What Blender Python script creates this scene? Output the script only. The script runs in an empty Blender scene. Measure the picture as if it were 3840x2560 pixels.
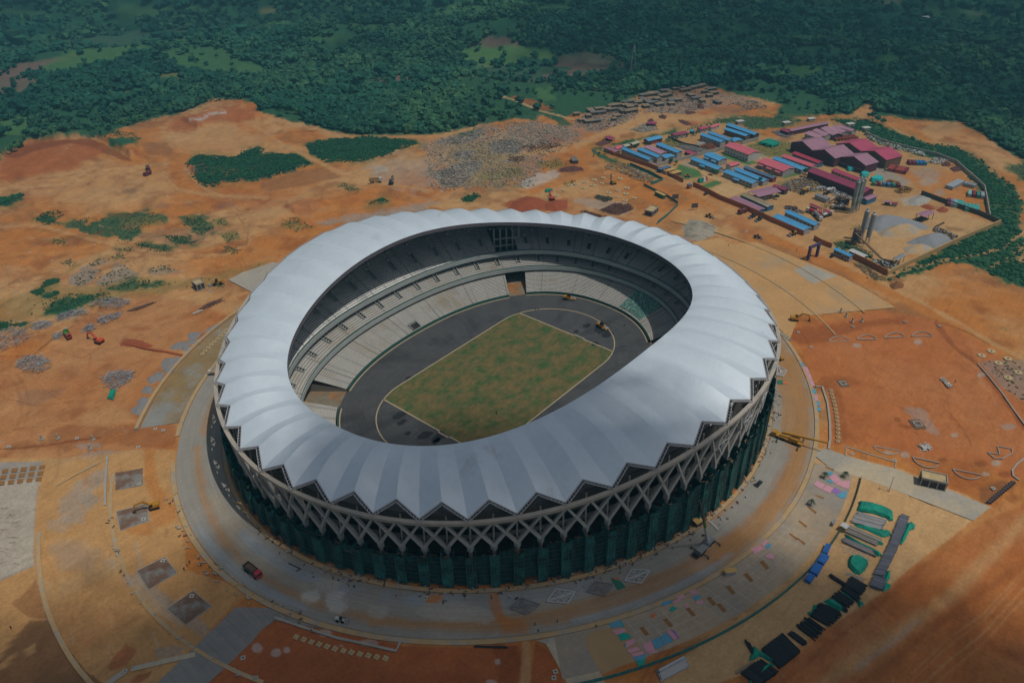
import bpy, math, random
import numpy as np
from math import pi, sin, cos, radians, atan2, hypot
random.seed(7); rng = np.random.default_rng(7)
sc = bpy.context.scene
COL = sc.collection
# ------------------------------------------------------------------ camera
CP = np.array([-249.452, -219.927, 235.651]); AZ, PT, RO, FP = 0.707384, 0.573354, -0.019669, 2824.332
W, H = 3840, 2560
f_ = np.array([cos(AZ)*cos(PT), sin(AZ)*cos(PT), -sin(PT)])
r0 = np.array([sin(AZ), -cos(AZ), 0.]); u0 = np.cross(r0, f_)
r_ = r0*cos(RO)+u0*sin(RO); u_ = -r0*sin(RO)+u0*cos(RO)
def G(px, py, z=0.):
    """world ground point seen at full-size photo pixel (px,py)"""
    d = f_*FP+r_*(px-W/2)-u_*(py-H/2); t = (z-CP[2])/d[2]
    return (CP[0]+d[0]*t, CP[1]+d[1]*t)
def proj(P):
    d = P-CP; w = d@f_; ok = w > 5; w = np.where(ok, w, 5)
    return np.where(ok, W/2+FP*(d@r_)/w, -9e4), np.where(ok, H/2-FP*(d@u_)/w, 9e4)
import mathutils
cam = bpy.data.objects.new('camera', bpy.data.cameras.new('camera')); COL.objects.link(cam)
m = mathutils.Matrix.Identity(4)
for i in range(3):
    m[i][0], m[i][1], m[i][2], m[i][3] = r_[i], u_[i], -f_[i], CP[i]
cam.matrix_world = m
cam.data.sensor_width = 36; cam.data.lens = FP/W*36; cam.data.clip_start = 1; cam.data.clip_end = 30000
sc.camera = cam
# ------------------------------------------------------------------ light
EL = radians(66.4); SH = (-0.12, 0.42)            # a shadow moves by SH for each metre of height
w = bpy.data.worlds.new('World'); sc.world = w; w.use_nodes = True
nt = w.node_tree; sky = nt.nodes.new('ShaderNodeTexSky'); sky.sky_type = 'NISHITA'; sky.sun_disc = False
sky.sun_elevation = EL; sky.sun_rotation = math.atan2(-SH[0], -SH[1]); sky.altitude = 100; sky.dust_density = 2.0
hs = nt.nodes.new('ShaderNodeHueSaturation'); hs.inputs['Saturation'].default_value = .6; nt.links.new(sky.outputs[0], hs.inputs['Color']); nt.links.new(hs.outputs[0], nt.nodes['Background'].inputs[0]); nt.nodes['Background'].inputs[1].default_value = 0.08
sun = bpy.data.objects.new('sun', bpy.data.lights.new('sun', 'SUN')); COL.objects.link(sun)
sun.data.energy = 3.1; sun.data.angle = radians(0.5); sun.data.color = (1.0, 0.95, 0.88)
sd = mathutils.Vector((-SH[0], -SH[1], 1)).normalized()
sun.rotation_euler = sd.to_track_quat('Z', 'Y').to_euler(); sun.location = (0, 0, 400)
sc.view_settings.view_transform = 'Standard'; sc.view_settings.look = 'None'
sc.view_settings.exposure = -0.30; sc.view_settings.gamma = 1; sc.view_settings.use_curve_mapping = False
sc.cycles.max_bounces = 5; sc.cycles.diffuse_bounces = 3; sc.cycles.glossy_bounces = 2
sc.cycles.transparent_max_bounces = 6; sc.cycles.volume_bounces = 0
# ------------------------------------------------------------------ materials
def lin(h, g=1.0):
    h = h.lstrip('#'); o = []
    for i in (0, 2, 4):
        c = int(h[i:i+2], 16)/255; c = c/12.92 if c <= .04045 else ((c+.055)/1.055)**2.4; o.append(min(.9, c*g))
    return tuple(o)
MATS = {}
def M(name, col, var=.12, scale=.5, rough=.85, metal=0., bump=0., stretch=None, col2=None, attr=False, spec=.3, coord='Object', thr=None, fine=.0, fscale=4., streak=None):
    """procedural surface: colour varied by two noises, optional second colour in patches, optional vertex colour"""
    if name in MATS: return MATS[name]
    if isinstance(col, str): col = lin(col)
    if isinstance(col2, str): col2 = lin(col2)
    mt = bpy.data.materials.new(name); mt.use_nodes = True; n = mt.node_tree.nodes; l = mt.node_tree.links
    b = n['Principled BSDF']; b.inputs['Roughness'].default_value = rough; b.inputs['Metallic'].default_value = metal
    b.inputs['Specular IOR Level'].default_value = spec
    tc = n.new('ShaderNodeTexCoord'); mp = n.new('ShaderNodeMapping'); l.new(tc.outputs[coord], mp.inputs[0])
    if stretch: mp.inputs['Scale'].default_value = stretch
    nz = n.new('ShaderNodeTexNoise'); nz.inputs['Scale'].default_value = scale; nz.inputs['Detail'].default_value = 5; nz.inputs['Roughness'].default_value = .62
    l.new(mp.outputs[0], nz.inputs['Vector'])
    if attr:
        at = n.new('ShaderNodeAttribute'); at.attribute_name = 'Col'; src = at.outputs['Color']
    else:
        rgb = n.new('ShaderNodeRGB'); rgb.outputs[0].default_value = (*col, 1); src = rgb.outputs[0]
    if col2 is not None:
        n2 = n.new('ShaderNodeTexNoise'); n2.inputs['Scale'].default_value = scale*.37; n2.inputs['Detail'].default_value = 6; n2.inputs['Roughness'].default_value = .65
        l.new(mp.outputs[0], n2.inputs['Vector'])
        rp = n.new('ShaderNodeMapRange'); lo, hi = thr or (.45, .6); rp.inputs[1].default_value = lo; rp.inputs[2].default_value = hi
        l.new(n2.outputs['Fac'], rp.inputs[0])
        mx = n.new('ShaderNodeMix'); mx.data_type = 'RGBA'; l.new(rp.outputs[0], mx.inputs[0]); l.new(src, mx.inputs[6]); mx.inputs[7].default_value = (*col2, 1); src = mx.outputs[2]
    def mulby(src, fac, amt):
        r = n.new('ShaderNodeMapRange'); r.inputs[1].default_value = .25; r.inputs[2].default_value = .75
        r.inputs[3].default_value = 1-amt; r.inputs[4].default_value = 1+amt; r.clamp = False; l.new(fac, r.inputs[0])
        v = n.new('ShaderNodeVectorMath'); v.operation = 'SCALE'; l.new(src, v.inputs[0]); l.new(r.outputs[0], v.inputs['Scale']); return v.outputs[0]
    src = mulby(src, nz.outputs['Fac'], var)
    if fine:
        n3 = n.new('ShaderNodeTexNoise'); n3.inputs['Scale'].default_value = fscale; n3.inputs['Detail'].default_value = 3
        l.new(mp.outputs[0], n3.inputs['Vector']); src = mulby(src, n3.outputs['Fac'], fine)
    if streak:   # (stretch vector, amount)
        m2 = n.new('ShaderNodeMapping'); m2.inputs['Scale'].default_value = streak[0]; l.new(tc.outputs[coord], m2.inputs[0])
        n4 = n.new('ShaderNodeTexNoise'); n4.inputs['Scale'].default_value = 1; n4.inputs['Detail'].default_value = 4; l.new(m2.outputs[0], n4.inputs['Vector'])
        src = mulby(src, n4.outputs['Fac'], streak[1])
    l.new(src, b.inputs['Base Color'])
    if bump:
        bp_ = n.new('ShaderNodeBump'); bp_.inputs['Strength'].default_value = bump; bp_.inputs['Distance'].default_value = .3
        l.new(nz.outputs['Fac'], bp_.inputs['Height']); l.new(bp_.outputs[0], b.inputs['Normal'])
    MATS[name] = mt; return mt
# ------------------------------------------------------------------ object helpers
def tag(o, label=None, cat=None, group=None, kind=None):
    if label: o['label'] = label
    if cat: o['category'] = cat
    if group: o['group'] = group
    if kind: o['kind'] = kind
    return o
def thing(name, label, cat, loc=(0, 0, 0), rz=0., group=None):
    o = bpy.data.objects.new(name, None); COL.objects.link(o); o.location = loc; o.rotation_euler = (0, 0, rz)
    o.empty_display_size = 1
    return tag(o, label, cat, group)
class MB:
    def __init__(s): s.v = []; s.f = []; s.m = []
    def poly(s, pts, mi=0):
        k = len(s.v); s.v += [tuple(p) for p in pts]; s.f.append(tuple(range(k, k+len(pts)))); s.m.append(mi); return s
    def quadgrid(s, rows, mi=0, closed=False):
        k = len(s.v); nr, nc = len(rows), len(rows[0])
        for r in rows: s.v += [tuple(p) for p in r]
        for i in range(nr-1):
            for j in range(nc if closed else nc-1):
                j2 = (j+1) % nc
                s.f.append((k+i*nc+j, k+i*nc+j2, k+(i+1)*nc+j2, k+(i+1)*nc+j)); s.m.append(mi)
        return s
    def box(s, x0, x1, y0, y1, z0, z1, mi=0, R=None, taper=1.):
        cx, cy = (x0+x1)/2, (y0+y1)/2; p = []
        for z, t in ((z0, 1), (z1, taper)):
            for x, y in ((x0, y0), (x1, y0), (x1, y1), (x0, y1)):
                q = (cx+(x-cx)*t, cy+(y-cy)*t, z); p.append(tuple(R @ mathutils.Vector(q)) if R else q)
        k = len(s.v); s.v += p
        for f in ((0, 3, 2, 1), (4, 5, 6, 7), (0, 1, 5, 4), (1, 2, 6, 5), (2, 3, 7, 6), (3, 0, 4, 7)):
            s.f.append(tuple(k+i for i in f)); s.m.append(mi)
        return s
    def bar(s, a, b, w, h=None, mi=0, n=4, w2=None):
        """prism with n sides from a to b"""
        a = mathutils.Vector(a); b = mathutils.Vector(b); d = (b-a)
        if d.length < 1e-6: return s
        d.normalize(); up = mathutils.Vector((0, 0, 1)) if abs(d.z) < .95 else mathutils.Vector((1, 0, 0))
        x = d.cross(up).normalized(); y = x.cross(d).normalized(); h = h or w; k = len(s.v)
        for p, sc_ in ((a, 1.), (b, (w2/w if w2 else 1.))):
            for i in range(n):
                t = 2*pi*(i+.5)/n; q = .5/cos(pi/n) if n == 4 else .5
                s.v.append(tuple(p+x*(w*sc_*q*cos(t)*1.0)+y*(h*sc_*q*sin(t))))
        for i in range(n): s.f.append((k+i, k+(i+1) % n, k+n+(i+1) % n, k+n+i)); s.m.append(mi)
        s.f.append(tuple(k+i for i in reversed(range(n)))); s.m.append(mi); s.f.append(tuple(k+n+i for i in range(n))); s.m.append(mi)
        return s
    def cyl(s, x, y, z0, z1, r, n=12, mi=0, r2=None):
        r2 = r if r2 is None else r2; k = len(s.v)
        for z, q in ((z0, r), (z1, r2)):
            for i in range(n): s.v.append((x+q*cos(2*pi*i/n), y+q*sin(2*pi*i/n), z))
        for i in range(n): s.f.append((k+i, k+(i+1) % n, k+n+(i+1) % n, k+n+i)); s.m.append(mi)
        s.f.append(tuple(k+i for i in reversed(range(n)))); s.m.append(mi); s.f.append(tuple(k+n+i for i in range(n))); s.m.append(mi)
        return s
    def build(s, name, mat, parent=None, smooth=False, loc=None):
        me = bpy.data.meshes.new(name)
        v = s.v
        off = loc
        if off is not None: v = [(p[0]-off[0], p[1]-off[1], p[2]-off[2]) for p in v]
        me.from_pydata(v, [], s.f); mats = mat if isinstance(mat, (list, tuple)) else [mat]
        for q in mats: me.materials.append(q)
        if len(mats) > 1: me.polygons.foreach_set('material_index', s.m)
        if smooth: me.polygons.foreach_set('use_smooth', [True]*len(me.polygons))
        me.update(); o = bpy.data.objects.new(name, me); COL.objects.link(o)
        if off is not None: o.location = off
        if parent: o.parent = parent
        return o
def npmesh(name, V, F, mat, col=None, parent=None, smooth=False):
    """large mesh from numpy arrays; F is (n,k); col is per-vertex rgb"""
    me = bpy.data.meshes.new(name); n, k = F.shape
    me.vertices.add(len(V)); me.vertices.foreach_set('co', np.ascontiguousarray(V, dtype=np.float32).ravel())
    me.loops.add(n*k); me.loops.foreach_set('vertex_index', np.ascontiguousarray(F, dtype=np.int32).ravel())
    me.polygons.add(n); me.polygons.foreach_set('loop_start', np.arange(0, n*k, k, dtype=np.int32))
    me.polygons.foreach_set('use_smooth', np.full(n, smooth))
    me.update(calc_edges=True)
    if col is not None:
        a = me.attributes.new('Col', 'FLOAT_COLOR', 'POINT'); c = np.ones((len(V), 4), np.float32); c[:, :3] = col; a.data.foreach_set('color', c.ravel())
    for q in (mat if isinstance(mat, (list, tuple)) else [mat]): me.materials.append(q)
    o = bpy.data.objects.new(name, me); COL.objects.link(o)
    if parent: o.parent = parent
    return o
# ------------------------------------------------------------------ value noise in world metres
_T = rng.random((256, 256))
def vn(x, y):
    xi = np.floor(x).astype(int); yi = np.floor(y).astype(int); fx = x-xi; fy = y-yi
    fx = fx*fx*(3-2*fx); fy = fy*fy*(3-2*fy)
    a = _T[xi % 256, yi % 256]; b = _T[(xi+1) % 256, yi % 256]; c = _T[xi % 256, (yi+1) % 256]; d = _T[(xi+1) % 256, (yi+1) % 256]
    return (a*(1-fx)+b*fx)*(1-fy)+(c*(1-fx)+d*fx)*fy
def fbm(x, y, s, o=4):
    v = 0; a = .5; t = 0
    for i in range(o):
        v = v+a*vn(x/s+17.3*i, y/s-9.1*i); t += a; a *= .55; s *= .48
    return v/t*2-1
def sst(x, a, b):
    t = np.clip((x-a)/(b-a), 0, 1); return t*t*(3-2*t)
def pdist(u, v, poly):
    """signed distance (inside positive) to a polygon, vectorised"""
    P = np.array(poly, float); Q = np.roll(P, -1, 0); d = np.full(u.shape, 1e18); ins = np.zeros(u.shape, bool)
    for (x0, y0), (x1, y1) in zip(P, Q):
        ex, ey = x1-x0, y1-y0; L = ex*ex+ey*ey+1e-9
        t = np.clip(((u-x0)*ex+(v-y0)*ey)/L, 0, 1); d = np.minimum(d, (u-x0-t*ex)**2+(v-y0-t*ey)**2)
        c = ((y0 > v) != (y1 > v)) & (u < (x1-x0)*(v-y0)/(y1-y0+1e-12)+x0); ins ^= c
    d = np.sqrt(d); return np.where(ins, d, -d)
def ldist(u, v, pts):
    P = np.array(pts, float); d = np.full(u.shape, 1e18)
    for (x0, y0), (x1, y1) in zip(P[:-1], P[1:]):
        ex, ey = x1-x0, y1-y0; L = ex*ex+ey*ey+1e-9
        t = np.clip(((u-x0)*ex+(v-y0)*ey)/L, 0, 1); d = np.minimum(d, (u-x0-t*ex)**2+(v-y0-t*ey)**2)
    return np.sqrt(d)
# ------------------------------------------------------------------ terrain height
RIDGES = [  # (photo px, photo py at z=0, length m, width m, height m, angle)
    (620, 60, 260, 70, 26, .9), (1250, 185, 260, 60, 20, .75), (1900, 110, 300, 80, 26, .9), (300, 250, 260, 60, 14, .8),
    (2500, 160, 320, 80, 22, .7), (3300, 260, 300, 70, 20, .8), (3500, 60, 380, 90, 28, .8), (1500, 20, 340, 90, 30, .9), (750, 330, 200, 50, 8, .8), (2150, 10, 380, 90, 24, .8)]
PLATEAU = [([(px/2.24, py/2.24) for px, py in P_], A_) for P_, A_ in (
    ([(-300, 1350), (20, 1312), (170, 1235), (520, 1182), (760, 1165), (880, 1215), (1000, 1285), (1110, 1355), (1180, 1300), (1150, 1130), (1050, 1075), (500, 1160), (0, 1200), (-300, 1250)], 6.),
    ([(1565, 1370), (1640, 1305), (1980, 1320), (2160, 1240), (2220, 1250), (2190, 1300), (2500, 1300), (2620, 1370), (2240, 1500), (1900, 1530), (1720, 1568), (1620, 1490)], 2.5),
    ([(-100, 1750), (300, 1600), (900, 1560), (1400, 1600), (1500, 1700), (900, 1780), (300, 1830), (-100, 1850)], 1.6),
    ([(1500, 1000), (1800, 900), (2050, 890), (2130, 950), (1900, 1040), (1650, 1080)], 5.),
    ([(2370, 1710), (2550, 1660), (2750, 1660), (2780, 1720), (2620, 1790), (2450, 1800)], 3.))]
def hgt(x, y):
    d = np.hypot(x-CP[0], y-CP[1]); m_ = sst(d, 830, 1120)
    h = m_*(24*fbm(x+900, y-300, 260, 3)+9*fbm(x, y, 90, 3)-1)
    for px, py, L, wd, A, an in RIDGES:
        cx, cy = G(px, py); a = AZ+pi/2+(an-.8); X = (x-cx)*cos(a)+(y-cy)*sin(a); Y = -(x-cx)*sin(a)+(y-cy)*cos(a)
        h = h+1.35*A*m_*np.exp(-(X/L)**2-(Y/wd)**2)
    # mound at the top of the borrow pit, and a bank beside it
    for px, py, rx, A in ((900, 410, 45, 7), (330, 560, 50, 4)):
        cx, cy = G(px, py); h = h+A*np.exp(-((x-cx)**2+(y-cy)**2)/rx**2)
    uz, _v = proj(np.stack([x, y, np.zeros_like(x)], -1)); rr = np.hypot(x/1.076, y)
    rm = sst(rr, 222, 262)*(1-m_)*np.where(uz < 1700, 1., sst(2300-uz, 0, 600)); n_ = 1-np.abs(fbm(x+40, y-70, 34, 3))*2.2
    h = h+rm*(3.0*n_*sst(fbm(x-9, y+200, 90, 2), -.35, .25)+1.1*fbm(x, y, 9, 3)-.8)
    for pts, A in PLATEAU:
        q = np.array([G(*p) for p in pts]); lo, hi = q.min(0)-10, q.max(0)+10; s = (x > lo[0]) & (x < hi[0]) & (y > lo[1]) & (y < hi[1])
        if s.any(): h[s] += A*sst(pdist(x[s], y[s], q)+2.2*fbm(x[s], y[s], 12, 3), 0, 4)
    return h
def gz(x, y): return float(hgt(np.array([float(x)]), np.array([float(y)]))[0])
# ------------------------------------------------------------------ ground colours, zone by zone
def K(ox, oy, pts, s=2.24): return [(ox+x/s, oy+y/s) for x, y in pts]
GA = 1.0
C_ = {k: np.array(lin(v, GA)) for k, v in dict(
    o='#AE7038', r='#9A562F', t='#B38A5C', tt='#B8966A', dk='#7C4526', b='#8A5F3C', g='#2E5238', gd='#1E4432', gl='#4C6E40',
    gr='#8E8981', gy='#A09A8E', cc='#AEA38F', rock='#807A72', pl='#705A50', ff='#29513A', br='#6A4A34', gw='#B4B2AC', sd='#A9865A', og='#6F6A3C', red='#8C4428', ro='#A9653A', yt='#B18A5A').items()}
CLEAR = [(-900, 760), (-400, 660), (0, 592), (9, 580), (76, 531), (205, 509), (380, 513), (469, 475), (576, 446), (696, 417), (812, 368), (870, 372), (933, 379), (969, 393), (964, 415), (1040, 440), (1129, 460), (1262, 495), (1352, 507), (1480, 505), (1620, 504), (1720, 485), (1798, 469), (1870, 455), (1950, 442), (2000, 450), (2034, 433), (2090, 455), (2141, 433), (2212, 420), (2346, 379), (2400, 356), (2480, 344), (2560, 334), (2637, 326), (2700, 335), (2770, 357), (2850, 370), (2929, 393), (2900, 440), (2935, 444), (3080, 428), (3180, 430), (3245, 392), (3262, 390), (3290, 430), (3400, 445), (3560, 456), (3600, 455), (3680, 500), (3760, 560), (3840, 600), (4400, 800), (4700, 3600), (-900, 3600)]
def road(p0, p1, *a): return [p0, p1]+list(a)
Z = []   # (kind, points, colour, feather px, noise px, opacity[, half width])
def zp(c, pts, fe=5, no=8, op=1.): Z.append(('p', pts, c, fe, no, op))
def zl(c, pts, hw, fe=4, no=4, op=.8): Z.append(('l', pts, c, fe, no, op, hw))
# far fields and clearings in the forest
zp('pl', K(0, 0, [(-200, 580), (0, 545), (300, 515), (600, 460), (670, 465), (560, 500), (340, 570), (180, 650), (0, 660), (-200, 700)]), 4, 6, .9)
zp('pl', K(0, 0, [(-300, 660), (180, 640), (350, 660), (330, 740), (160, 790), (60, 830), (-300, 900)]), 5, 8, .75)
zp('gl', K(0, 0, [(600, 380), (1100, 350), (1300, 400), (1150, 500), (800, 540), (650, 620), (400, 640), (350, 560)]), 10, 16, .7)
zp('gl', K(0, 0, [(1250, 440), (1600, 390), (1850, 380), (2100, 560), (1900, 640), (1500, 600), (1300, 560)]), 14, 20, .5)
zp('og', K(0, 0, [(1280, 640), (1450, 600), (1620, 620), (1600, 690), (1420, 710)]), 6, 10, .7)
zp('og', K(0, 0, [(930, 810), (1100, 760), (1250, 740), (1200, 790), (1000, 830)]), 6, 10, .6)
zp('gl', K(0, 0, [(-100, 980), (200, 960), (420, 990), (300, 1080), (80, 1150), (-100, 1160)]), 8, 12, .7)
zp('og', K(950, 0, [(0, 80), (60, 60), (200, 70), (190, 105), (60, 110)]), 3, 4, .9)
zp('pl', K(950, 0, [(955, 720), (975, 665), (1150, 612), (1350, 670), (1310, 740), (1130, 700), (1050, 735)]), 4, 7, .95)
zp('gl', K(950, 0, [(1720, 430), (1880, 385), (2240, 375), (2560, 440), (2520, 500), (2300, 560), (1900, 565), (1760, 540)]), 5, 8, 1)
zp('pl', K(950, 0, [(1840, 385), (1950, 310), (2110, 310), (2240, 350), (2240, 390), (1900, 395)]), 5, 8, .8)
zp('pl', K(950, 0, [(1860, 570), (2130, 570), (2400, 560), (2620, 520), (2960, 560), (2980, 620), (2400, 680), (2100, 680), (1880, 620)]), 8, 14, .75)
zp('pl', K(1900, 0, [(400, 470), (700, 420), (900, 480), (1100, 560), (700, 620), (450, 600)]), 14, 24, .5)
zp('g', K(950, 0, [(1670, 650), (1900, 650), (2240, 680), (2560, 720), (2950, 770), (3280, 790), (3200, 880), (2900, 990), (2650, 1040), (2480, 1070), (2250, 1090), (1950, 1070), (1850, 850), (1760, 760)]), 5, 8, 1)
zp('gl', K(1900, 0, [(200, 740), (380, 730), (420, 830), (300, 850)]), 8, 14, .7)
zp('g', K(2840, 0, [(-300, 700), (0, 640), (280, 720), (560, 840), (720, 960), (400, 990), (0, 990), (-300, 960), (-100, 880)]), 10, 16, .8)
zp('gl', K(2840, 0, [(960, 480), (1180, 460), (1250, 530), (1080, 540)]), 8, 12, .5)
zp('pl', K(2840, 0, [(1650, 360), (1780, 340), (1800, 400), (1680, 420)]), 5, 8, .5)
zp('gl', K(2840, 0, [(1900, 980), (2240, 920), (2500, 1000), (2500, 1180), (2000, 1120)]), 10, 16, .6)
zp('pl', K(2840, 0, [(1000, 0), (1250, -20), (1240, 30), (1100, 40)]), 4, 8, .5)
zp('gr', K(2840, 0, [(1780, 110), (1900, 95), (1890, 130), (1800, 140)]), 4, 6, .4)
XCLR = [K(0, 0, [(-200, 1200), (0, 1150), (180, 1120), (420, 1110), (700, 1080), (900, 1040), (1100, 960), (1300, 930), (1420, 960), (1290, 1010), (1060, 1075), (850, 1165), (500, 1190), (170, 1210), (0, 1330), (-200, 1400)]), K(950, 0, [(30, 930), (120, 910), (380, 930), (420, 1010), (440, 1060), (300, 1030), (60, 990)]), K(2840, 0, [(900, 920), (1250, 960), (1500, 1000), (1700, 1020), (1500, 1060), (1100, 1040)])]
for q_ in XCLR: zp('g', q_, 5, 8, 1)
for q_ in ([(900, 60), (1300, 40), (1800, 60), (1750, 110), (1400, 130), (1000, 150)], [(1950, 560), (2100, 520), (2240, 560), (2200, 640), (2000, 640)], [(0, 60), (300, 80), (420, 140), (200, 160), (0, 130)], [(1300, 300), (1700, 250), (1900, 290), (1600, 340), (1350, 350)]): zp('gl', K(0, 0, q_), 10, 18, .55)
for q_ in ([(1250, 60), (1700, 30), (2100, 60), (2000, 130), (1500, 140)], [(700, 200), (1000, 190), (1200, 240), (950, 260)], [(430, 330), (800, 280), (1000, 300), (800, 350), (500, 370)]): zp('gl', K(950, 0, q_), 10, 18, .5)
for q_ in ([(60, 20), (500, 30), (700, 90), (300, 120)], [(700, 380), (820, 390), (780, 430), (660, 430)]): zp('gl', K(1900, 0, q_), 10, 18, .45)
for q_ in ([(1400, 60), (1900, 90), (2240, 160), (2200, 260), (1700, 200), (1400, 130)], [(60, 560), (500, 540), (640, 640), (200, 680)]): zp('gl', K(2840, 0, q_), 10, 18, .5)
zp('cleared', CLEAR, 4, 9, 1)
zp('rock', K(950, 0, [(1440, 1200), (1900, 1060), (2300, 1020), (2700, 1080), (2760, 1200), (2500, 1300), (2350, 1560), (1500, 1600), (1430, 1400)]), 12, 60, .45)
zp('gr', K(950, 0, [(900, 1380), (1200, 1300), (1500, 1330), (1560, 1560), (1200, 1600), (1000, 1500)]), 10, 50, .4)
zp('og', K(950, 0, [(1560, 1240), (2100, 1160), (2300, 1300), (2240, 1560), (1800, 1600)]), 12, 70, .4)
# --- left: borrow pit
zp('t', [(590, 470), (720, 440), (880, 470), (1000, 520), (1160, 560), (1000, 600), (820, 590), (640, 560)], 14, 22, .7)
zp('t', [(150, 640), (420, 610), (620, 640), (640, 720), (420, 760), (180, 720)], 20, 26, .6)
zp('r', K(0, 0, [(0, 1330), (200, 1240), (520, 1180), (800, 1180), (900, 1290), (700, 1370), (500, 1450), (0, 1560)]), 10, 18, .8)
zp('dk', K(0, 0, [(20, 1310), (170, 1230), (330, 1190), (600, 1170), (760, 1165), (880, 1210), (1000, 1280), (1110, 1350), (1040, 1340), (900, 1290), (800, 1240), (600, 1205), (330, 1250), (120, 1330)]), 3, 6, .85)
zp('r', K(0, 0, [(1480, 1000), (1800, 900), (2000, 880), (2130, 950), (2100, 1020), (1800, 1030), (1560, 1110), (1380, 1100)]), 8, 16, .8)
zp('b', K(0, 0, [(1200, 1200), (1380, 1180), (1450, 1260), (1420, 1310), (1210, 1270)]), 6, 10, .7)
zp('gw', K(0, 0, [(1560, 1000), (1700, 985), (1780, 940), (1900, 925), (1890, 955), (1780, 965), (1680, 1005)]), 3, 6, .8)
zp('g', K(0, 0, [(905, 1165), (1200, 1155), (1150, 1190), (1000, 1215), (920, 1230)]), 3, 6, 1)
zp('gd', K(0, 0, [(1565, 1370), (1640, 1305), (1980, 1320), (2060, 1260), (2160, 1240), (2220, 1250), (2190, 1300), (2330, 1285), (2500, 1300), (2620, 1370), (2560, 1400), (2240, 1500), (1900, 1530), (1720, 1568), (1620, 1490), (1650, 1430)]), 3, 6, 1)
zp('gd', K(950, 0, [(415, 1220), (560, 1180), (750, 1155), (1000, 1145), (1150, 1160), (1320, 1170), (1390, 1210), (1200, 1250), (1150, 1290), (900, 1350), (730, 1355), (600, 1355), (480, 1290)]), 3, 6, 1)
zp('b', K(950, 0, [(60, 1530), (300, 1450), (560, 1400), (750, 1480), (550, 1530), (150, 1600), (60, 1590)]), 4, 6, .75)
zp('gd', K(0, 600, [(-200, 340), (0, 320), (170, 295), (200, 330), (0, 385), (-200, 420)]), 3, 6, 1)
zp('g', K(0, 600, [(285, 490), (380, 455), (540, 450), (470, 500), (560, 545), (380, 540)]), 3, 9, .95)
zp('g', K(0, 600, [(560, 545), (760, 455), (780, 480), (700, 540), (960, 460), (1120, 440), (1240, 440), (1390, 470), (1400, 500), (1200, 540), (1150, 620), (1120, 700), (1000, 690), (950, 640), (700, 600), (600, 570)]), 4, 10, .9)
zp('og', K(0, 600, [(1000, 480), (1350, 470), (1400, 520), (1180, 560), (1020, 540)]), 6, 12, .6)
zp('g', K(0, 600, [(1100, 690), (1400, 700), (1470, 780), (1380, 780), (1240, 740)]), 5, 9, .8)
zp('pl', K(0, 600, [(1180, 640), (1450, 560), (1900, 560), (1650, 720), (1400, 720)]), 8, 16, .4)
zp('g', K(0, 600, [(1350, 640), (1600, 620), (1640, 690), (1480, 710)]), 5, 14, .7)
zp('g', K(0, 600, [(1520, 490), (1700, 470), (1750, 500), (1800, 560), (1700, 650), (1610, 590)]), 5, 14, .75)
zp('og', K(0, 600, [(1780, 500), (1880, 470), (1920, 550), (1820, 540)]), 5, 10, .8)
zp('og', K(0, 600, [(1840, 620), (1980, 600), (2020, 660), (1900, 690)]), 5, 10, .8)
zp('rock', K(0, 600, [(590, 990), (700, 900), (830, 920), (780, 1000), (680, 1060), (580, 1030)]), 5, 10, .75)
zp('rock', K(0, 600, [(780, 1040), (950, 900), (980, 850), (1080, 920), (1180, 950), (1100, 1000), (850, 1070)]), 5, 10, .75)
zp('rock', K(0, 600, [(1230, 920), (1400, 880), (1520, 940), (1350, 970), (1240, 960)]), 5, 10, .55)
zp('rock', K(0, 600, [(680, 900), (820, 830), (920, 850), (800, 890)]), 5, 10, .55)
zp('og', K(0, 600, [(-200, 1280), (0, 1150), (300, 1080), (700, 1060), (1100, 1000), (1600, 1000), (2000, 900), (2240, 850), (2240, 890), (1700, 1060), (1200, 1130), (1000, 1170), (500, 1300), (0, 1400), (-200, 1460)]), 8, 16, .45)
zp('g', K(0, 600, [(350, 1250), (460, 1180), (700, 1140), (900, 1135), (980, 1160), (900, 1190), (740, 1210), (560, 1290), (380, 1290)]), 4, 8, 1)
zp('g', K(0, 600, [(900, 1080), (1100, 1030), (1380, 1010), (1400, 1040), (1150, 1080), (950, 1120)]), 5, 12, .8)
zp('g', K(0, 600, [(340, 1070), (440, 990), (500, 985), (480, 1020), (400, 1050)]), 3, 6, .9)
zp('g', K(0, 600, [(250, 1100), (330, 1075), (390, 1095), (330, 1130)]), 3, 6, 1)
zp('g', K(0, 600, [(360, 1140), (470, 1085), (475, 1120), (400, 1160)]), 3, 6, .9)
zp('g', K(0, 600, [(-100, 1370), (100, 1345), (110, 1380), (60, 1430), (-100, 1440)]), 3, 6, .9)
zp('g', K(0, 600, [(110, 1400), (200, 1350), (260, 1360), (200, 1400)]), 3, 6, .8)
zl('og', K(0, 600, [(560, 940), (700, 850), (900, 800)]), 4, 3, 5, .6)
for k_ in ((50, 120, 60, 16), (160, 310, 50, 10), (480, 250, 40, 12), (150, 660, 20, 10), (400, 1360, 60, 14)):
    zp('b', [(k_[0]+k_[2]*cos(t)*1.0, 600+k_[1]+k_[3]*sin(t)) for t in np.linspace(0, 6.28, 9)[:-1]], 8, 12, .35)
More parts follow.
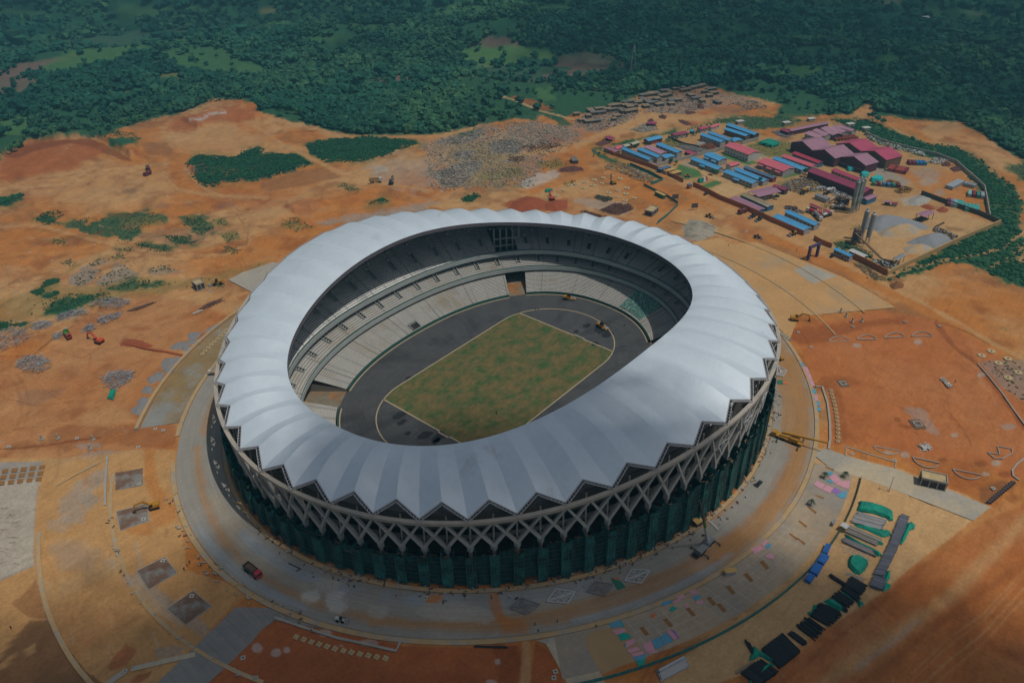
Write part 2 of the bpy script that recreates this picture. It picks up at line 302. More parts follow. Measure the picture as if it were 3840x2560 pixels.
for pts in ([(1400, 0), (1380, 130), (1480, 240), (1800, 300), (2240, 310)], [(1980, 420), (2080, 560), (2070, 700), (1900, 790), (1500, 800), (1200, 750)], [(-100, 560), (300, 540), (700, 650), (1100, 745), (1500, 790)], [(0, 250), (300, 140), (700, 90), (1100, 60), (1400, 30)], [(900, 0), (800, 60), (700, 110), (560, 200), (0, 240)], [(1050, 1380), (1250, 1180), (1600, 1090), (1800, 1060)], [(650, 1520), (900, 1380), (1150, 1240)], [(1560, 80), (1700, 230), (1850, 300)]):
    P_ = K(0, 600, pts); zl('t', P_, 9, 5, 6, .6); zl('dk', [(x_, y_+9) for x_, y_ in P_], 1.6, 2, 5, .45); zl('dk', [(x_+4, y_-8) for x_, y_ in P_], 1.4, 2, 5, .35)
for pts in ([(720, 60), (760, 300), (720, 520), (770, 740), (1060, 870)], [(0, 480), (40, 640), (300, 700), (640, 660)], [(100, 900), (500, 860), (900, 900)], [(420, 230), (700, 300), (900, 180)]):
    P_ = K(0, 1200, pts); zl('t', P_, 6, 5, 6, .4); zl('dk', [(x_, y_+6) for x_, y_ in P_], 1.5, 2, 4, .4)
for q_ in range(70):
    ax, ay = random.uniform(-50, 2100), random.uniform(20, 1500); al = random.uniform(60, 360); an_ = random.uniform(-.5, .25)
    zl(('dk', 'b', 'r', 'tt')[q_ % 4], K(0, 600, [(ax, ay), (ax+al*.5*cos(an_), ay+al*.5*sin(an_)), (ax+al*cos(an_-.2), ay+al*sin(an_-.2))]), random.uniform(1, 4), 3, 8, .4)
for q_ in range(26):
    ax, ay = random.uniform(0, 2000), random.uniform(650, 1100) if q_ % 2 else random.uniform(0, 400); zp(('b', 'dk', 'pl', 'og')[q_ % 4], K(0, 600, [(ax+random.uniform(40, 130)*cos(t_), ay+random.uniform(14, 40)*sin(t_)) for t_ in np.linspace(0, 6.28, 10)[:-1]]), 5, 16, .4)
# red construction soil, left middle
zp('r', K(0, 1200, [(-500, 330), (0, 300), (340, 290), (700, -40), (1100, -240), (1700, -140), (1950, 0), (1700, 160), (1500, 300), (1350, 560), (1200, 860), (1480, 880), (1480, 1080), (1200, 1090), (800, 1140), (400, 1200), (0, 1230), (-500, 1260)]), 8, 16, .35)
zp('dk', K(0, 1200, [(420, 900), (800, 880), (1050, 870), (1480, 890), (1470, 1060), (1220, 1080), (1000, 1050), (800, 1060), (500, 1080), (60, 1090), (60, 1040), (400, 1010)]), 10, 20, .42)
zp('dk', K(0, 1200, [(1000, 190), (1060, 150), (1200, 170), (1290, 215), (1240, 230), (1100, 215)]), 4, 6, .7)
zl('dk', K(0, 1200, [(-200, 1090), (100, 1075), (400, 1045), (640, 1005), (840, 985)]), 3, 2, 3, .9)
zl('dk', K(0, 1200, [(0, 300), (270, 295), (420, 170), (620, 40)]), 2, 2, 3, .7)
zp('t', K(0, 1200, [(700, 760), (1050, 740), (1150, 850), (900, 880), (600, 850)]), 16, 20, .5)
zp('pl', K(0, 1200, [(150, 620), (300, 580), (560, 560), (520, 640), (300, 710), (160, 690)]), 14, 18, .35)
zp('gr', K(0, 1200, [(380, 1190), (700, 1130), (900, 1090), (1200, 1100), (1000, 1130), (760, 1160), (500, 1210)]), 5, 10, .6)
zp('gr', K(0, 1200, [(620, 1040), (830, 1030), (850, 1060), (660, 1070)]), 5, 8, .5)
# rubble belt above the roof
zp('gr', K(950, 600, [(520, 520), (800, 460), (1150, 420), (1450, 340), (1600, 350), (1450, 400), (1200, 470), (860, 520), (600, 540)]), 6, 14, .65)
zp('r', K(950, 600, [(240, 380), (420, 330), (600, 330), (640, 370), (480, 440), (340, 460)]), 6, 12, .6)
zp('r', K(950, 600, [(680, 320), (900, 300), (940, 340), (760, 370)]), 6, 12, .4)
zp('og', K(950, 600, [(200, 520), (380, 510), (520, 570), (380, 600), (260, 570)]), 6, 14, .6)
zp('g', K(950, 600, [(960, 380), (1080, 335), (1140, 345), (1040, 370)]), 3, 5, .8)
zp('g', K(950, 600, [(1745, 320), (1800, 285), (1880, 270), (1900, 300), (1830, 345), (1760, 345)]), 3, 5, .95)
zp('og', K(950, 600, [(700, 210), (760, 190), (820, 200), (880, 230), (900, 260), (800, 265)]), 4, 8, .6)
zp('rock', K(950, 0, [(1490, 1460), (1640, 1400), (1750, 1360), (1930, 1330), (1900, 1420), (1800, 1500), (1700, 1590), (1560, 1540)]), 5, 12, .8)
zp('rock', K(950, 0, [(1540, 1190), (1660, 1170), (1760, 1140), (1880, 1090), (1940, 1080), (1900, 1160), (1760, 1210), (1640, 1215)]), 4, 10, .8)
zp('rock', K(950, 0, [(1680, 1310), (1760, 1280), (1880, 1290), (1800, 1350), (1700, 1340)]), 4, 10, .7)
zp('rock', K(950, 0, [(1980, 1220), (2080, 1180), (2240, 1200), (2240, 1290), (2060, 1290), (1990, 1280)]), 4, 10, .7)
zp('og', K(950, 0, [(1900, 1480), (2100, 1420), (2300, 1400), (2240, 1460), (2000, 1530)]), 6, 12, .6)
zp('gy', K(950, 0, [(990, 1400), (1100, 1390), (1140, 1440), (1030, 1460)]), 4, 8, .6)
zp('g', K(950, 0, [(1700, 1130), (1860, 1080), (1870, 1110), (1780, 1140)]), 3, 5, .8)
zl('t', K(950, 0, [(0, 1050), (250, 1210), (480, 1330), (700, 1430), (1000, 1520), (1500, 1600)]), 5, 4, 4, .7)
zl('t', K(950, 0, [(880, 1135), (1300, 1150), (1600, 1140), (1900, 1060)]), 4, 4, 4, .6)
# demolished village
zp('rock', K(1900, 0, [(560, 1010), (700, 940), (980, 900), (1080, 860), (1150, 830), (1300, 790), (1650, 740), (1940, 800), (2100, 850), (1900, 880), (1720, 900), (1480, 960), (1300, 960), (1180, 940), (1140, 900), (1050, 920), (1140, 980), (1000, 1030), (900, 1060), (800, 1110), (680, 1110), (560, 1080)]), 5, 12, .55)
zp('rock', K(1900, 0, [(0, 1030), (240, 1020), (520, 1060), (640, 1130), (440, 1180), (200, 1240), (0, 1290)]), 6, 14, .3)
zp('og', K(1900, 0, [(260, 1360), (420, 1330), (500, 1380), (400, 1430), (280, 1410)]), 5, 10, .6)
zp('g', K(1900, 0, [(400, 1000), (480, 990), (550, 1050), (440, 1050)]), 3, 4, .9)
zp('red', K(1900, 0, [(300, 1140), (360, 1130), (460, 1180), (400, 1190)]), 4, 10, .6)
zp('red', K(1900, 0, [(940, 1130), (1080, 1110), (1080, 1150), (960, 1160)]), 4, 8, .6)
zp('red', K(1900, 0, [(1440, 1010), (1500, 1000), (1660, 1040), (1560, 1070)]), 4, 8, .7)
zp('rock', K(1900, 0, [(1040, 1090), (1180, 1030), (1280, 1090), (1120, 1110)]), 4, 10, .6)
zp('gw', K(1900, 0, [(110, 1540), (280, 1440), (420, 1420), (460, 1470), (340, 1530), (180, 1600)]), 5, 12, .55)
zp('dk', K(1900, 0, [(450, 1410), (600, 1390), (690, 1420), (640, 1450), (470, 1440)]), 4, 8, .6)
zl('t', K(1900, 0, [(120, 1280), (550, 1240), (800, 1130), (1000, 1050), (1150, 980), (1350, 980), (1800, 1000)]), 12, 7, 7, .85)
zl('t', K(1900, 0, [(1150, 980), (1110, 920), (1130, 900)]), 8, 6, 6, .7)
zl('o', K(1900, 0, [(540, 1240), (620, 1340), (700, 1440), (500, 1520), (200, 1600)]), 12, 8, 7, .8)
zl('tt', K(1900, 0, [(-60, 800), (100, 850), (250, 920), (400, 960), (560, 1000)]), 3, 2, 2, .9)
zp('r', K(1900, 0, [(40, 810), (200, 830), (330, 880), (400, 920), (300, 920), (150, 860)]), 4, 8, .8)
zp('pl', K(1900, 0, [(1700, 890), (1900, 880), (1960, 940), (1800, 980)]), 8, 12, .5)
zp('g', K(1900, 0, [(1500, 1080), (1700, 1030), (1820, 990), (1860, 1020), (1780, 1040), (1640, 1070), (1520, 1100)]), 3, 5, .9)
# pile field
zp('gy', K(1900, 600, [(550, 340), (650, 310), (1000, 360), (1060, 420), (960, 470), (700, 400)]), 5, 8, .5)
zp('red', K(1900, 600, [(-40, 380), (60, 330), (180, 300), (310, 330), (420, 330), (510, 330), (500, 420), (100, 430)]), 6, 10, .75)
zp('og', K(1900, 600, [(470, 190), (560, 170), (580, 210), (480, 215)]), 4, 8, .4)
# camp
zp('sd', K(1900, 0, [(750, 1265), (1300, 1110), (1760, 1020), (1840, 1040), (2130, 1130), (2240, 1160), (2400, 1100), (2700, 1010), (2960, 1080), (3240, 1200), (3560, 1290), (3700, 1400), (3800, 1500), (3850, 1700), (3900, 1820), (4110, 1870), (3200, 2310), (2530, 2040), (2500, 1960), (1500, 1530), (900, 1290)]), 4, 4, .8)
zp('g', K(1900, 0, [(700, 1250), (900, 1200), (1250, 1120), (1420, 1090), (1420, 1110), (1140, 1170), (1000, 1210), (760, 1270), (900, 1340), (1200, 1430), (1310, 1500), (1280, 1510), (1100, 1430), (860, 1340), (720, 1290)]), 3, 5, .95)
zp('gl', K(1900, 0, [(1440, 1370), (1500, 1380), (1620, 1430), (1645, 1480), (1500, 1510), (1420, 1440)]), 2, 3, 1)
zp('gl', K(1900, 600, [(1640, 210), (1760, 165), (1820, 190), (1680, 240)]), 2, 3, 1)
zp('gl', K(1900, 0, [(1790, 1290), (1840, 1285), (2100, 1360), (2110, 1370), (2030, 1385), (1850, 1330)]), 2, 3, 1)
zp('og', K(1900, 0, [(1290, 1190), (1420, 1160), (1480, 1220), (1340, 1250)]), 3, 6, .9)
zp('og', K(1900, 0, [(1990, 1230), (2100, 1190), (2600, 1200), (2620, 1260), (2400, 1330), (2150, 1310)]), 4, 8, .95)
zp('g', K(1900, 0, [(1780, 1000), (2240, 960), (2500, 1010), (2300, 1070), (2120, 1100), (1930, 1040)]), 5, 8, .9)
zp('gl', K(2840, 0, [(180, 1490), (420, 1420), (420, 1440), (230, 1500)]), 2, 3, 1)
zp('tt', K(1900, 600, [(1670, 260), (1830, 185), (1990, 240), (2010, 260), (1850, 320)]), 2, 2, 1)
zl('tt', K(1900, 0, [(1450, 1360), (1600, 1400), (1700, 1480), (1900, 1530), (2100, 1640), (2240, 1660), (2600, 1560), (2800, 1470)]), 7, 4, 3, .8)
zp('gr', K(1900, 0, [(1430, 1240), (1520, 1210), (1780, 1290), (1700, 1330)]), 3, 5, .8)
zp('gr', K(2840, 600, [(900, 60), (1040, 20), (1200, 90), (1290, 180), (1220, 260), (1080, 180)]), 5, 8, .75)
zp('og', K(2840, 600, [(170, 190), (340, 150), (560, 180), (560, 260), (330, 270), (220, 250)]), 5, 10, .8)
zp('o', K(2840, 600, [(1060, 60), (1700, 100), (1830, 200), (1940, 480), (1700, 400), (1400, 280), (1300, 180)]), 5, 8, .7)
zp('gr', K(2840, 600, [(1260, 90), (1440, 60), (1540, 110), (1500, 180), (1380, 160)]), 6, 8, .5)
zp('gy', K(2840, 600, [(1200, 320), (1370, 290), (1460, 330), (1380, 360), (1240, 380)]), 4, 8, .7)
zp('red', K(2840, 600, [(1370, 385), (1440, 370), (1600, 410), (1560, 440), (1440, 410)]), 3, 5, .9)
zp('tt', K(2840, 600, [(800, 520), (1500, 380), (2000, 520), (1500, 740), (1100, 920), (900, 620)]), 14, 8, .5)
for q_ in range(46):
    ax, ay = random.uniform(2350, 3600), random.uniform(470, 960)
    if pdist(np.array([ax]), np.array([ay]), K(1900, 0, [(750, 1265), (1840, 1040), (2700, 1010), (3560, 1290), (3850, 1700), (4110, 1870), (3200, 2310), (1500, 1530)]))[0] > 15: zp(('og', 'b', 'gr', 'br', 'o', 'gy')[q_ % 6], [(ax+random.uniform(12, 50)*cos(t_), ay+random.uniform(5, 18)*sin(t_)) for t_ in np.linspace(0, 6.28, 9)[:-1]], 3, 9, .5)
zp('g', K(2840, 600, [(620, 700), (760, 690), (980, 790), (960, 830), (800, 780)]), 3, 4, .8)
# green belt right of the camp
zp('g', K(2840, 0, [(640, 1000), (960, 1000), (1200, 1120), (1480, 1200), (1700, 1230), (1930, 1390), (2140, 1568), (2240, 1700), (2190, 1900), (2240, 2000), (2400, 2100), (2400, 2500), (2240, 2430), (1900, 2270), (1750, 2200), (1530, 2230), (1300, 2300), (1110, 2355), (1090, 2320), (1600, 2070), (2030, 1870), (1950, 1830), (1900, 1600), (1740, 1410), (1640, 1340), (1530, 1330), (1350, 1300), (1180, 1230), (960, 1140), (620, 1010)]), 4, 8, 1)
zp('gd', K(2840, 0, [(1480, 1220), (1700, 1260), (1900, 1420), (2100, 1580), (2180, 1750), (2000, 1700), (1800, 1440), (1560, 1290)]), 8, 16, .6)
zp('gl', K(2840, 0, [(1000, 1150), (1300, 1180), (1500, 1260), (1700, 1370), (1600, 1350), (1300, 1260)]), 8, 12, .4)
zp('t', K(2840, 0, [(1360, 1100), (1440, 1050), (1560, 1015), (1690, 1030), (1750, 1080), (1600, 1130), (1500, 1180)]), 4, 9, .85)
zl('t', K(2840, 0, [(1100, 1040), (1200, 1110), (1400, 1180), (1600, 1210), (1750, 1220)]), 3, 3, 4, .8)
zl('t', K(2840, 600, [(1100, 975), (1500, 850), (1900, 780), (2050, 740), (2240, 600)]), 4, 3, 3, .9)
zl('t', K(2840, 600, [(1960, 900), (2100, 830), (2400, 850)]), 5, 3, 4, .7)
zp('t', K(2840, 600, [(2130, 760), (2300, 640), (2400, 800), (2240, 880)]), 8, 10, .6)
zp('g', K(2840, 0, [(2090, 1400), (2240, 1360), (2500, 1400), (2500, 1560), (2200, 1500)]), 5, 8, .8)
zl('b', K(2840, 0, [(1700, 1240), (1900, 1340), (2060, 1480), (2180, 1560)]), 14, 10, 8, .3)
# right: haul road and excavation
zp('b', K(2840, 600, [(1100, 1010), (1150, 960), (1240, 1000), (1180, 1080), (1120, 1060)]), 4, 8, .8)
zp('og', K(2840, 600, [(800, 850), (900, 870), (1000, 950), (1080, 1010), (1020, 1040), (880, 930)]), 5, 12, .5)
zp('b', K(2840, 600, [(0, 640), (200, 700), (420, 830), (640, 940), (900, 1060), (1100, 1190), (1300, 1290), (1500, 1420), (1700, 1568), (1580, 1568), (1400, 1440), (1100, 1240), (600, 1000), (300, 840), (0, 700)]), 6, 9, .6)
zl('o', K(2840, 600, [(100, 640), (500, 800), (900, 1000), (1300, 1200), (1700, 1420), (2000, 1600), (2300, 1750)]), 17, 7, 6, .85)
zl('t', K(2840, 600, [(100, 600), (500, 760), (900, 950), (1300, 1150), (1700, 1370), (2000, 1550), (2300, 1700)]), 7, 5, 6, .8)
zl('t', K(1900, 600, [(1150, 0), (1450, 180), (1700, 330), (2100, 500), (2500, 700)]), 12, 8, 8, .6)
zp('t', K(2840, 600, [(-300, 0), (0, 260), (300, 560), (450, 640), (600, 560), (900, 380), (700, 260), (300, 260), (-100, 80)]), 12, 12, .35)
zp('ro', K(2840, 1200, [(200, 70), (600, 10), (1000, -80), (1500, -10), (1900, 200), (2240, 560), (2400, 1300), (2100, 1330), (1900, 1200), (1400, 1130), (740, 1050), (600, 1060), (600, 600), (480, 470), (380, 250)]), 7, 10, .8)
zp('dk', K(2840, 1200, [(200, 110), (400, 60), (760, 20), (1250, -40), (1240, 20), (900, 60), (760, 110), (560, 190), (360, 200)]), 8, 12, .55)
zp('dk', K(2840, 1200, [(540, 470), (700, 470), (860, 540), (700, 560), (720, 700), (760, 900), (740, 1050), (640, 1050), (620, 700), (560, 600)]), 8, 14, .4)
zl('dk', K(2840, 1200, [(1500, 20), (1650, 220), (1870, 380), (2050, 620), (2240, 900)]), 9, 4, 6, .6)
zl('dk', K(2840, 1200, [(1500, 0), (1750, 90), (1950, 200)]), 3, 2, 3, .6)
zl('dk', K(2840, 1200, [(370, 105), (450, 225)]), 2, 2, 2, .8)
for q_ in range(60):
    ax, ay = random.uniform(500, 2000), random.uniform(100, 1150); al = random.uniform(80, 420); an_ = random.uniform(-.2, 1.2)
    zl(('dk', 'r', 'o', 't')[q_ % 4], K(2840, 1200, [(ax, ay), (ax+al*.5*cos(an_), ay+al*.5*sin(an_)), (ax+al*cos(an_+.25), ay+al*sin(an_+.25))]), random.uniform(1, 3.5), 3, 5, .3)
for q_ in range(26): zl('dk', K(2840, 1200, [(700, 640+15*q_), (random.uniform(760, 900), 640+15*q_+random.uniform(-8, 12))]), 2, 3, 4, .25)
zp('rock', K(2840, 1200, [(1900, 360), (2000, 350), (2240, 340), (2400, 500), (2400, 680), (2240, 670), (2080, 580), (1960, 440)]), 5, 10, .6)
zp('gr', K(2840, 1200, [(1240, 740), (1380, 740), (1460, 820), (1550, 970), (1420, 930), (1300, 830)]), 5, 9, .5)
zp('gr', K(2840, 1200, [(2040, 880), (2140, 860), (2180, 900), (2080, 920)]), 4, 6, .6)
zp('gy', K(2840, 1200, [(1350, 1040), (1440, 1030), (1470, 1080), (1380, 1090)]), 3, 5, .8)
for a_, b_ in ((1350, 182), (840, 210), (1240, 1130), (1660, 962), (1100, 1110), (1880, 450), (2010, 1195), (1920, 1290)):
    zp('gy', K(2840, 1200, [(a_+38*cos(t), b_+22*sin(t)) for t in np.linspace(0, 6.28, 9)[:-1]]), 3, 5, .65)
for a_, b_, c_, d_ in ((1880, 1200, 60, 30), (2080, 1290, 70, 30), (1560, 1170, 40, 20), (1180, 835, 36, 20), (1250, 890, 60, 20)):
    zp('dk', K(2840, 1200, [(a_+c_*cos(t), b_+d_*sin(t)) for t in np.linspace(0, 6.28, 9)[:-1]]), 3, 5, .6)
zp('br', K(2840, 1200, [(1870, 1400), (2100, 1330), (2160, 1400), (1960, 1500), (1880, 1530)]), 6, 8, .6)
for k_ in range(4):
    zl('dk', K(2840, 1200, [(900+60*k_, 320+120*k_), (1300+50*k_, 560+90*k_), (1560+60*k_, 720+60*k_), (1800, 1000+20*k_)]), 1.6, 2, 3, .3)
# bottom right tan yard + haul road
zp('tt', K(2840, 1200, [(450, 1060), (600, 1080), (760, 1140), (1200, 1250), (1700, 1440), (1960, 1568), (1800, 1680), (1640, 1820), (1450, 1950), (1280, 2080), (1100, 2240), (900, 2400), (600, 2560), (100, 2900), (-500, 3100), (-900, 3100), (-600, 2800), (0, 2400), (300, 1900)]), 4, 4, .9)
zp('r', K(2840, 1860, [(2240, 60), (1900, 210), (1500, 500), (1250, 640), (1120, 760), (800, 960), (400, 1280), (100, 1500), (-200, 1700), (2600, 1900), (2600, 0)]), 8, 10, .5)
zl('t', K(2840, 1860, [(2300, 150), (1900, 560), (1600, 860), (1200, 1130), (800, 1400), (500, 1600)]), 26, 22, 14, .7)
zl('dk', K(2840, 1860, [(2240, 560), (1800, 860), (1500, 1080), (1200, 1330), (900, 1560)]), 14, 16, 12, .4)
zl('dk', K(2840, 1860, [(1700, 300), (1300, 680), (900, 1000), (500, 1330), (200, 1560)]), 10, 12, 12, .35)
for k_, w_ in ((0, 3), (50, 3), (150, 4), (230, 3)):
    zl('t', K(2840, 1860, [(2240, 620+k_), (1900, 980+k_*1.1), (1600, 1200+k_*1.2), (1300, 1480+k_*1.2)]), w_, 4, 4, .5)
zl('gr', K(2840, 1860, [(1350, 1050), (1100, 1250), (850, 1430)]), 12, 10, 10, .35)
# bottom left
zp('yt', K(0, 1200, [(-400, 1160), (0, 1150), (500, 1160), (900, 1120), (1200, 1080), (1460, 1090), (1480, 1250), (1520, 1568), (1560, 2100), (2100, 2250), (1500, 2900), (1200, 3200), (-400, 3300)]), 6, 8, .8)
zp('gr', K(0, 1200, [(-300, 1180), (0, 1190), (350, 1180), (340, 1330), (310, 1450), (290, 1700), (280, 1900), (285, 2060), (0, 2180), (-300, 2260)]), 2, 2, .95)
zp('cc', K(0, 1200, [(-300, 1350), (330, 1340), (310, 1450), (288, 1700), (280, 1900), (283, 2050), (0, 2170), (-300, 2250)]), 2, 6, .6)
for q_ in range(34):
    ay = random.uniform(80, 600); ax = random.uniform(-60, 120); zl('pl', K(0, 1860, [(ax+t_*40, ay+random.uniform(-9, 9)) for t_ in range(random.randint(2, 4))]), 1.0, 1.5, 3, .7)
zp('gr', K(0, 1200, [(500, 1480), (700, 1320), (880, 1240), (900, 1330), (820, 1420), (780, 1560), (700, 1700), (480, 1700)]), 12, 20, .55)
zp('gr', K(0, 1860, [(380, 200), (560, 160), (640, 200), (520, 290), (400, 280)]), 8, 12, .4)
zp('gr', K(0, 1860, [(860, 540), (960, 500), (1000, 560), (900, 620)]), 6, 9, .5)
zp('gr', K(0, 1860, [(1100, 660), (1300, 840), (1500, 1040), (1700, 1200), (1800, 1140), (1640, 1000), (1400, 830), (1180, 660)]), 6, 9, .5)
zp('gy', K(0, 1860, [(1000, 660), (1180, 700), (1360, 860), (1560, 1060), (1500, 1100), (1240, 900), (1040, 740)]), 10, 16, .4)
zp('gr', K(0, 1860, [(430, 430), (640, 380), (820, 480), (760, 620), (520, 600)]), 24, 30, .35)
zp('gr', K(0, 1200, [(620, 1480), (780, 1420), (860, 1500), (700, 1560)]), 16, 20, .4)
zp('tt', K(0, 1860, [(330, 740), (700, 640), (1000, 500), (1000, 620), (700, 760), (380, 860)]), 24, 30, .5)
zp('b', K(0, 1860, [(300, 1000), (900, 900), (1200, 1000), (900, 1200), (600, 1300)]), 40, 50, .35)
for q_ in range(40):
    ax, ay = random.uniform(300, 1400), random.uniform(-600, 1300); al = random.uniform(60, 320); an_ = random.uniform(.9, 1.5)
    zl(('gy', 'tt', 'b', 'o')[q_ % 4], K(0, 1860, [(ax, ay), (ax+al*.5*cos(an_), ay+al*.5*sin(an_)), (ax+al*cos(an_+.15), ay+al*sin(an_+.15))]), random.uniform(1.5, 6), 5, 6, .35)
zp('b', K(0, 1860, [(300, 700), (330, 820), (360, 930), (400, 1020), (230, 1010), (110, 900), (170, 850)]), 3, 7, .7)
zp('br', K(0, 1860, [(240, 1040), (400, 1030), (500, 1200), (620, 1370), (850, 1568), (900, 1800), (-300, 1800), (-300, 1400), (0, 1350), (100, 1200)]), 4, 12, .75)
zp('t', K(0, 1860, [(190, 1280), (300, 1220), (300, 1300), (220, 1350)]), 3, 8, .8)
zp('t', K(0, 1860, [(0, 1400), (100, 1310), (90, 1380), (20, 1450)]), 3, 8, .8)
zp('red', K(0, 1860, [(890, 1440), (960, 1330), (1060, 1230), (1140, 1300), (1060, 1410), (940, 1460)]), 5, 10, .6)
zp('red', K(0, 1860, [(1100, 1550), (1160, 1500), (1270, 1465), (1240, 1510), (1160, 1568)]), 4, 8, .6)
zp('gr', K(0, 1860, [(1300, 1270), (1450, 1250), (1560, 1270), (1500, 1330), (1330, 1350)]), 6, 10, .5)
zp('o', K(0, 1860, [(1000, 220), (1250, 200), (1330, 330), (1100, 330)]), 8, 12, .6)
zp('o', K(0, 1860, [(1250, 60), (1480, 60), (1500, 200), (1300, 280)]), 8, 12, .6)
zp('o', K(0, 1200, [(1210, 1080), (1310, 1080), (1300, 1300), (1420, 1500), (1300, 1568), (1220, 1400)]), 8, 10, .7)
# bottom middle red field
zp('r', K(950, 1860, [(-200, 1200), (0, 1180), (80, 1050), (200, 1010), (300, 1030), (520, 1080), (900, 1170), (1230, 1240), (1900, 1265), (2150, 1250), (2300, 1220), (2330, 1300), (2230, 1500), (2200, 1900), (-900, 1900)]), 5, 6, .9)
zp('dk', K(950, 1860, [(100, 1340), (600, 1300), (1300, 1480), (1900, 1500), (1900, 1800), (-300, 1800)]), 26, 26, .35)
zp('dk', K(1900, 1860, [(-100, 1250), (80, 1240), (130, 1400), (60, 1568), (-60, 1568)]), 8, 12, .45)
zl('t', K(1900, 1860, [(150, 1130), (170, 1300), (150, 1600)]), 16, 9, 5, .8)
zp('r', K(1900, 1860, [(240, 1230), (320, 1260), (390, 1340), (440, 1450), (500, 1600), (200, 1600)]), 3, 3, .9)
for a_, b_, c_, d_ in ((600, 1140, 60, 30), (970, 1225, 80, 26), (280, 1290, 34, 30), (190, 1310, 40, 34), (30, 1270, 50, 46), (2050, 1385, 24, 24), (2000, 1560, 50, 26), (740, 1250, 20, 10)):
    zp('gw', K(950, 1860, [(a_+c_*cos(t), b_+d_*sin(t)) for t in np.linspace(0, 6.28, 9)[:-1]]), 3, 6, .5)
def tracks_paint(x, y, u, v, c, cl):
    # wheel tracks: pairs of thin curved ruts over the cleared soil, and small pale or dark specks of spoil
    r = np.random.default_rng(5); k_ = cl > .5
    for q in range(210):
        px, py = r.uniform(-100, 3900), r.uniform(560, 2550)
        if r.random() < .55: px, py = r.uniform(0, 1500), r.uniform(560, 1500)
        cx, cy = G(px, py); a = r.uniform(0, 2*pi); R = r.uniform(25, 220)*r.choice((-1, 1)); L = r.uniform(25, 110); t0 = np.linspace(0, L, 9); ox, oy = cx-R*sin(a), cy+R*cos(a)
        ph = t0/R; P = np.stack([ox+R*np.sin(a+ph), oy-R*np.cos(a+ph)], -1); lo, hi = P.min(0)-4, P.max(0)+4
        s = (x > lo[0]) & (x < hi[0]) & (y > lo[1]) & (y < hi[1]) & k_
        if not s.any(): continue
        d = ldist(x[s], y[s], P); wd = r.uniform(.8, 1.6); m = np.exp(-((d-wd*1.1)/(.45*wd))**2)*r.uniform(.15, .42); col = C_['t'] if r.random() < .6 else C_['dk']; c[s] = c[s]*(1-m[:, None])+col*m[:, None]
    sp = fbm(x*1.0+5, y, 2.2, 2); m = sst(sp, .62, .8)*cl*.5*sst(fbm(x, y, 70, 3), -.1, .3); c[:] = c*(1-m[:, None])+C_['gw']*m[:, None]
    sp = fbm(x+55, y-9, 3.0, 3); m = sst(sp, .5, .75)*cl*.4; c[:] = c*(1-m[:, None])+C_['br']*m[:, None]
    sp = fbm(x+255, y-9, 18, 4)+.4*fbm(x, y, 4, 2); m = sst(sp, .55, .85)*cl*.5; c[:] = c*(1-m[:, None])+C_['og']*m[:, None]
def paint(x, y, z, base, zones):
    P = np.stack([x, y, z], -1); u, v = proj(P)
    dist = np.linalg.norm(P-CP, axis=-1); ppm = FP/dist          # photo pixels per metre
    n1 = fbm(x, y, 14, 4)+.5*fbm(x+50, y, 3.5, 3); c = np.tile(base, (len(x), 1)).astype(float)
    n2 = fbm(x-70, y+33, 9, 4)+.6*fbm(x+5, y+80, 2.5, 3)
    k = 0
    for zz in zones:
        k += 1; kind, pts, cn, fe, no, op = zz[:6]; A = np.array(pts); mg = 40+fe+no*2+(zz[6] if kind == 'l' else 0)
        s = (u > A[:, 0].min()-mg) & (u < A[:, 0].max()+mg) & (v > A[:, 1].min()-mg) & (v < A[:, 1].max()+mg)
        if not s.any(): continue
        us, vs = u[s], v[s]; nn = (n1 if k % 2 else n2)[s]
        d = pdist(us, vs, pts) if kind == 'p' else zz[6]-ldist(us, vs, pts)
        if cn in ('g', 'gd') and A[:, 1].max() > 480:
            h_ = sst(d+nn*34+6, -16, 16)*.5; c[s] = c[s]*(1-h_[:, None])+C_['og']*h_[:, None]; no = no*2.2
        a = sst(d+nn*no, -fe, fe)*op
        if cn == 'cleared':
            t = sst(fbm(x[s], y[s], 60, 4), -.35, .35)[:, None]; q = sst(fbm(x[s]+400, y[s], 24, 4), .05, .5)[:, None]
            cc = C_['o']*(1-t)+C_['t']*t; cc = cc*(1-.65*q)+C_['b']*.65*q; q = sst(fbm(x[s]+700, y[s]-300, 15, 4), .15, .5)[:, None]*.45; cc = cc*(1-q)+C_['dk']*q
            q = sst(fbm(x[s]-200, y[s]+90, 40, 4), .2, .6)[:, None]*.5; cc = cc*(1-q)+C_['r']*q; CL = (s, a, cc)
        else: cc = C_[cn]
        c[s] = c[s]*(1-a[:, None])+cc*a[:, None]
        if cn == 'cleared': cl = np.zeros(len(x)); cl[s] = a; tracks_paint(x, y, u, v, c, cl)
    return c
# ------------------------------------------------------------------ the ground sheet
dep = np.concatenate([np.radians(np.arange(72, 60, -.2)), np.radians(np.arange(60, 7.2, -.082)), np.radians([7, 6.5, 6, 5.2, 4.4, 3.6, 2.8, 2, 1.4])])
rad = CP[2]/np.tan(dep)
az = AZ+np.radians(np.concatenate([np.arange(-88, -46, .7), np.arange(-46, 46, .115), np.arange(46, 88, .7)]))
R_, A_ = np.meshgrid(rad, az, indexing='ij'); X = (CP[0]+R_*np.cos(A_)).ravel(); Y = (CP[1]+R_*np.sin(A_)).ravel()
Zg = hgt(X, Y)
far_micro = fbm(X, Y, 6, 3)*.25*(np.hypot(X, Y) > 200); Zg = Zg+far_micro-.28*(np.hypot(X, Y) > 200)-.3*sst(-np.hypot(X/1.076, Y), -172, -160)
Cg = paint(X, Y, hgt(X, Y), C_['ff'], Z)
uu_, vv_ = proj(np.stack([X, Y, hgt(X, Y)], -1))
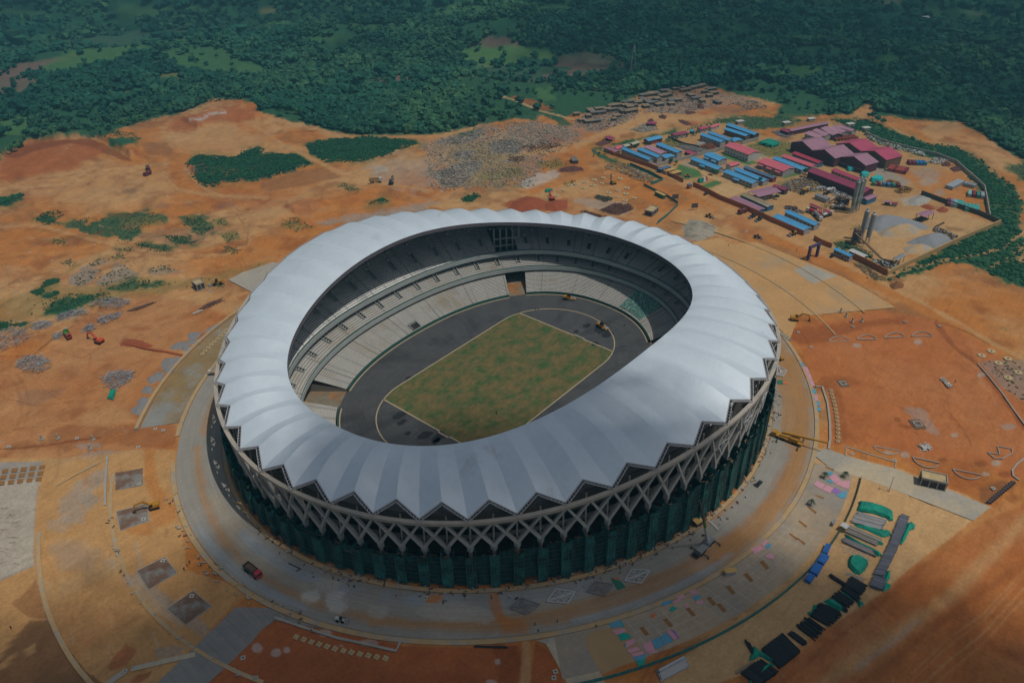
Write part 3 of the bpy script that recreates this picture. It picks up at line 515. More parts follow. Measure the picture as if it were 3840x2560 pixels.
nr, nc = R_.shape; i0 = (np.arange(nr-1)[:, None]*nc+np.arange(nc-1)).ravel(); Fg = np.stack([i0, i0+nc, i0+nc+1, i0+1], -1)
GM = M('soil', '#ffffff', var=.15, scale=.12, rough=.95, bump=.6, attr=True, spec=.1, fine=.15, fscale=.8, streak=((.05, .5, 1), .07))
ground = npmesh('ground', np.stack([X, Y, Zg], -1), Fg, GM, Cg, smooth=True); tag(ground, 'bare orange and red laterite earth with tyre tracks, weeds and forest floor', None, kind='structure')
b_ = MB(); b_.poly([(-9000, -9000, -4), (9000, -9000, -4), (9000, 9000, -4), (-9000, 9000, -4)])
tag(b_.build('outer_ground', M('far_soil', '#33503a', scale=.01, rough=1)), 'green land reaching to the horizon', None, kind='structure')
# ------------------------------------------------------------------ rings round the stadium
BASE = (150.3, 139.4, 1.92)
def se(ph, a, b, n):
    c, s = cos(ph), sin(ph); k = (abs(c)**n+abs(s)**n)**(-1/n); return a*k*c, b*k*s
def ringpt(deg, rho, cv=BASE): x, y = se(radians(deg), *cv); return x*rho, y*rho
def ringsheet(name, label, a0, a1, rr, mat, z=0.05, step=.35, cv=BASE, zones=None, base=None, kind='structure', nr=None, cv2=None):
    """flat sheet between two concentric superellipses, painted with the same ground zones, with length-wise uv"""
    closed = abs(a1-a0) >= 359.9; na = max(3, int(abs(a1-a0)/step)); ph = np.radians(np.linspace(a0, a1, na+1))
    def curve(cv, r):
        c, s = np.cos(ph), np.sin(ph); k = (abs(c)**cv[2]+abs(s)**cv[2])**(-1/cv[2]); return cv[0]*k*c*r, cv[1]*k*s*r
    x0, y0 = curve(cv, rr[0]); x1, y1 = curve(cv2 or cv, rr[1]); nr = nr or max(1, int(np.hypot(x1-x0, y1-y0).max()/1.3))
    t = np.linspace(0, 1, nr+1)[:, None]; X = x0*(1-t)+x1*t; Y = y0*(1-t)+y1*t; Zz = np.full(X.shape, z)
    nc = na+1; i0 = (np.arange(nr)[:, None]*nc+np.arange(nc-1)).ravel(); F = np.stack([i0, i0+nc, i0+nc+1, i0+1], -1)
    V = np.stack([X.ravel(), Y.ravel(), Zz.ravel()], -1)
    # make normals face up
    a, b, c = V[F[0, 0]], V[F[0, 1]], V[F[0, 2]]
    if np.cross(b-a, c-a)[2] < 0: F = F[:, ::-1]
    col = paint(V[:, 0], V[:, 1], V[:, 2], base, zones) if zones is not None else None
    o = npmesh(name, V, F, mat, col)
    me = o.data; uv = me.uv_layers.new(name='UVMap'); L = np.radians(np.linspace(a0, a1, na+1))*150; U = np.tile(L, (nr+1, 1)).ravel(); Vv = np.tile(np.linspace(0, 1, nr+1)[:, None]*float(np.hypot(x1-x0, y1-y0).mean()), (1, nc)).ravel()
    idx = F.ravel(); uv.data.foreach_set('uv', np.stack([U[idx], Vv[idx]], -1).astype(np.float32).ravel())
    return tag(o, label, None, kind=kind)
RD = []   # zones painted on the ring road
def rl(c, pts, hw, fe, no, op): RD.append(('l', [pxr(a, r) for a, r in pts], c, fe, no, op, hw))
def pxr(a, r):
    x, y = ringpt(a, r); u, v = proj(np.array([[x, y, 0.]])); return (float(u[0]), float(v[0]))
C_['rdg'] = np.array(lin('#8B877E')); C_['rdo'] = np.array(lin('#9C7448')); C_['rdb'] = np.array(lin('#8A9298')); C_['rdt'] = np.array(lin('#A8977A'))
rl('rdt', [(a, 1.05) for a in range(165, 241, 6)], 30, 30, 40, .35)
rl('rdo', [(a, 1.085+.012*sin(a*.07)) for a in range(150, 292, 5)], 15, 14, 12, .7)
rl('rdo', [(a, 1.1) for a in range(205, 262, 5)], 20, 14, 14, .7)
rl('rdo', [(a, 1.105) for a in range(255, 312, 5)], 34, 18, 16, .9)
rl('b', [(a, 1.075) for a in range(235, 290, 6)], 10, 14, 16, .4)
rl('rdo', [(a, 1.07) for a in range(288, 330, 5)], 44, 18, 14, .85)
rl('rdo', [(a, 1.06) for a in range(100, 150, 5)], 16, 12, 10, .6)
rl('rdb', [(a, 1.035) for a in range(176, 205, 5)], 22, 14, 12, .8)
rl('rdb', [(a, 1.118) for a in range(170, 200, 5)], 10, 8, 6, .8)
rl('rdb', [(a, 1.03) for a in range(205, 240, 5)], 30, 16, 18, .6)
rl('rdb', [(a, 1.12) for a in range(232, 262, 5)], 8, 8, 8, .7)
for a_, b_, c_, d_, k_ in ((480, 830, 80, 54, 'gw'), (700, 880, 100, 90, 'gw'), (620, 740, 110, 70, 'gy'), (1060, 960, 100, 70, 'gy'), (1200, 920, 90, 90, 'gr'), (900, 860, 150, 90, 'gr'), (1600, 960, 260, 90, 'gy'), (1380, 870, 90, 60, 'rdb'), (1860, 880, 130, 60, 'gr'), (1800, 1000, 260, 60, 'gy')):
    RD.append(('p', K(950, 1860, [(a_+c_*cos(t), b_+d_*sin(t)) for t in np.linspace(0, 6.28, 11)[:-1]]), k_, 5, 12, .7))
RD.append(('p', K(950, 1860, [(1440, 830), (1600, 830), (1560, 885), (1450, 885)]), 'o', 3, 5, .9))
RD.append(('p', K(950, 1860, [(1960, 760), (2060, 760), (2100, 1000), (2240, 1100), (2100, 1100), (2000, 960)]), 'o', 5, 8, .75))
RD.append(('p', K(1900, 1860, [(-60, 1000), (150, 1020), (200, 1100), (180, 1160), (-60, 1160)]), 'o', 6, 9, .6))
rl('o', [(258, 1.0), (266, 1.0)], 8, 6, 8, .6)
RM = M('road_surface', '#ffffff', var=.1, scale=.12, rough=.9, attr=True, fine=.1, fscale=.9, bump=.1, streak=((.04, 1.1, 1), .10), coord='UV')
ringsheet('road', 'grey gravel ring road with orange dirt tracks round the stadium', 0, 360, (.999, 1.137), RM, .02, zones=RD, base=C_['rdg'])
CM = M('kerb_concrete', '#AA9068', var=.12, scale=.3, rough=.9, fine=.1, col2='#9a8f80', thr=(.5, .6))
CG = M('grey_concrete', '#9A958A', var=.12, scale=.25, rough=.9, fine=.08)
PV = M('pavement_tan', '#B58D5C', var=.13, scale=.05, rough=.92, col2='#A08C70', thr=(.5, .66), fine=.09, fscale=.5)
PG = M('pavement_grey', '#9C968A', var=.12, scale=.06, rough=.92, col2='#B0A288', thr=(.48, .6), fine=.1, fscale=.6)
def strip(name, label, a0, a1, r0_, r1_, z0, z1, mat, step=1.2):
    n = int(abs(a1-a0)/step); A = [a0+(a1-a0)*i/n for i in range(n+1)]; rows = []
    for r, z in ((r0_, z0), (r0_, z1), (r1_, z1), (r1_, z0)): rows.append([(*ringpt(a, r), z) for a in A])
    b = MB().quadgrid(rows)
    return tag(b.build(name, mat), label, None, kind='structure')
strip('kerb', 'tan inner kerb strip between the stadium foot and the ring road', 0, 360, .985, .997, -.2, .25, CM)
strip('kerb', 'tan outer paving strip along the rim of the ring road', 152, 505, 1.139, 1.153, -.2, .22, CM)
tw = ringsheet('pavement', 'beige concrete promenade with paler slab joints, bottom right of the stadium', 229, 282, (1.154, 1.272), M('promenade', '#A39178', var=.12, scale=.06, rough=.92, col2='#8E867A', thr=(.45, .6), fine=.1, fscale=.5), .06)
# slab joints of the promenade
jb = MB()
for r in (1.178, 1.2, 1.222, 1.245):
    rows = [[(*ringpt(a, r+o), .075) for a in np.arange(236, 268, .6)] for o in (-.0006, .0006)]; jb.quadgrid(rows)
for a in np.arange(236, 268, 2.35):
    jb.poly([(*ringpt(a-.04, 1.158), .079), (*ringpt(a-.04+1.2, 1.27), .079), (*ringpt(a+.04+1.2, 1.27), .079), (*ringpt(a+.04, 1.158), .079)])
tag(jb.build('paving_joint', M('joint', '#A8A193', rough=1)), 'pale mortar joints between the promenade slabs', None, kind='structure')
ringsheet('pavement', 'dusty paved ring segment up to the outer wall, upper left of the stadium', 104, 141, (1.155, 1.28), M('dusty_road', '#86704A', var=.18, scale=.08, rough=.95, col2='#85857F', thr=(.45, .58), fine=.1, fscale=.6), .05)
for r_a, a0, a1, lb in ((1.283, 103, 141.5, 'pale parapet wall edging the dusty ring segment on the left'),):
    n = 60; w_ = MB(); rows = []
    for r, z in ((r_a, 0), (r_a, 1.6), (r_a+.012, 1.6), (r_a+.012, 0)): rows.append([(*ringpt(a0+(a1-a0)*i/n, r), z) for i in range(n+1)])
    w_.quadgrid(rows); w_.poly([rows[k][0] for k in range(4)]); w_.poly([rows[k][-1] for k in (3, 2, 1, 0)])
    tag(w_.build('parapet_wall', CM), lb, 'wall')
def pline(name, label, pts, w, h, mat, z=0, cat=None, kind='structure', px=True):
    """wall / kerb of width w and height h along photo pixels"""
    P = [G(*p) for p in pts] if px else pts
    b = MB(); Ls, Rs = [], []
    for i, p in enumerate(P):
        a = P[max(0, i-1)]; c = P[min(len(P)-1, i+1)]; d = (c[0]-a[0], c[1]-a[1]); L = hypot(*d) or 1; n = (-d[1]/L*w/2, d[0]/L*w/2)
        Ls.append((p[0]+n[0], p[1]+n[1])); Rs.append((p[0]-n[0], p[1]-n[1]))
    rows = [[(*p, z) for p in Rs], [(*p, z+h) for p in Rs], [(*p, z+h) for p in Ls], [(*p, z) for p in Ls]]
    b.quadgrid(rows); b.poly([rows[k][0] for k in range(4)]); b.poly([rows[k][-1] for k in (3, 2, 1, 0)])
    o = b.build(name, mat, loc=(P[0][0], P[0][1], 0)); return tag(o, label, cat, kind=kind if not cat else None)
def arc(a0, a1, r, st=2.): n = max(2, int(abs(a1-a0)/st)); return [ringpt(a0+(a1-a0)*i/n, r) for i in range(n+1)]
pline('kerb', 'pale kerb arc across the tan yard at lower left', arc(151, 197, 1.325), 1.4, .25, CM, px=False)
pline('kerb', 'outermost kerb arc at the bottom left corner', arc(158, 196, 1.512), 1.6, .2, CM, px=False)
pline('kerb', 'kerb arc across the tan plaza, upper right, nearer the stadium', arc(318, 362, 1.355), .9, .35, CM, px=False)
pline('kerb', 'outer kerb arc across the tan plaza, upper right', arc(323, 368, 1.56), .9, .35, CM, px=False)
def psheet(name, label, pts, mat, z=.05, px=True):
    P = [G(*p) for p in pts] if px else pts; a = sum(P[i][0]*P[(i+1) % len(P)][1]-P[(i+1) % len(P)][0]*P[i][1] for i in range(len(P)))
    if a < 0: P = P[::-1]
    b = MB().poly([(*p, z) for p in P]); o = b.build(name, mat, loc=(P[0][0], P[0][1], 0)); return tag(o, label, None, kind='structure')
psheet('pavement', 'wide tan concrete plaza beside the haul road, right of the stadium', [ringpt(a, 1.157) for a in range(318, 352, 3)]+[G(*p) for p in K(1900, 600, [(1560, 690), (1780, 655), (1880, 710), (1970, 700)])+K(2840, 600, [(0, 690), (400, 850), (700, 975), (900, 1080), (1160, 1238), (900, 1262), (480, 1300), (350, 1302)])], PV, .04, px=False)
psheet('pavement', 'grey concrete patch in the tan plaza', K(2840, 600, [(305, 925), (430, 880), (670, 975), (560, 1010), (465, 1040)]), PG, .07)
psheet('road', 'pale concrete road running right from the ring road', K(2840, 1200, [(478, 1135), (500, 1090), (590, 1082), (750, 1140), (1160, 1250), (1640, 1440), (1960, 1568), (1885, 1625), (1815, 1683), (1230, 1455), (900, 1330), (830, 1310), (640, 1262)]), PG, .08)
psheet('road', 'grey ridged concrete ramp at lower left', [ringpt(a, 1.155) for a in (190.5, 193, 196, 199.3)]+[G(*p) for p in K(950, 1860, [(180, 1040), (60, 1130), (0, 1210), (-200, 1400), (-450, 1640), (-560, 1740), (-980, 1740), (-800, 1560), (-300, 1080), (-150, 930)])],
       M('ridged_concrete', '#7F7C78', var=.1, scale=.3, rough=.9, streak=((1.6, .05, 1), .14)), .06, px=False)
psheet('pavement', 'pale concrete slab path at the bottom centre', K(1900, 1860, [(245, 1212), (420, 1175), (700, 1132), (665, 1175), (660, 1240), (720, 1380), (800, 1500), (860, 1640), (560, 1680), (440, 1430), (330, 1240)]), PG, .045)
psheet('pavement', 'small tan paved quarter below the promenade', K(1900, 1860, [(715, 1132), (870, 1105), (1000, 1080), (1180, 1360), (1000, 1410), (805, 1495), (730, 1380), (668, 1240), (675, 1175)]), M('pavement_dust', '#A28660', var=.12, scale=.1, rough=.95), .1)
# sunk rectangular beds, manholes etc come with the small things
# ------------------------------------------------------------------ pitch and track
FM = M('pitch_grass', '#695C3B', var=.3, scale=.4, rough=1, col2='#34552F', thr=(.42, .66), stretch=(.75, 1, 1), fine=.2, fscale=1.3, streak=((.04, .9, 1), .06))
psheet('football_pitch', 'patchy brown and green grass pitch with pale mowing streaks', [(-55.6, -34)]+[(x, -36.1) for x in (-48, -42)]+[(x, -36.2) for x in (-20, 0, 20)]+[(42, -36.1), (48, -36), (54.9, -34), (54.9, 34), (48, 36), (42, 36.2), (0, 36.2), (-42, 36.2), (-48, 36), (-55.6, 34)], FM, .05, px=False)
TM = M('asphalt', '#474849', var=.14, scale=.08, rough=.85, fine=.08, fscale=.8, col2='#3A3B3D', thr=(.5, .62), streak=((.03, .9, 1), .16), coord='UV')
TRK = (95.9, 67.6, 2.24)
trk = ringsheet('running_track', 'dark bare asphalt running track round the pitch', 0, 360, (1, 1), TM, .02, cv=(97, 68.6, 2.24), cv2=(46, 34, 3.2), nr=24)
psheet('running_track', 'dark bare asphalt inside the track bends', [se(t, 47, 35, 3.2) for t in np.linspace(0, 2*pi, 73)[:-1]], M('asphalt_inner', '#464749', var=.15, scale=.07, rough=.85, fine=.08, fscale=.7, col2='#3a3b3e', thr=(.5, .6)), .012, px=False)
SC = M('curb_stone', '#A99A80', var=.1, rough=.9)
cp = [(42.2*1.0+36.5*cos(t), 36.5*sin(t)) for t in np.linspace(-pi/2, pi/2, 25)]+[(-42.2-36.5*cos(t), -36.5*sin(t)) for t in np.linspace(-pi/2, pi/2, 25)]
cp = [(x, y) for x, y in cp]; cp.append(cp[0]); pline('kerb', 'pale inner kerb of the running track', cp, .55, .18, SC, px=False)
for xx, nm in ((55.2, 'far'), (-55.9, 'near')):
    pline('kerb', 'pale kerb along the %s end line of the pitch' % nm, [(xx, -34.2), (xx, -14), (xx+.9*np.sign(xx), -13.5), (xx+.9*np.sign(xx), -7), (xx, -6.5), (xx, 13), (xx, 34.2)], .7, .18, SC, px=False)
DK = M('tar_patch', '#26282B', rough=.6)
tarp = [K(950, 1200, [(1235, 795)]), K(950, 1200, [(1252, 853)]), K(950, 1200, [(1298, 950)]), K(950, 1200, [(1450, 963)]), K(950, 1200, [(1568, 978)]), K(950, 1200, [(1533, 1018)]), K(950, 1200, [(1305, 485)]), K(1900, 1200, [(670, 48)]), K(1900, 1200, [(850, 120)]), K(1900, 1200, [(745, 198)]), K(1900, 1200, [(800, 75)]), K(1900, 1200, [(585, 8+90)])]
for q, ((px, py),) in enumerate(tarp):
    cx, cy = G(px, py); n = 14; rr = [random.uniform(.7, 1.25) for _ in range(n)]; S = (3.2, 2.2, 1.6, 3.4, 3.6, 2.2, 1.8, 2.6, 3.6, 2.2, 4.0, 1.6)[q]
    psheet('track', 'dark tar stain on the asphalt', [(cx+S*rr[i]*1.3*cos(2*pi*i/n), cy+S*rr[i]*.8*sin(2*pi*i/n)) for i in range(n)], DK, .06, px=False)
# ------------------------------------------------------------------ THE STADIUM
ST = thing('stadium', 'oval stadium under construction with pale scalloped roof, X braces and green netting', 'stadium')
WHT = M('roof_sheet', '#C6D2DA', col2='#AEB4B8', thr=(.62, .74), var=.05, scale=.09, rough=.38, spec=.5, metal=.12, fine=.03, fscale=.4)
STL = M('dark_steel', '#5E5C60', var=.1, rough=.6, metal=.2); STL2 = M('pale_steel', '#A8A8AA', var=.08, rough=.5)
CON = M('concrete', '#A9A7A1', var=.1, scale=.2, rough=.85, col2='#8E8C87', thr=(.52, .64), fine=.06)
CON2 = M('beam_concrete', '#A8A093', var=.08, scale=.25, rough=.85, col2='#93908a', thr=(.5, .64))
SEAT = M('terrace', '#A8A6A0', var=.1, scale=.12, rough=.9, col2='#9A917E', thr=(.5, .66), fine=.1, fscale=1.2)
SEATU = M('terrace_upper', '#DCDCD8', var=.1, scale=.12, rough=.9, col2='#BEBFBE', thr=(.46, .6), fine=.1)
DARK = M('dark_void', '#1A1B1C', rough=1); UNDER = M('underside', '#34332F', var=.2, rough=1); RISER = M('riser', '#7C7A74', var=.1, rough=1)  # void and underside tones are darkened to stand in for shade
RING = (145.34, 135.44, 1.90); INN = (112.2, 85.1, 2.25)
def rz_(ph): return 36.94-6.14*cos(2*ph)-.85*sin(2*ph)+2.24*cos(4*ph)
def iz_(ph): return 43.37-6.35*cos(2*ph)+1.04*sin(2*ph)+1.58*cos(4*ph)
NB = 48
def roofpt(ph, s, t):
    """t: 0 in a valley, 1 on a ridge; s: 0 outer edge, 1 inner edge"""
    o = se(ph, *RING); i = se(ph, *INN); wd = hypot(o[0]-i[0], o[1]-i[1]); s0 = .02+t*4.6/wd; s = s0+(1-s0)*s
    z = (rz_(ph)+1.2)*(1-s)+iz_(ph)*s+2.6*4*s*(1-s)*.9
    z += 4.7*t*(1-s)**.72*(.45+.55*sst(np.float64(s), 0, .55))
    return (o[0]*(1-s)+i[0]*s, o[1]*(1-s)+i[1]*s, z)
RF = thing('roof', None, None); RF.parent = ST; del_ = None
NS, NU = 20, 3
for b in range(NB):
    mb = MB(); a0 = radians(b*7.5)
    for side in (0, 1):
        top = []
        for si in range(NS+1):
            row = []
            for u in range(NU+1):
                q = u/NU*.5+side*.5; ph = a0+radians(7.5)*q; t = 1-abs(2*q-1); row.append(roofpt(ph, si/NS, t))
            top.append(row)
        mb.quadgrid(top, 0)
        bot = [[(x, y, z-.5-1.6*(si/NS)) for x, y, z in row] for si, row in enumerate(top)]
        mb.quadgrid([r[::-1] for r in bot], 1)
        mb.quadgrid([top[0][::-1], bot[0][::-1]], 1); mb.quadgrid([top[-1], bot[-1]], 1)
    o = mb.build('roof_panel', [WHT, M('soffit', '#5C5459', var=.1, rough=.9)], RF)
    me = o.data
# steel lattice edging along the scalloped outer edge and the inner edge
tb = MB()
for b in range(NB):
    a0 = radians(b*7.5)
    for side in (0, 1):
        pr_ = []
        for u in range(9):
            q = u/8*.5+side*.5; ph = a0+radians(7.5)*q; t = 1-abs(2*q-1); p = roofpt(ph, 0, t); p2 = roofpt(ph, .035, t)
            o = mathutils.Vector((p[0]-p2[0], p[1]-p2[1], 0)).normalized()*1.25; pr_.append((mathutils.Vector(p)+mathutils.Vector((0, 0, -.15)), mathutils.Vector(p)+o+mathutils.Vector((0, 0, -.35))))
        for k in range(8):
            tb.bar(pr_[k][1], pr_[k+1][1], .22, .3); 
        for k in range(9): tb.bar(pr_[k][0], pr_[k][1], .16)
        tb.bar(pr_[0][0], pr_[8][0], .3, .5)
tb.build('roof_edge_truss', STL2, ST)
tb = MB(); NI = 192
P0 = []; P1 = []
for i in range(NI):
    ph = 2*pi*i/NI; x, y = se(ph, *INN); x2, y2 = se(ph, INN[0]+2.2, INN[1]+2.2, INN[2]); z = iz_(ph); P0.append((x, y, z-1.9)); P1.append((x2, y2, z-5.2))
for i in range(NI):
    j = (i+1) % NI; tb.bar(P0[i], P0[j], .5); tb.bar(P1[i], P1[j], .45); tb.bar(P0[i] if i % 2 else P1[i], P1[j] if i % 2 else P0[j], .28)
tb.build('inner_truss', STL, ST)
tb = MB()                                     # radial trusses under the roof and their posts
for b in range(NB):
    ph = radians(b*7.5); pts = [roofpt(ph, s, 0) for s in (0, .25, .5, .75, 1)]
    lo = [(p[0], p[1], p[2]-d) for p, d in zip(pts, (1.2, 3.4, 4.2, 4.8, 5.0))]
    tb = MB()
    for k in range(4):
        tb.bar(lo[k], lo[k+1], .5); tb.bar((pts[k][0], pts[k][1], pts[k][2]-.9), lo[k+1], .3)
    tb.build('roof_truss', STL, ST)

# ring beam
def sweep(cvs, n=288, mi=0, mb=None):
    mb = mb or MB(); rows = [[f(2*pi*i/n) for i in range(n)] for f in cvs]; rows.append(rows[0]); mb.quadgrid(rows, mi, closed=True); return mb
def rb(dr, dz): return lambda ph: (*se(ph, RING[0]+dr, RING[1]+dr, RING[2]), rz_(ph)+dz)
sweep([rb(.85, .7), rb(-.85, .7), rb(-.75, -.75), rb(.75, -.75)]).build('ring_beam', CON2, ST)
# V braces
BOT = (142.6, 132.5, 1.92)
def nz_(ph): return 19.0-4.4*cos(2*ph)
for k in range(96):
    ph = 2*pi*k/96; mb = MB(); b0 = (*se(ph, *BOT), nz_(ph)); dp = 2*pi/96
    for s in (-1, 1):
        p1 = ph+s*dp; t = (*se(p1, *RING), rz_(p1)-.3); mb.bar(b0, t, 1.85, 1.4, w2=1.05)
    top = (*se(ph, RING[0]-4, RING[1]-4, RING[2]), rz_(ph)-.5); mb.bar((b0[0]*.995, b0[1]*.995, b0[2]), top, .5)
    mb.bar((b0[0], b0[1], b0[2]+.8), (b0[0], b0[1], b0[2]-2.4), 2.0, 1.8)
    mb.build('brace', CON, ST)
# columns under the braces
cb = MB()
for k in range(96):
    ph = 2*pi*k/96; x, y = se(ph, *BOT); cb.cyl(x, y, -.2, nz_(ph)-2.0, .85, 8)
co = cb.build('column', CON, ST); co['kind'] = 'stuff'
# tiers
def tier(name, c0, z0, c1, z1, rows, mat, gaps=(), n=384, parent=ST, drop=2.0, notch=None):
    """stepped terrace from curve c0 to curve c1; gaps: (phi0, phi1) left open, in degrees"""
    mb = MB(); V = []
    lev = []
    for r in range(rows):
        t0, t1 = r/rows, (r+1)/rows; lev += [(t0, (r+.0)/rows), (t0, (r+1)/rows), (t1, (r+1)/rows)]
    def okk(i):
        a = (i+.5)*360/n
        return not any(g0 <= a <= g1 for g0, g1 in gaps)
    P = []
    for t, zt in lev:
        row = []
        for i in range(n):
            ph = 2*pi*i/n; a = se(ph, *c0); b = se(ph, *c1); za = z0(ph) if callable(z0) else z0; zb = z1(ph) if callable(z1) else z1
            row.append((a[0]*(1-t)+b[0]*t, a[1]*(1-t)+b[1]*t, za*(1-zt)+zb*zt))
        P.append(row)
    k0 = 0
    for row in P: mb.v += row
    for r in range(len(P)-1):
        mi = 1 if (r % 3 == 0) else 0
        for i in range(n):
            if not okk(i): continue
            j = (i+1) % n; mb.f.append((r*n+i, r*n+j, (r+1)*n+j, (r+1)*n+i)[::-1]); mb.m.append(mi)
    # underside
    k = len(mb.v); mb.v += [(p[0], p[1], p[2]-drop) for p in P[0]]+[(p[0], p[1], p[2]-drop) for p in P[-1]]
    for i in range(n):
        if okk(i):
            j = (i+1) % n; mb.f.append((k+i, k+j, k+n+j, k+n+i)); mb.m.append(2); mb.f.append((i, j, k+j, k+i)); mb.m.append(1); q = (len(P)-1)*n; mb.f.append((q+i, k+n+i, k+n+j, q+j)); mb.m.append(1)
    return mb.build(name, [mat, RISER, UNDER], parent)
LF = (96.3, 68.0, 2.24); LR = (118, 91, 2.25); MF = (112.3, 83.4, 2.23); MR = (124.5, 99.5, 2.28); UF = (114.8, 92, 2.33); UR = (138.2, 126.5, 2.0)
GATES = [(40.5, 48), (129.5, 139.5), (221, 229), (312, 320)]
tier('lower_terrace', LF, 1.3, LR, 9.6, 22, SEAT, GATES, drop=1.0)
tier('middle_terrace', MF, 10.2, MR, 16.2, 11, SEAT, (), drop=1.2)
tier('upper_terrace', UF, 18.6, UR, lambda p: 31.5-4.5*cos(2*p), 26, SEATU, [(41, 49)], drop=1.4)
def band(name, cv, z0, z1, mat, th=.35, a0=0, a1=360, n=288, parent=ST):
    f = lambda c: (c if callable(c) else (lambda p: c)); z0f, z1f = f(z0), f(z1); A = [radians(a0+(a1-a0)*i/n) for i in range(n+1)]
    rows = [[(*se(p, cv[0]+d, cv[1]+d, cv[2]), z(p)) for p in A] for d, z in ((0, z0f), (0, z1f), (th, z1f), (th, z0f))]
    rows.append(rows[0]); return MB().quadgrid([r[::-1] for r in rows]).build(name, mat, parent)
PARA = M('parapet', '#9DA3A0', var=.1, scale=.2, rough=.8); GREEN = M('green_barrier', '#2F5B54', var=.15, rough=.8)
band('parapet', (MF[0]-.5, MF[1]-.5, MF[2]), 8.8, 11.4, PARA); band('parapet', (UF[0]-.5, UF[1]-.5, UF[2]), 17.2, 19.9, PARA)
band('railing', (MF[0]-.2, MF[1]-.2, MF[2]), 11.4, 12.2, GREEN, .1); band('railing', (UF[0]-.2, UF[1]-.2, UF[2]), 19.9, 20.6, GREEN, .1)
for g0, g1 in ((48, 129.5), (139.5, 221), (229, 312), (320, 400.5)):
    band('track_barrier', (LF[0]-.9, LF[1]-.9, LF[2]), .02, 1.9, GREEN, .25, g0, g1, 90); band('front_kerb', (LF[0]-2.0, LF[1]-2.0, LF[2]), .02, .35, SC, .6, g0, g1, 90)
# sky boxes between middle and upper tier, dark bowl behind, back wall of the upper tier
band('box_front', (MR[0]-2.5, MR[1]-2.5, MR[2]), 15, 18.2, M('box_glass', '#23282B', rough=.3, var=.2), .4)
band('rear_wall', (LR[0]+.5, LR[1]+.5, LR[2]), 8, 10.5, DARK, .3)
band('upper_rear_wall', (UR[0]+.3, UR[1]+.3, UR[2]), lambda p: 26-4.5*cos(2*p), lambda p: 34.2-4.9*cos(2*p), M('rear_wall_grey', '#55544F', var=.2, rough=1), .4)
# expansion joints: thin dark radial lines; vomitories: concrete frames round flat black faces standing in for shaded openings
jb = MB()
for k in range(24):
    ph = radians(k*15+3.5)
    for c0, z0, c1, z1 in ((LF, 1.55, LR, 9.75), (MF, 10.45, MR, 16.35), (UF, 18.95, UR, 31.8-4.5*cos(2*ph))):
        if c0 is LF and any(g0 <= (k*15+3.5) <= g1 for g0, g1 in GATES): continue
        if c0 is UF and 41 <= k*15+3.5 <= 49: continue
        MB().bar((*se(ph, *c0), z0), (*se(ph, *c1), z1), .34, .5).build('expansion_joint', RISER, ST)
sb = MB()
for k in range(72):                           # stair flights as paler ribbons
    ph = radians(k*5+1.2)
    if any(g0-1 <= k*5+1.2 <= g1+1 for g0, g1 in GATES): continue
    sb.bar((*se(ph, *LF), 1.5), (*se(ph, *LR), 9.72), 1.0, .36)
for k in range(48):
    ph = radians(k*7.5+6.0)
    if not 40 < k*7.5+6 < 50: sb.bar((*se(ph, *UF), 18.9), (*se(ph, *UR), 31.75-4.5*cos(2*ph)), 1.0, .36)
sb.build('stair_flight', M('stair', '#8F8E89', var=.1, rough=.9), ST)
def lerp_t(c0, z0, c1, z1, ph, t):
    a, b = se(ph, *c0), se(ph, *c1); return mathutils.Vector((a[0]*(1-t)+b[0]*t, a[1]*(1-t)+b[1]*t, z0*(1-t)+z1*t))
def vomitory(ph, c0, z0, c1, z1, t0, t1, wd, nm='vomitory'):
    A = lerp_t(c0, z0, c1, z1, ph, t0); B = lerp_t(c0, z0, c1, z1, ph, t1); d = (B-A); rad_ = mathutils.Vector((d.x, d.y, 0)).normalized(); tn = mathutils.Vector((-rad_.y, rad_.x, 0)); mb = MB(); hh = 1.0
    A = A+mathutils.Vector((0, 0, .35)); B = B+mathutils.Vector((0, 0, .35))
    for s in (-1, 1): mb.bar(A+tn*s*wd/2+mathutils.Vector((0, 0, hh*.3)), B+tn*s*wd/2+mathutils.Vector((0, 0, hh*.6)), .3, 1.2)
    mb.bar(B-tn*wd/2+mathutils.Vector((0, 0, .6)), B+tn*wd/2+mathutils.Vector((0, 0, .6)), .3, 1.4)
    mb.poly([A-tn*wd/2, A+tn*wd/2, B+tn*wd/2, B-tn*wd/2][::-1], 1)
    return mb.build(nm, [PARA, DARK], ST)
for k in range(48):
    a = k*7.35+1.0; ph = radians(a)
    if not 38 < a < 52: vomitory(ph, UF, 18.6, UR, 31.5-4.5*cos(2*ph), .26, .48, 2.4)
    vomitory(radians(k*7.2+6.6), MF, 10.2, MR, 16.2, .28, .66, 2.3)
for a in (89, 180, 270): vomitory(radians(a), LF, 1.3, LR, 9.6, .02, .2, 6)
# scoreboard opening in the upper tier
gp = [se(radians(a), UF[0]+9, UF[1]+9, UF[2]) for a in (41, 45, 49)]
mb = MB()
for z in (14, 20, 25): mb.bar((*gp[0], z), (*gp[1], z), 1.0, .6); mb.bar((*gp[1], z), (*gp[2], z), 1.0, .6)
for a in (41, 43, 45, 47, 49): x, y = se(radians(a), UF[0]+9, UF[1]+9, UF[2]); mb.bar((x, y, 8), (x, y, 33), .8)
mb.build('scoreboard_frame', CON, ST)
band('dark_backdrop', (UR[0]-4, UR[1]-4, UR[2]), 12, 35, DARK, .3, 39, 51, 12)  # added dark sheet, hides the bright ground behind the opening
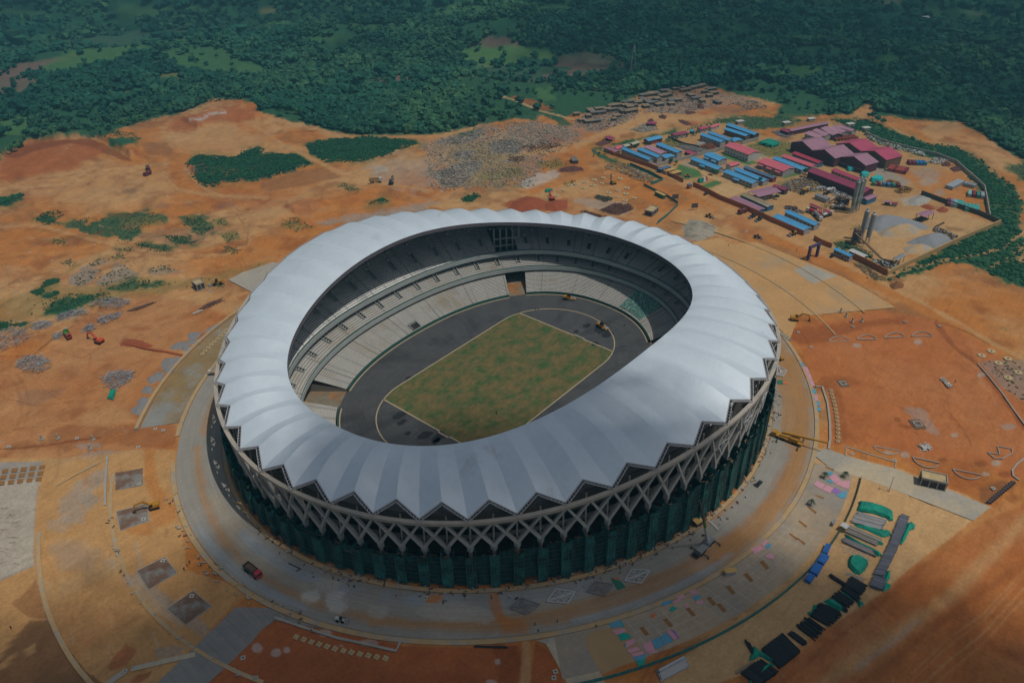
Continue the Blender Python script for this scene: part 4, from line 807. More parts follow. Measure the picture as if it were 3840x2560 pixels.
# gate tunnels: side walls and earth floor
EA = M('tunnel_earth', '#8F6238', var=.3, scale=.3, rough=1, col2='#77705f', thr=(.42, .55), fine=.2)
for g0, g1 in GATES:
    mb = MB(); m0 = MB()
    for a in (g0, g1):
        p, q = se(radians(a), *LF), se(radians(a), LR[0]+14, LR[1]+14, LR[2]); mb.poly([(*p, 0), (*q, 0), (*q, 9.4), (*p, 1.4)]); mb.poly([(*p, 0), (*p, 1.4), (*q, 9.4), (*q, 0)])
    a_, b_ = se(radians(g0), *LF), se(radians(g1), *LF); c_, d_ = se(radians(g1), LR[0]+14, LR[1]+14, LR[2]), se(radians(g0), LR[0]+14, LR[1]+14, LR[2])
    mb.build('gate_wall', CON, ST); m0.poly([(*a_, .1), (*d_, .1), (*c_, .1), (*b_, .1)]).build('gate_floor', EA, ST)
# green seats already fitted in one block of the lower tier
gs = MB(); ws = MB(); sp = MB()
for r in range(22):
    for i in range(60):
        a = 335.6+i*.255; 
        if r < 1: continue
        t = (r+.5)/22; z = 1.3+8.3*(r+1)/22; x, y = se(radians(a), *LF); x2, y2 = se(radians(a), *LR); x, y = x*(1-t)+x2*t, y*(1-t)+y2*t
        (ws if random.random() < .16 else gs).box(x-.22, x+.22, y-.19, y+.19, z+.03, z+.5)
gs.build('seat_block', M('green_seat', '#2A8678', var=.15, rough=.6), ST); ws.build('seat_block', M('mint_seat', '#B4E0D4', var=.1, rough=.6), ST)
# concourse floors and inner facade seen between the braces
for z in (6.2, 11.8):
    A = [2*pi*i/144 for i in range(145)]
    rows = [[(*se(p, *c), zz) for p in A] for c, zz in (((120, 104, 2), z), ((140.5, 130.3, 1.92), z), ((140.5, 130.3, 1.92), z-.9), ((120, 104, 2), z-.9))]
    rows.append(rows[0]); MB().quadgrid([r[::-1] for r in rows]).build('concourse_floor', UNDER, ST)
band('inner_facade', (134, 122.5, 1.95), 0, lambda p: 25-4.4*cos(2*p), M('facade_shade_tone', '#242423', var=.3, scale=.25, rough=.95, col2='#161615', thr=(.45, .55)), .4)  # facade colour is darkened to hold the shade behind the braces
band('gallery_edge', (138.5, 128.2, 1.93), lambda p: 20.3-4.4*cos(2*p), lambda p: 21.4-4.4*cos(2*p), RISER, 1.5)
# scaffold netting: 96 towers in front of the columns, hanging nets between them
NET = M('scaffold_net', '#28706A', var=.4, scale=.35, rough=.95, col2='#133B3A', thr=(.42, .6), fine=.25, fscale=3, streak=((2.5, 2.5, .15), .25)); NETD = M('dark_net', '#1F4745', var=.35, scale=.4, rough=1, col2='#163432', thr=(.4, .6), fine=.3, fscale=2.5, streak=((2.0, 2.0, .1), .3))
POLE = M('scaffold_pole', '#8A7A66', var=.2, rough=.8); NPOLE = M('net_pole', '#4C5650', var=.3, rough=.9)
def sheetgrid(mb, a, b, z0, z1, nx, nz, amp, out, mi=0):
    rows = []
    for k in range(nz+1):
        z = z0+(z1-z0)*k/nz; row = []
        for i in range(nx+1):
            t = i/nx; j = random.uniform(-amp, amp); row.append((a[0]*(1-t)+b[0]*t+out[0]*j, a[1]*(1-t)+b[1]*t+out[1]*j, z+(random.uniform(-.5, .5) if k == nz else 0)))
        rows.append(row)
    mb.quadgrid(rows, mi)
for k in range(96):
    ph = 2*pi*k/96; dgr = k*3.75; x, y = se(ph, *BOT); x2, y2 = se(ph+.01, *BOT); tn = mathutils.Vector((x2-x, y2-y, 0)).normalized(); out = mathutils.Vector((tn.y, -tn.x, 0)); c = mathutils.Vector((x, y, 0))
    top = nz_(ph)-.9-random.random()*.9; mb = MB(); hw = 1.7+random.random()*.5
    A = c+tn*hw+out*4.5; B = c-tn*hw+out*4.5; A2 = c+tn*hw-out*1.5; B2 = c-tn*hw-out*1.5
    sheetgrid(mb, A, B, 0, top, 5, 8, .25, out); sheetgrid(mb, A2, A, 0, top, 3, 6, .2, tn); sheetgrid(mb, B, B2, 0, top, 3, 6, .2, tn)
    for s in (-1, -.33, .33, 1):
        p = c+tn*hw*s+out*4.65; mb.bar((p.x, p.y, 0), (p.x, p.y, top+random.uniform(.3, 1.4)), .12, mi=1)
    for q in range(int(top/2)):
        p0 = c+tn*(hw+.1)+out*4.65; p1 = c-tn*(hw+.1)+out*4.65; mb.bar((p0.x, p0.y, 1.6+2*q), (p1.x, p1.y, 1.6+2*q), .1, mi=1)
        if 225 < dgr < 330:
            e = c+tn*hw+out*(4.6+random.uniform(.5, 1.3)); f = c+tn*hw+out*4.3; mb.bar((f.x, f.y, 2+2*q), (e.x, e.y, 2.2+2*q), .12, mi=1)
    mb.build('scaffold_net', [NET, NPOLE], ST)
mb = MB()
for k in range(96):
    ph = 2*pi*(k+.5)/96; x, y = se(ph, BOT[0]+3.2, BOT[1]+3.2, BOT[2]); x2, y2 = se(ph+.01, BOT[0]+3.2, BOT[1]+3.2, BOT[2]); tn = mathutils.Vector((x2-x, y2-y, 0)).normalized(); out = mathutils.Vector((tn.y, -tn.x, 0)); c = mathutils.Vector((x, y, 0))
    top = nz_(ph)-.5-random.random()*1.2; A = c+tn*3.1; B = c-tn*3.1
    sheetgrid(mb, A, B, 0 if random.random() < .85 else 2.4, top, 5, 6, .35, out)
    for q in range(int(top/2.4)): mb.bar((A.x+out.x*.4, A.y+out.y*.4, 1+2.4*q), (B.x+out.x*.4, B.y+out.y*.4, 1+2.4*q), .1, mi=1)
mb.build('hanging_net', [NETD, NPOLE], ST)['kind'] = 'stuff'
tb = MB()
for k in range(96):                          # rough timber decks poking out at brace feet
    ph = 2*pi*k/96
    for q in range(5):
        x, y = se(ph+random.uniform(-.03, .03), BOT[0]+random.uniform(0, 3.4), BOT[1]+random.uniform(0, 3.4), BOT[2]); x2, y2 = se(ph+random.uniform(-.035, .035), BOT[0]+random.uniform(0, 3.6), BOT[1]+random.uniform(0, 3.6), BOT[2]); z = nz_(ph)-2.6-random.random()*2.2
        tb.bar((x, y, z), (x2, y2, z+random.uniform(-.3, .3)), .2, .12)
tb.build('timber_deck', POLE, ST)['kind'] = 'stuff'
# ------------------------------------------------------------------ forest
FOL = M('foliage', '#ffffff', var=.2, scale=.2, rough=1, attr=True, spec=.05, fine=.2, fscale=1.3)
def ico(sub):
    import bmesh
    bm = bmesh.new(); bmesh.ops.create_icosphere(bm, subdivisions=sub, radius=1); V = np.array([v.co[:] for v in bm.verts]); F = np.array([[v.index for v in f.verts] for f in bm.faces]); bm.free(); return V, F
ICO = {k: ico(k) for k in (1, 2, 3)}
CLEARINGS = [z[1] for z in Z if z[0] == 'p' and z[2] in ('pl', 'gl', 'og', 'gr') and max(p[1] for p in z[1]) < 480]+[z[1] for z in Z if z[2] == 'g' and max(p[1] for p in z[1]) < 490]+XCLR
def forest_density(x, y):
    u, v = proj(np.stack([x, y, hgt(x, y)], -1)); d = np.ones_like(x)
    n = fbm(x, y, 30, 3)
    d *= sst(-pdist(u, v, CLEAR)+n*10, 2, 9)
    for c in CLEARINGS: d *= 1-.93*sst(pdist(u, v, c)+n*8, -4, 5)
    # young scrub gaps
    d *= .1+.9*sst(fbm(x+300, y, 75, 4), -.42, .0)
    u0_, v0_ = u, v; belt = sst(40-np.abs(v-(470+.0*u)), 0, 20)
    return d
def crowns(name, n_target, r0, r1, sub, size, a_half=46, lab=''):
    N = n_target*3; rr = np.sqrt(rng.uniform(r0**2, r1**2, N)); aa = AZ+np.radians(rng.uniform(-a_half, a_half, N)); x = CP[0]+rr*np.cos(aa); y = CP[1]+rr*np.sin(aa)
    keep = rng.random(N) < forest_density(x, y); x, y = x[keep][:n_target], y[keep][:n_target]; z = hgt(x, y); n = len(x)
    V0, F0 = ICO[sub]; nv = len(V0); s = size*np.clip(rng.lognormal(-.08, .32, n), .4, 2.1)*(1+.35*fbm(x, y, 80, 2)); jit = 1+rng.uniform(-.48, .36, (n, nv)); P = V0[None]*jit[..., None]*rng.uniform(.7, 1.35, (n, 1, 3))
    P = P*s[:, None, None]*np.array([1, 1, .85]); P += rng.normal(0, .07, (n, nv, 3))*s[:, None, None]
    P[..., 0] += x[:, None]; P[..., 1] += y[:, None]; P[..., 2] += (z+s*rng.uniform(.75, 1.25, n))[:, None]
    F = (F0[None]+(np.arange(n)*nv)[:, None, None]).reshape(-1, 3)
    base = np.array(lin('#2A5846')); alt = np.array(lin('#52754A')); dk = np.array(lin('#1B4038'))
    t = np.clip(rng.normal(.22, .16, n)+.75*fbm(x, y, 130, 3), 0, 1)[:, None]; q = np.clip(rng.normal(.3, .2, n)-.7*fbm(x+99, y, 110, 3), 0, 1)[:, None]
    c = base*(1-t)+alt*t; c = c*(1-q)+dk*q; c = np.repeat(c[:, None], nv, 1)*(1+rng.uniform(-.18, .18, (n, nv, 1)))
    o = npmesh(name, P.reshape(-1, 3), F, FOL, c.reshape(-1, 3)); return o, np.stack([x, y, z], -1)
o, _ = crowns('forest', 13000, 640, 920, 2, 2.75); tag(o, 'dense dark green tropical forest nearest to the cleared site', None, kind='stuff')
o, _ = crowns('forest', 19000, 900, 1270, 2, 3.3); tag(o, 'dense dark green tropical forest in the middle distance', None, kind='stuff')
o, _ = crowns('forest', 20000, 1250, 2100, 1, 5.2, 42); tag(o, 'dark green forest far off towards the top of the view', None, kind='stuff')
# low scrub on the green patches inside the site
def scrub(name, polys, n, size, lab, colr=('#1C4432', '#2C5638')):
    X_, Y_ = [], []
    for poly in polys:
        A = np.array([G(*p) for p in poly]); x = rng.uniform(A[:, 0].min(), A[:, 0].max(), n); y = rng.uniform(A[:, 1].min(), A[:, 1].max(), n); d = pdist(x, y, A); k = rng.random(len(x)) < sst(d+5*fbm(x, y, 9, 3), -2, 5); X_.append(x[k]); Y_.append(y[k])
    x = np.concatenate(X_); y = np.concatenate(Y_); m_ = len(x); V0, F0 = ICO[1]; nv = len(V0); s = size*rng.uniform(.4, 1.5, m_); P = V0[None]*(1+rng.uniform(-.35, .35, (m_, nv)))[..., None]*s[:, None, None]*np.array([1, 1, .55])
    z = hgt(x, y); P[..., 0] += x[:, None]; P[..., 1] += y[:, None]; P[..., 2] += (z+.1*s)[:, None]
    a, b = np.array(lin(colr[0])), np.array(lin(colr[1])); t = rng.random((m_, 1, 1)); c = (a*(1-t)+b*t)*(1+rng.uniform(-.2, .2, (m_, nv, 1)))
    F = (F0[None]+(np.arange(m_)*nv)[:, None, None]).reshape(-1, 3); return tag(npmesh(name, P.reshape(-1, 3), F, FOL, c.reshape(-1, 3)), lab, None, kind='stuff')
GP = [z[1] for z in Z if z[2] == 'gd' and z[0] == 'p']
for poly, lb in zip(GP, ('low dark green scrub on the left of the borrow pit', 'low dark green scrub island above the stadium', 'dark green bushes at the left edge', 'dark green bushes behind the camp wall', 'dark green scrub patch', 'dark scrub')):
    scrub('scrub', [poly], 3800, .95, lb)
GB = [z[1] for z in Z if z[2] == 'g' and z[0] == 'p' and max(p[1] for p in z[1]) > 900 and max(p[0] for p in z[1]) > 3700]
scrub('scrub', GB[:1], 14000, 1.1, 'green belt of bushes outside the camp wall on the right')
GL = [z[1] for z in Z if z[2] == 'g' and z[0] == 'p' and z[1] not in GB and max(p[1] for p in z[1]) > 480]
scrub('scrub', GL, 700, .42, 'scattered weeds and low bushes on the cleared soil')
GR = [z[1] for z in Z if z[2] in ('og', 'rock') and z[0] == 'p' and max(p[1] for p in z[1]) > 480]
scrub('weeds', GR, 160, .5, 'sparse grey green weeds on stony ground', ('#4B5A38', '#6A6248'))
RP = [z[1] for z in Z if z[2] in ('rock',) and z[0] == 'p' and 900 < min(p[0] for p in z[1]) < 3600]; RP += RP[:1]*5
scrub('rubble', RP, 800, .7, 'grey rubble and broken debris strewn over the ground', ('#6b5f50', '#a39d92'))
# single trees at the forest edge and in the camp
import bmesh
TREES = []
def tree_parts(kind, seed):
    r = np.random.default_rng(seed); V0, F0 = ICO[2]; P = []; F = []; C = []; k = 0
    H_, R0 = ((8.5, 4.6), (7, 3.8), (10, 4.2))[kind]
    for q in range(9):
        a = r.uniform(0, 2*pi); d = r.uniform(0, .62)*R0 if q else 0; s = R0*r.uniform(.34, .6); c = np.array([d*cos(a), d*sin(a), H_-s*.6+r.uniform(-.32, .12)*R0*.9])
        v = V0*(1+r.uniform(-.36, .3, len(V0)))[:, None]*s*np.array([1, 1, .8])+c; P.append(v); F.append(F0+k); k += len(V0)
        b = np.array(lin(('#2A5640', '#3E663E', '#224C3C')[kind]))*r.uniform(.75, 1.25); C.append(np.tile(b, (len(V0), 1))*(1+r.uniform(-.28, .28, (len(V0), 1))))
    return np.concatenate(P), np.concatenate(F), np.concatenate(C), H_
BARK = M('bark', '#6A5A48', rough=1)
def make_tree(kind, seed):
    V, F, C, H_ = tree_parts(kind, seed); root = thing('tree', None, None, group='trees')
    npmesh('crown', V, F, FOL, C, root)
    mb = MB(); mb.bar((0, 0, -.5), (0.1, 0, H_*.75), .55, n=6, w2=.25)
    for q in range(4): a = q*1.6+seed; mb.bar((0.05, 0, H_*.45), (1.9*cos(a), 1.9*sin(a), H_*.78), .22, n=5, w2=.1)
    mb.build('trunk', BARK, root); return root
def copy_tree(o, parent=None):
    c = o.copy(); COL.objects.link(c); c.parent = parent
    for ch in o.children: copy_tree(ch, c)
    return c
TP = [make_tree(k % 3, 11+k) for k in range(6)]; used = set()
def put_tree(i, x, y, s, lab, group):
    o = TP[i] if i not in used else copy_tree(TP[i]); used.add(i)
    o.location = (x, y, gz(x, y)); o.rotation_euler = (0, 0, random.uniform(0, 6.28)); o.scale = (s, s, s*random.uniform(.85, 1.15)); tag(o, lab, 'tree', group); return o
edge = [(40, 585), (150, 515), (290, 500), (420, 492), (520, 455), (640, 420), (760, 385), (900, 362), (985, 395), (1060, 430), (1180, 462), (1280, 488), (1400, 490), (1500, 490), (1600, 486), (1700, 470), (1800, 455), (1880, 440)]
n_ = 0
for (xa, ya), (xb, yb) in zip(edge[:-1], edge[1:]):
    m_ = int(hypot(xb-xa, yb-ya)/13)
    for q in range(m_):
        t = (q+random.random())/m_; x, y = G(xa*(1-t)+xb*t, ya*(1-t)+yb*t-random.uniform(4, 16)); put_tree(random.randrange(6), x, y, random.uniform(.55, .95), 'leafy tree on the forest edge '+('above the red cliff at the far left', 'left of the pale mound top', 'around the pale mound top', 'above the two scrub islands', 'above the branch piles')[int(np.searchsorted([480, 800, 1050, 1500], xa))], 'trees along the forest edge'); n_ += 1
for px, py, s, lb in ((2516, 612, .5, 'tree between the yellow container roofs and the grey camp wall'), (2535, 618, .5, 'round tree beside the lawn inside the camp wall'), (2672, 655, .55, 'tree at the end of the long blue roofed barrack'), (2690, 652, .5, 'second tree at the end of the long blue roofed barrack'),
                      (2820, 700, .45, 'small tree in front of the blue roofed barrack by the dusty court'), (2850, 690, .5, 'tree between two blue roofed barracks'), (2885, 672, .5, 'tree at the corner of the camp road'), (2800, 705, .4, 'small tree by the camp path'), (3110, 618, .75, 'big dark tree between the mauve hangars and the long magenta shed'), (3125, 606, .6, 'dark tree next to the mauve hangar corner'),
                      (3030, 655, .7, 'bushy dark tree at the end of the long magenta shed'), (3018, 662, .6, 'dark tree left of the long magenta shed'), (3316, 622, .35, 'small lone tree on the grey gravel yard'), (3318, 645, .35, 'lower lone tree on the grey gravel yard'), (2912, 747, .4, 'small tree in the orange yard by the open mauve shed'),
                      (3270, 455, .8, 'tree in the clump behind the pink roofed row'), (3288, 462, .9, 'tall tree in the clump behind the pink roofed row'), (3310, 470, .8, 'tree at the right of the clump behind the pink roofed row'), (3255, 448, .7, 'left tree of the clump behind the pink roofed row')):
    x, y = G(px, py); put_tree(random.randrange(6), x, y, s, lb, 'trees in and around the camp')
for k_ in range(26):
    x, y = G(random.uniform(2140, 2420), random.uniform(410, 560)) if False else G(*(lambda t: (2215+t*420, 588-t*86))(random.random())); put_tree(random.randrange(6), x, y, .32, 'small bushy tree in the hedge along the back wall of the camp', 'hedge trees along the camp wall')
for px, py in ((1830, 190), (1800, 175), (1860, 180), (1800, 260), (1760, 200), (1730, 190), (1880, 170), (1890, 160), (1940, 250), (1960, 235), (2005, 260), (1720, 345), (2370, 330)):
    x, y = G(px, py); put_tree(random.randrange(6), x, y, 1.0, 'lone tree standing in the pale green field', 'lone trees in the field')
# ------------------------------------------------------------------ clouds high above (outside the picture, placed and thinned by the shade they cast below)
CLM = M('cloud_vapour', '#E8ECEE', var=.03, scale=.01, rough=1)
def cloud(name, lab, poly, cover, alt, r, feather, holes=()):
    """puffs spread over the ground-shadow polygon, pushed up along the sun direction"""
    A = np.array([G(*p) if len(p) == 2 else p[:2] for p in poly]); lo, hi = A.min(0)-feather, A.max(0)+feather; ar = np.prod(hi-lo)
    g = r*math.sqrt(pi/-math.log(1-cover)); gx, gy = np.meshgrid(np.arange(lo[0], hi[0], g), np.arange(lo[1], hi[1], g), indexing='ij'); N = gx.size; x = gx.ravel()+rng.uniform(-.5, .5, N)*g; y = gy.ravel()+rng.uniform(-.5, .5, N)*g
    d = pdist(x, y, A)+fbm(x, y, 90, 3)*feather*.6; p = sst(d, -feather, feather)
    for hp, f in holes: p = p*(1-.95*sst(pdist(x, y, np.array([G(*q) for q in hp])), -f, f))
    k = rng.random(N) < p; x, y = x[k], y[k]; n = len(x); z = alt+rng.uniform(-25, 25, n); x = x-SH[0]*z; y = y-SH[1]*z
    V0, F0 = ICO[1]; nv = len(V0); s = r*rng.uniform(.9, 1.2, n); P = V0[None]*s[:, None, None]*np.array([1, 1, .8]); P = P+np.stack([x, y, z], -1)[:, None]
    F = (F0[None]+(np.arange(n)*nv)[:, None, None]).reshape(-1, 3); return tag(npmesh(name, P.reshape(-1, 3), F, CLM), lab, None, kind='structure')
cloud('clouds', 'broken cloud drifting over the near side of the stadium', [(-900, 2900), (-500, 2520), (0, 2420), (330, 2330), (640, 2210), (900, 2020), (1120, 1850), (1330, 1740), (1750, 1660), (2000, 1680), (2250, 1800), (2500, 1960), (2900, 2080), (3300, 2150), (3900, 2330), (4600, 2500), (5200, 4000), (-900, 4200)], .90, 2500, 3.2, 34)
cloud('clouds', 'broken cloud over the far forest', [(1150, -60), (1500, 20), (1800, 60), (2050, 230), (2350, 330), (2700, 300), (3100, 330), (3500, 420), (3900, 520), (4700, 500), (4900, -180), (1100, -180)], .62, 2900, 9, 90)
cloud('clouds', 'small cloud over the forest at the top left', [(-300, 110), (500, 120), (1000, 150), (1400, 230), (1500, 120), (1200, -60), (-400, -120)], .42, 2900, 9, 70)
# ------------------------------------------------------------------ haze
hm = bpy.data.materials.new('haze_air'); hm.use_nodes = True; n = hm.node_tree.nodes; n.remove(n['Principled BSDF']); pv = n.new('ShaderNodeVolumePrincipled')
pv.inputs['Color'].default_value = (.15, .43, .53, 1); pv.inputs['Density'].default_value = .0003; pv.inputs['Anisotropy'].default_value = .1
hm.node_tree.links.new(pv.outputs[0], n['Material Output'].inputs['Volume'])
hz = MB(); hz.box(-2500, 4500, -2500, 5000, -6, 262); ho = hz.build('haze', hm); tag(ho, 'thin bluish air over the whole valley', None, kind='stuff')
# ------------------------------------------------------------------ materials of the camp
WCOL = {k: M('wall_'+k, v, var=.08, scale=.4, rough=.85, fine=.07) for k, v in dict(grey='#9C9A98', white='#B9B8B2', dark='#4A4446', brick='#9A5E38', blue='#3F6E8E', tan='#A98A5C', maroon='#54323A', red='#8E3E40', teal='#3C8079', green='#3B6B50', brown='#6B5444', navy='#34465A').items()}
RCOL = {k: M('metal_roof_'+k, v, var=.07, scale=.25, rough=.55, fine=.06, fscale=1.2, col2=v2, thr=(.52, .66), streak=((.9, 3.2, 1), .05)) for k, (v, v2) in dict(blue=('#4E98C6', '#6AA2C2'), mauve=('#9A7082', '#8A6878'), pink=('#C66470', '#B85E6C'), magenta=('#8E3A56', '#7E3A54'), red=('#A83A50', '#9C3C50'), cream=('#A8AA90', '#8E9484'), rust=('#8F8066', '#A9A690'), grey=('#7C848A', '#8C9296'), palemauve=('#AE8494', '#A07C8A'), tan=('#BE9A5C', '#AE8C54'), crimson=('#A84460', '#983E58'), green=('#128272', '#1B7568'), white=('#B9BCB8', '#A9ACA8'), brown=('#7E4A34', '#8A5A3A'), bluegrey=('#4F6E8A', '#5A7488')).items()}
GLASS = M('window_glass', '#2A2E33', rough=.3, var=.2); DOOR = M('door_paint', '#5A4440', rough=.7)
def frame3(A, B, C, z, s, o):
    """corner pixels at height z -> centre, length, width, angle, side sign"""
    (ax, ay), (bx, by), (cx, cy) = [G(*q, z) for q in K(o[0], o[1], (A, B, C), s)]
    L = hypot(bx-ax, by-ay); ux, uy = (bx-ax)/L, (by-ay)/L; wv = (cx-bx)*(-uy)+(cy-by)*ux; sg = 1 if wv > 0 else -1; Wd = abs(wv)
    mx, my = (ax+bx)/2-uy*wv/2, (ay+by)/2+ux*wv/2; return mx, my, L, Wd, atan2(uy, ux), sg
def barrack(label, A, B, C, ze, rise, rc, wc, o, s=4.48, win=0, name='barrack', cat='barrack', group=None, storeys=1, flat=False, openside=False, awn=0, door=1):
    mx, my, L, Wd, an, sg = frame3(A, B, C, ze, s, o); t = thing(name, label, cat, (mx, my, 0), an, group); L -= .6; Wd = max(2.4, Wd-.6); y0 = -sg*Wd/2
    hl, hw = L/2, Wd/2; wm = WCOL[wc]; rm = RCOL[rc]
    mb = MB()
    if openside:
        mb = MB()
        for k in range(max(2, int(L/6))+1):
            x = -hl+.3+(L-.6)*k/max(2, int(L/6)); mb.box(x-.15, x+.15, -hw, -hw+.3, 0, ze); mb.box(x-.15, x+.15, hw-.3, hw, 0, ze)
        mb.box(-hl+.2, hl*.2, -hw*.6, hw*.6, 0, 1.6)
        mb.build('post', wm, t)
    else:
        mb.box(-hl, hl, -hw, hw, -.2, ze-.05)
        if not flat:
            for x in (-hl, hl): mb.poly([(x, -hw, ze-.05), (x, hw, ze-.05), (x, 0, ze+rise-.15)][::(1 if x > 0 else -1)])
        mb.build('wall', wm, t)
    rb = MB(); e = .5
    if flat: rb.box(-hl-e*.5, hl+e*.5, -hw-e*.5, hw+e*.5, ze, ze+.25)
    else:
        T = .18; pr = [(-hw-e, ze-.12), (0, ze+rise), (hw+e, ze-.12), (hw+e, ze-.12-T), (0, ze+rise-T), (-hw-e, ze-.12-T)]
        a = [(-hl-e, y, z) for y, z in pr]; b = [(hl+e, y, z) for y, z in pr]
        for i in range(6): rb.poly([a[i], b[i], b[(i+1) % 6], a[(i+1) % 6]])
        rb.poly([a[0], a[1], a[4], a[5]]); rb.poly([a[1], a[2], a[3], a[4]]); rb.poly([b[5], b[4], b[1], b[0]]); rb.poly([b[4], b[3], b[2], b[1]])
    rf = rb.build('roof', rm, t)
    if not flat and L > 10:
        MB().box(-hl-e, hl+e, -.22, .22, ze+rise-.02, ze+rise+.07).build('ridge_cap', rm, rf)
    if win:
        for st in range(storeys):
            zb = ze*(st+.38)/storeys if storeys > 1 else ze*.42; hh = min(1.2, ze/storeys*.32)
            for k in range(win):
                x = -hl+L*(k+.5)/win
                if door and st == 0 and k == win//2: MB().box(x-.55, x+.55, y0-.06, y0+.06, 0, 2.1).build('door', DOOR, t); continue
                MB().box(x-.7, x+.7, y0-.05, y0+.05, zb, zb+hh).build('window', GLASS, t)
    if awn:
        for k in range(awn):
            x = -hl+L*(k+.5)/awn; m2 = MB(); yy = (y0, y0-sg*2.4); m2.poly([(x-3, yy[0], ze*.8), (x+3, yy[0], ze*.8), (x+3, yy[1], ze*.65), (x-3, yy[1], ze*.65)]); m2.poly([(x-3, yy[1], ze*.65-.1), (x+3, yy[1], ze*.65-.1), (x+3, yy[0], ze*.8-.1), (x-3, yy[0], ze*.8-.1)])
            for q in (-2.8, 2.8): m2.box(x+q-.06, x+q+.06, min(yy[1], yy[1]+.12*sg), max(yy[1], yy[1]+.12*sg), 0, ze*.64)
            m2.build('porch', rm, t)
    return t
S1, S2, S3, S4, S5, S6 = (2220, 420), (2620, 420), (2880, 400), (2700, 640), (3000, 740), (3300, 560)
BG = 'prefabricated camp barracks'
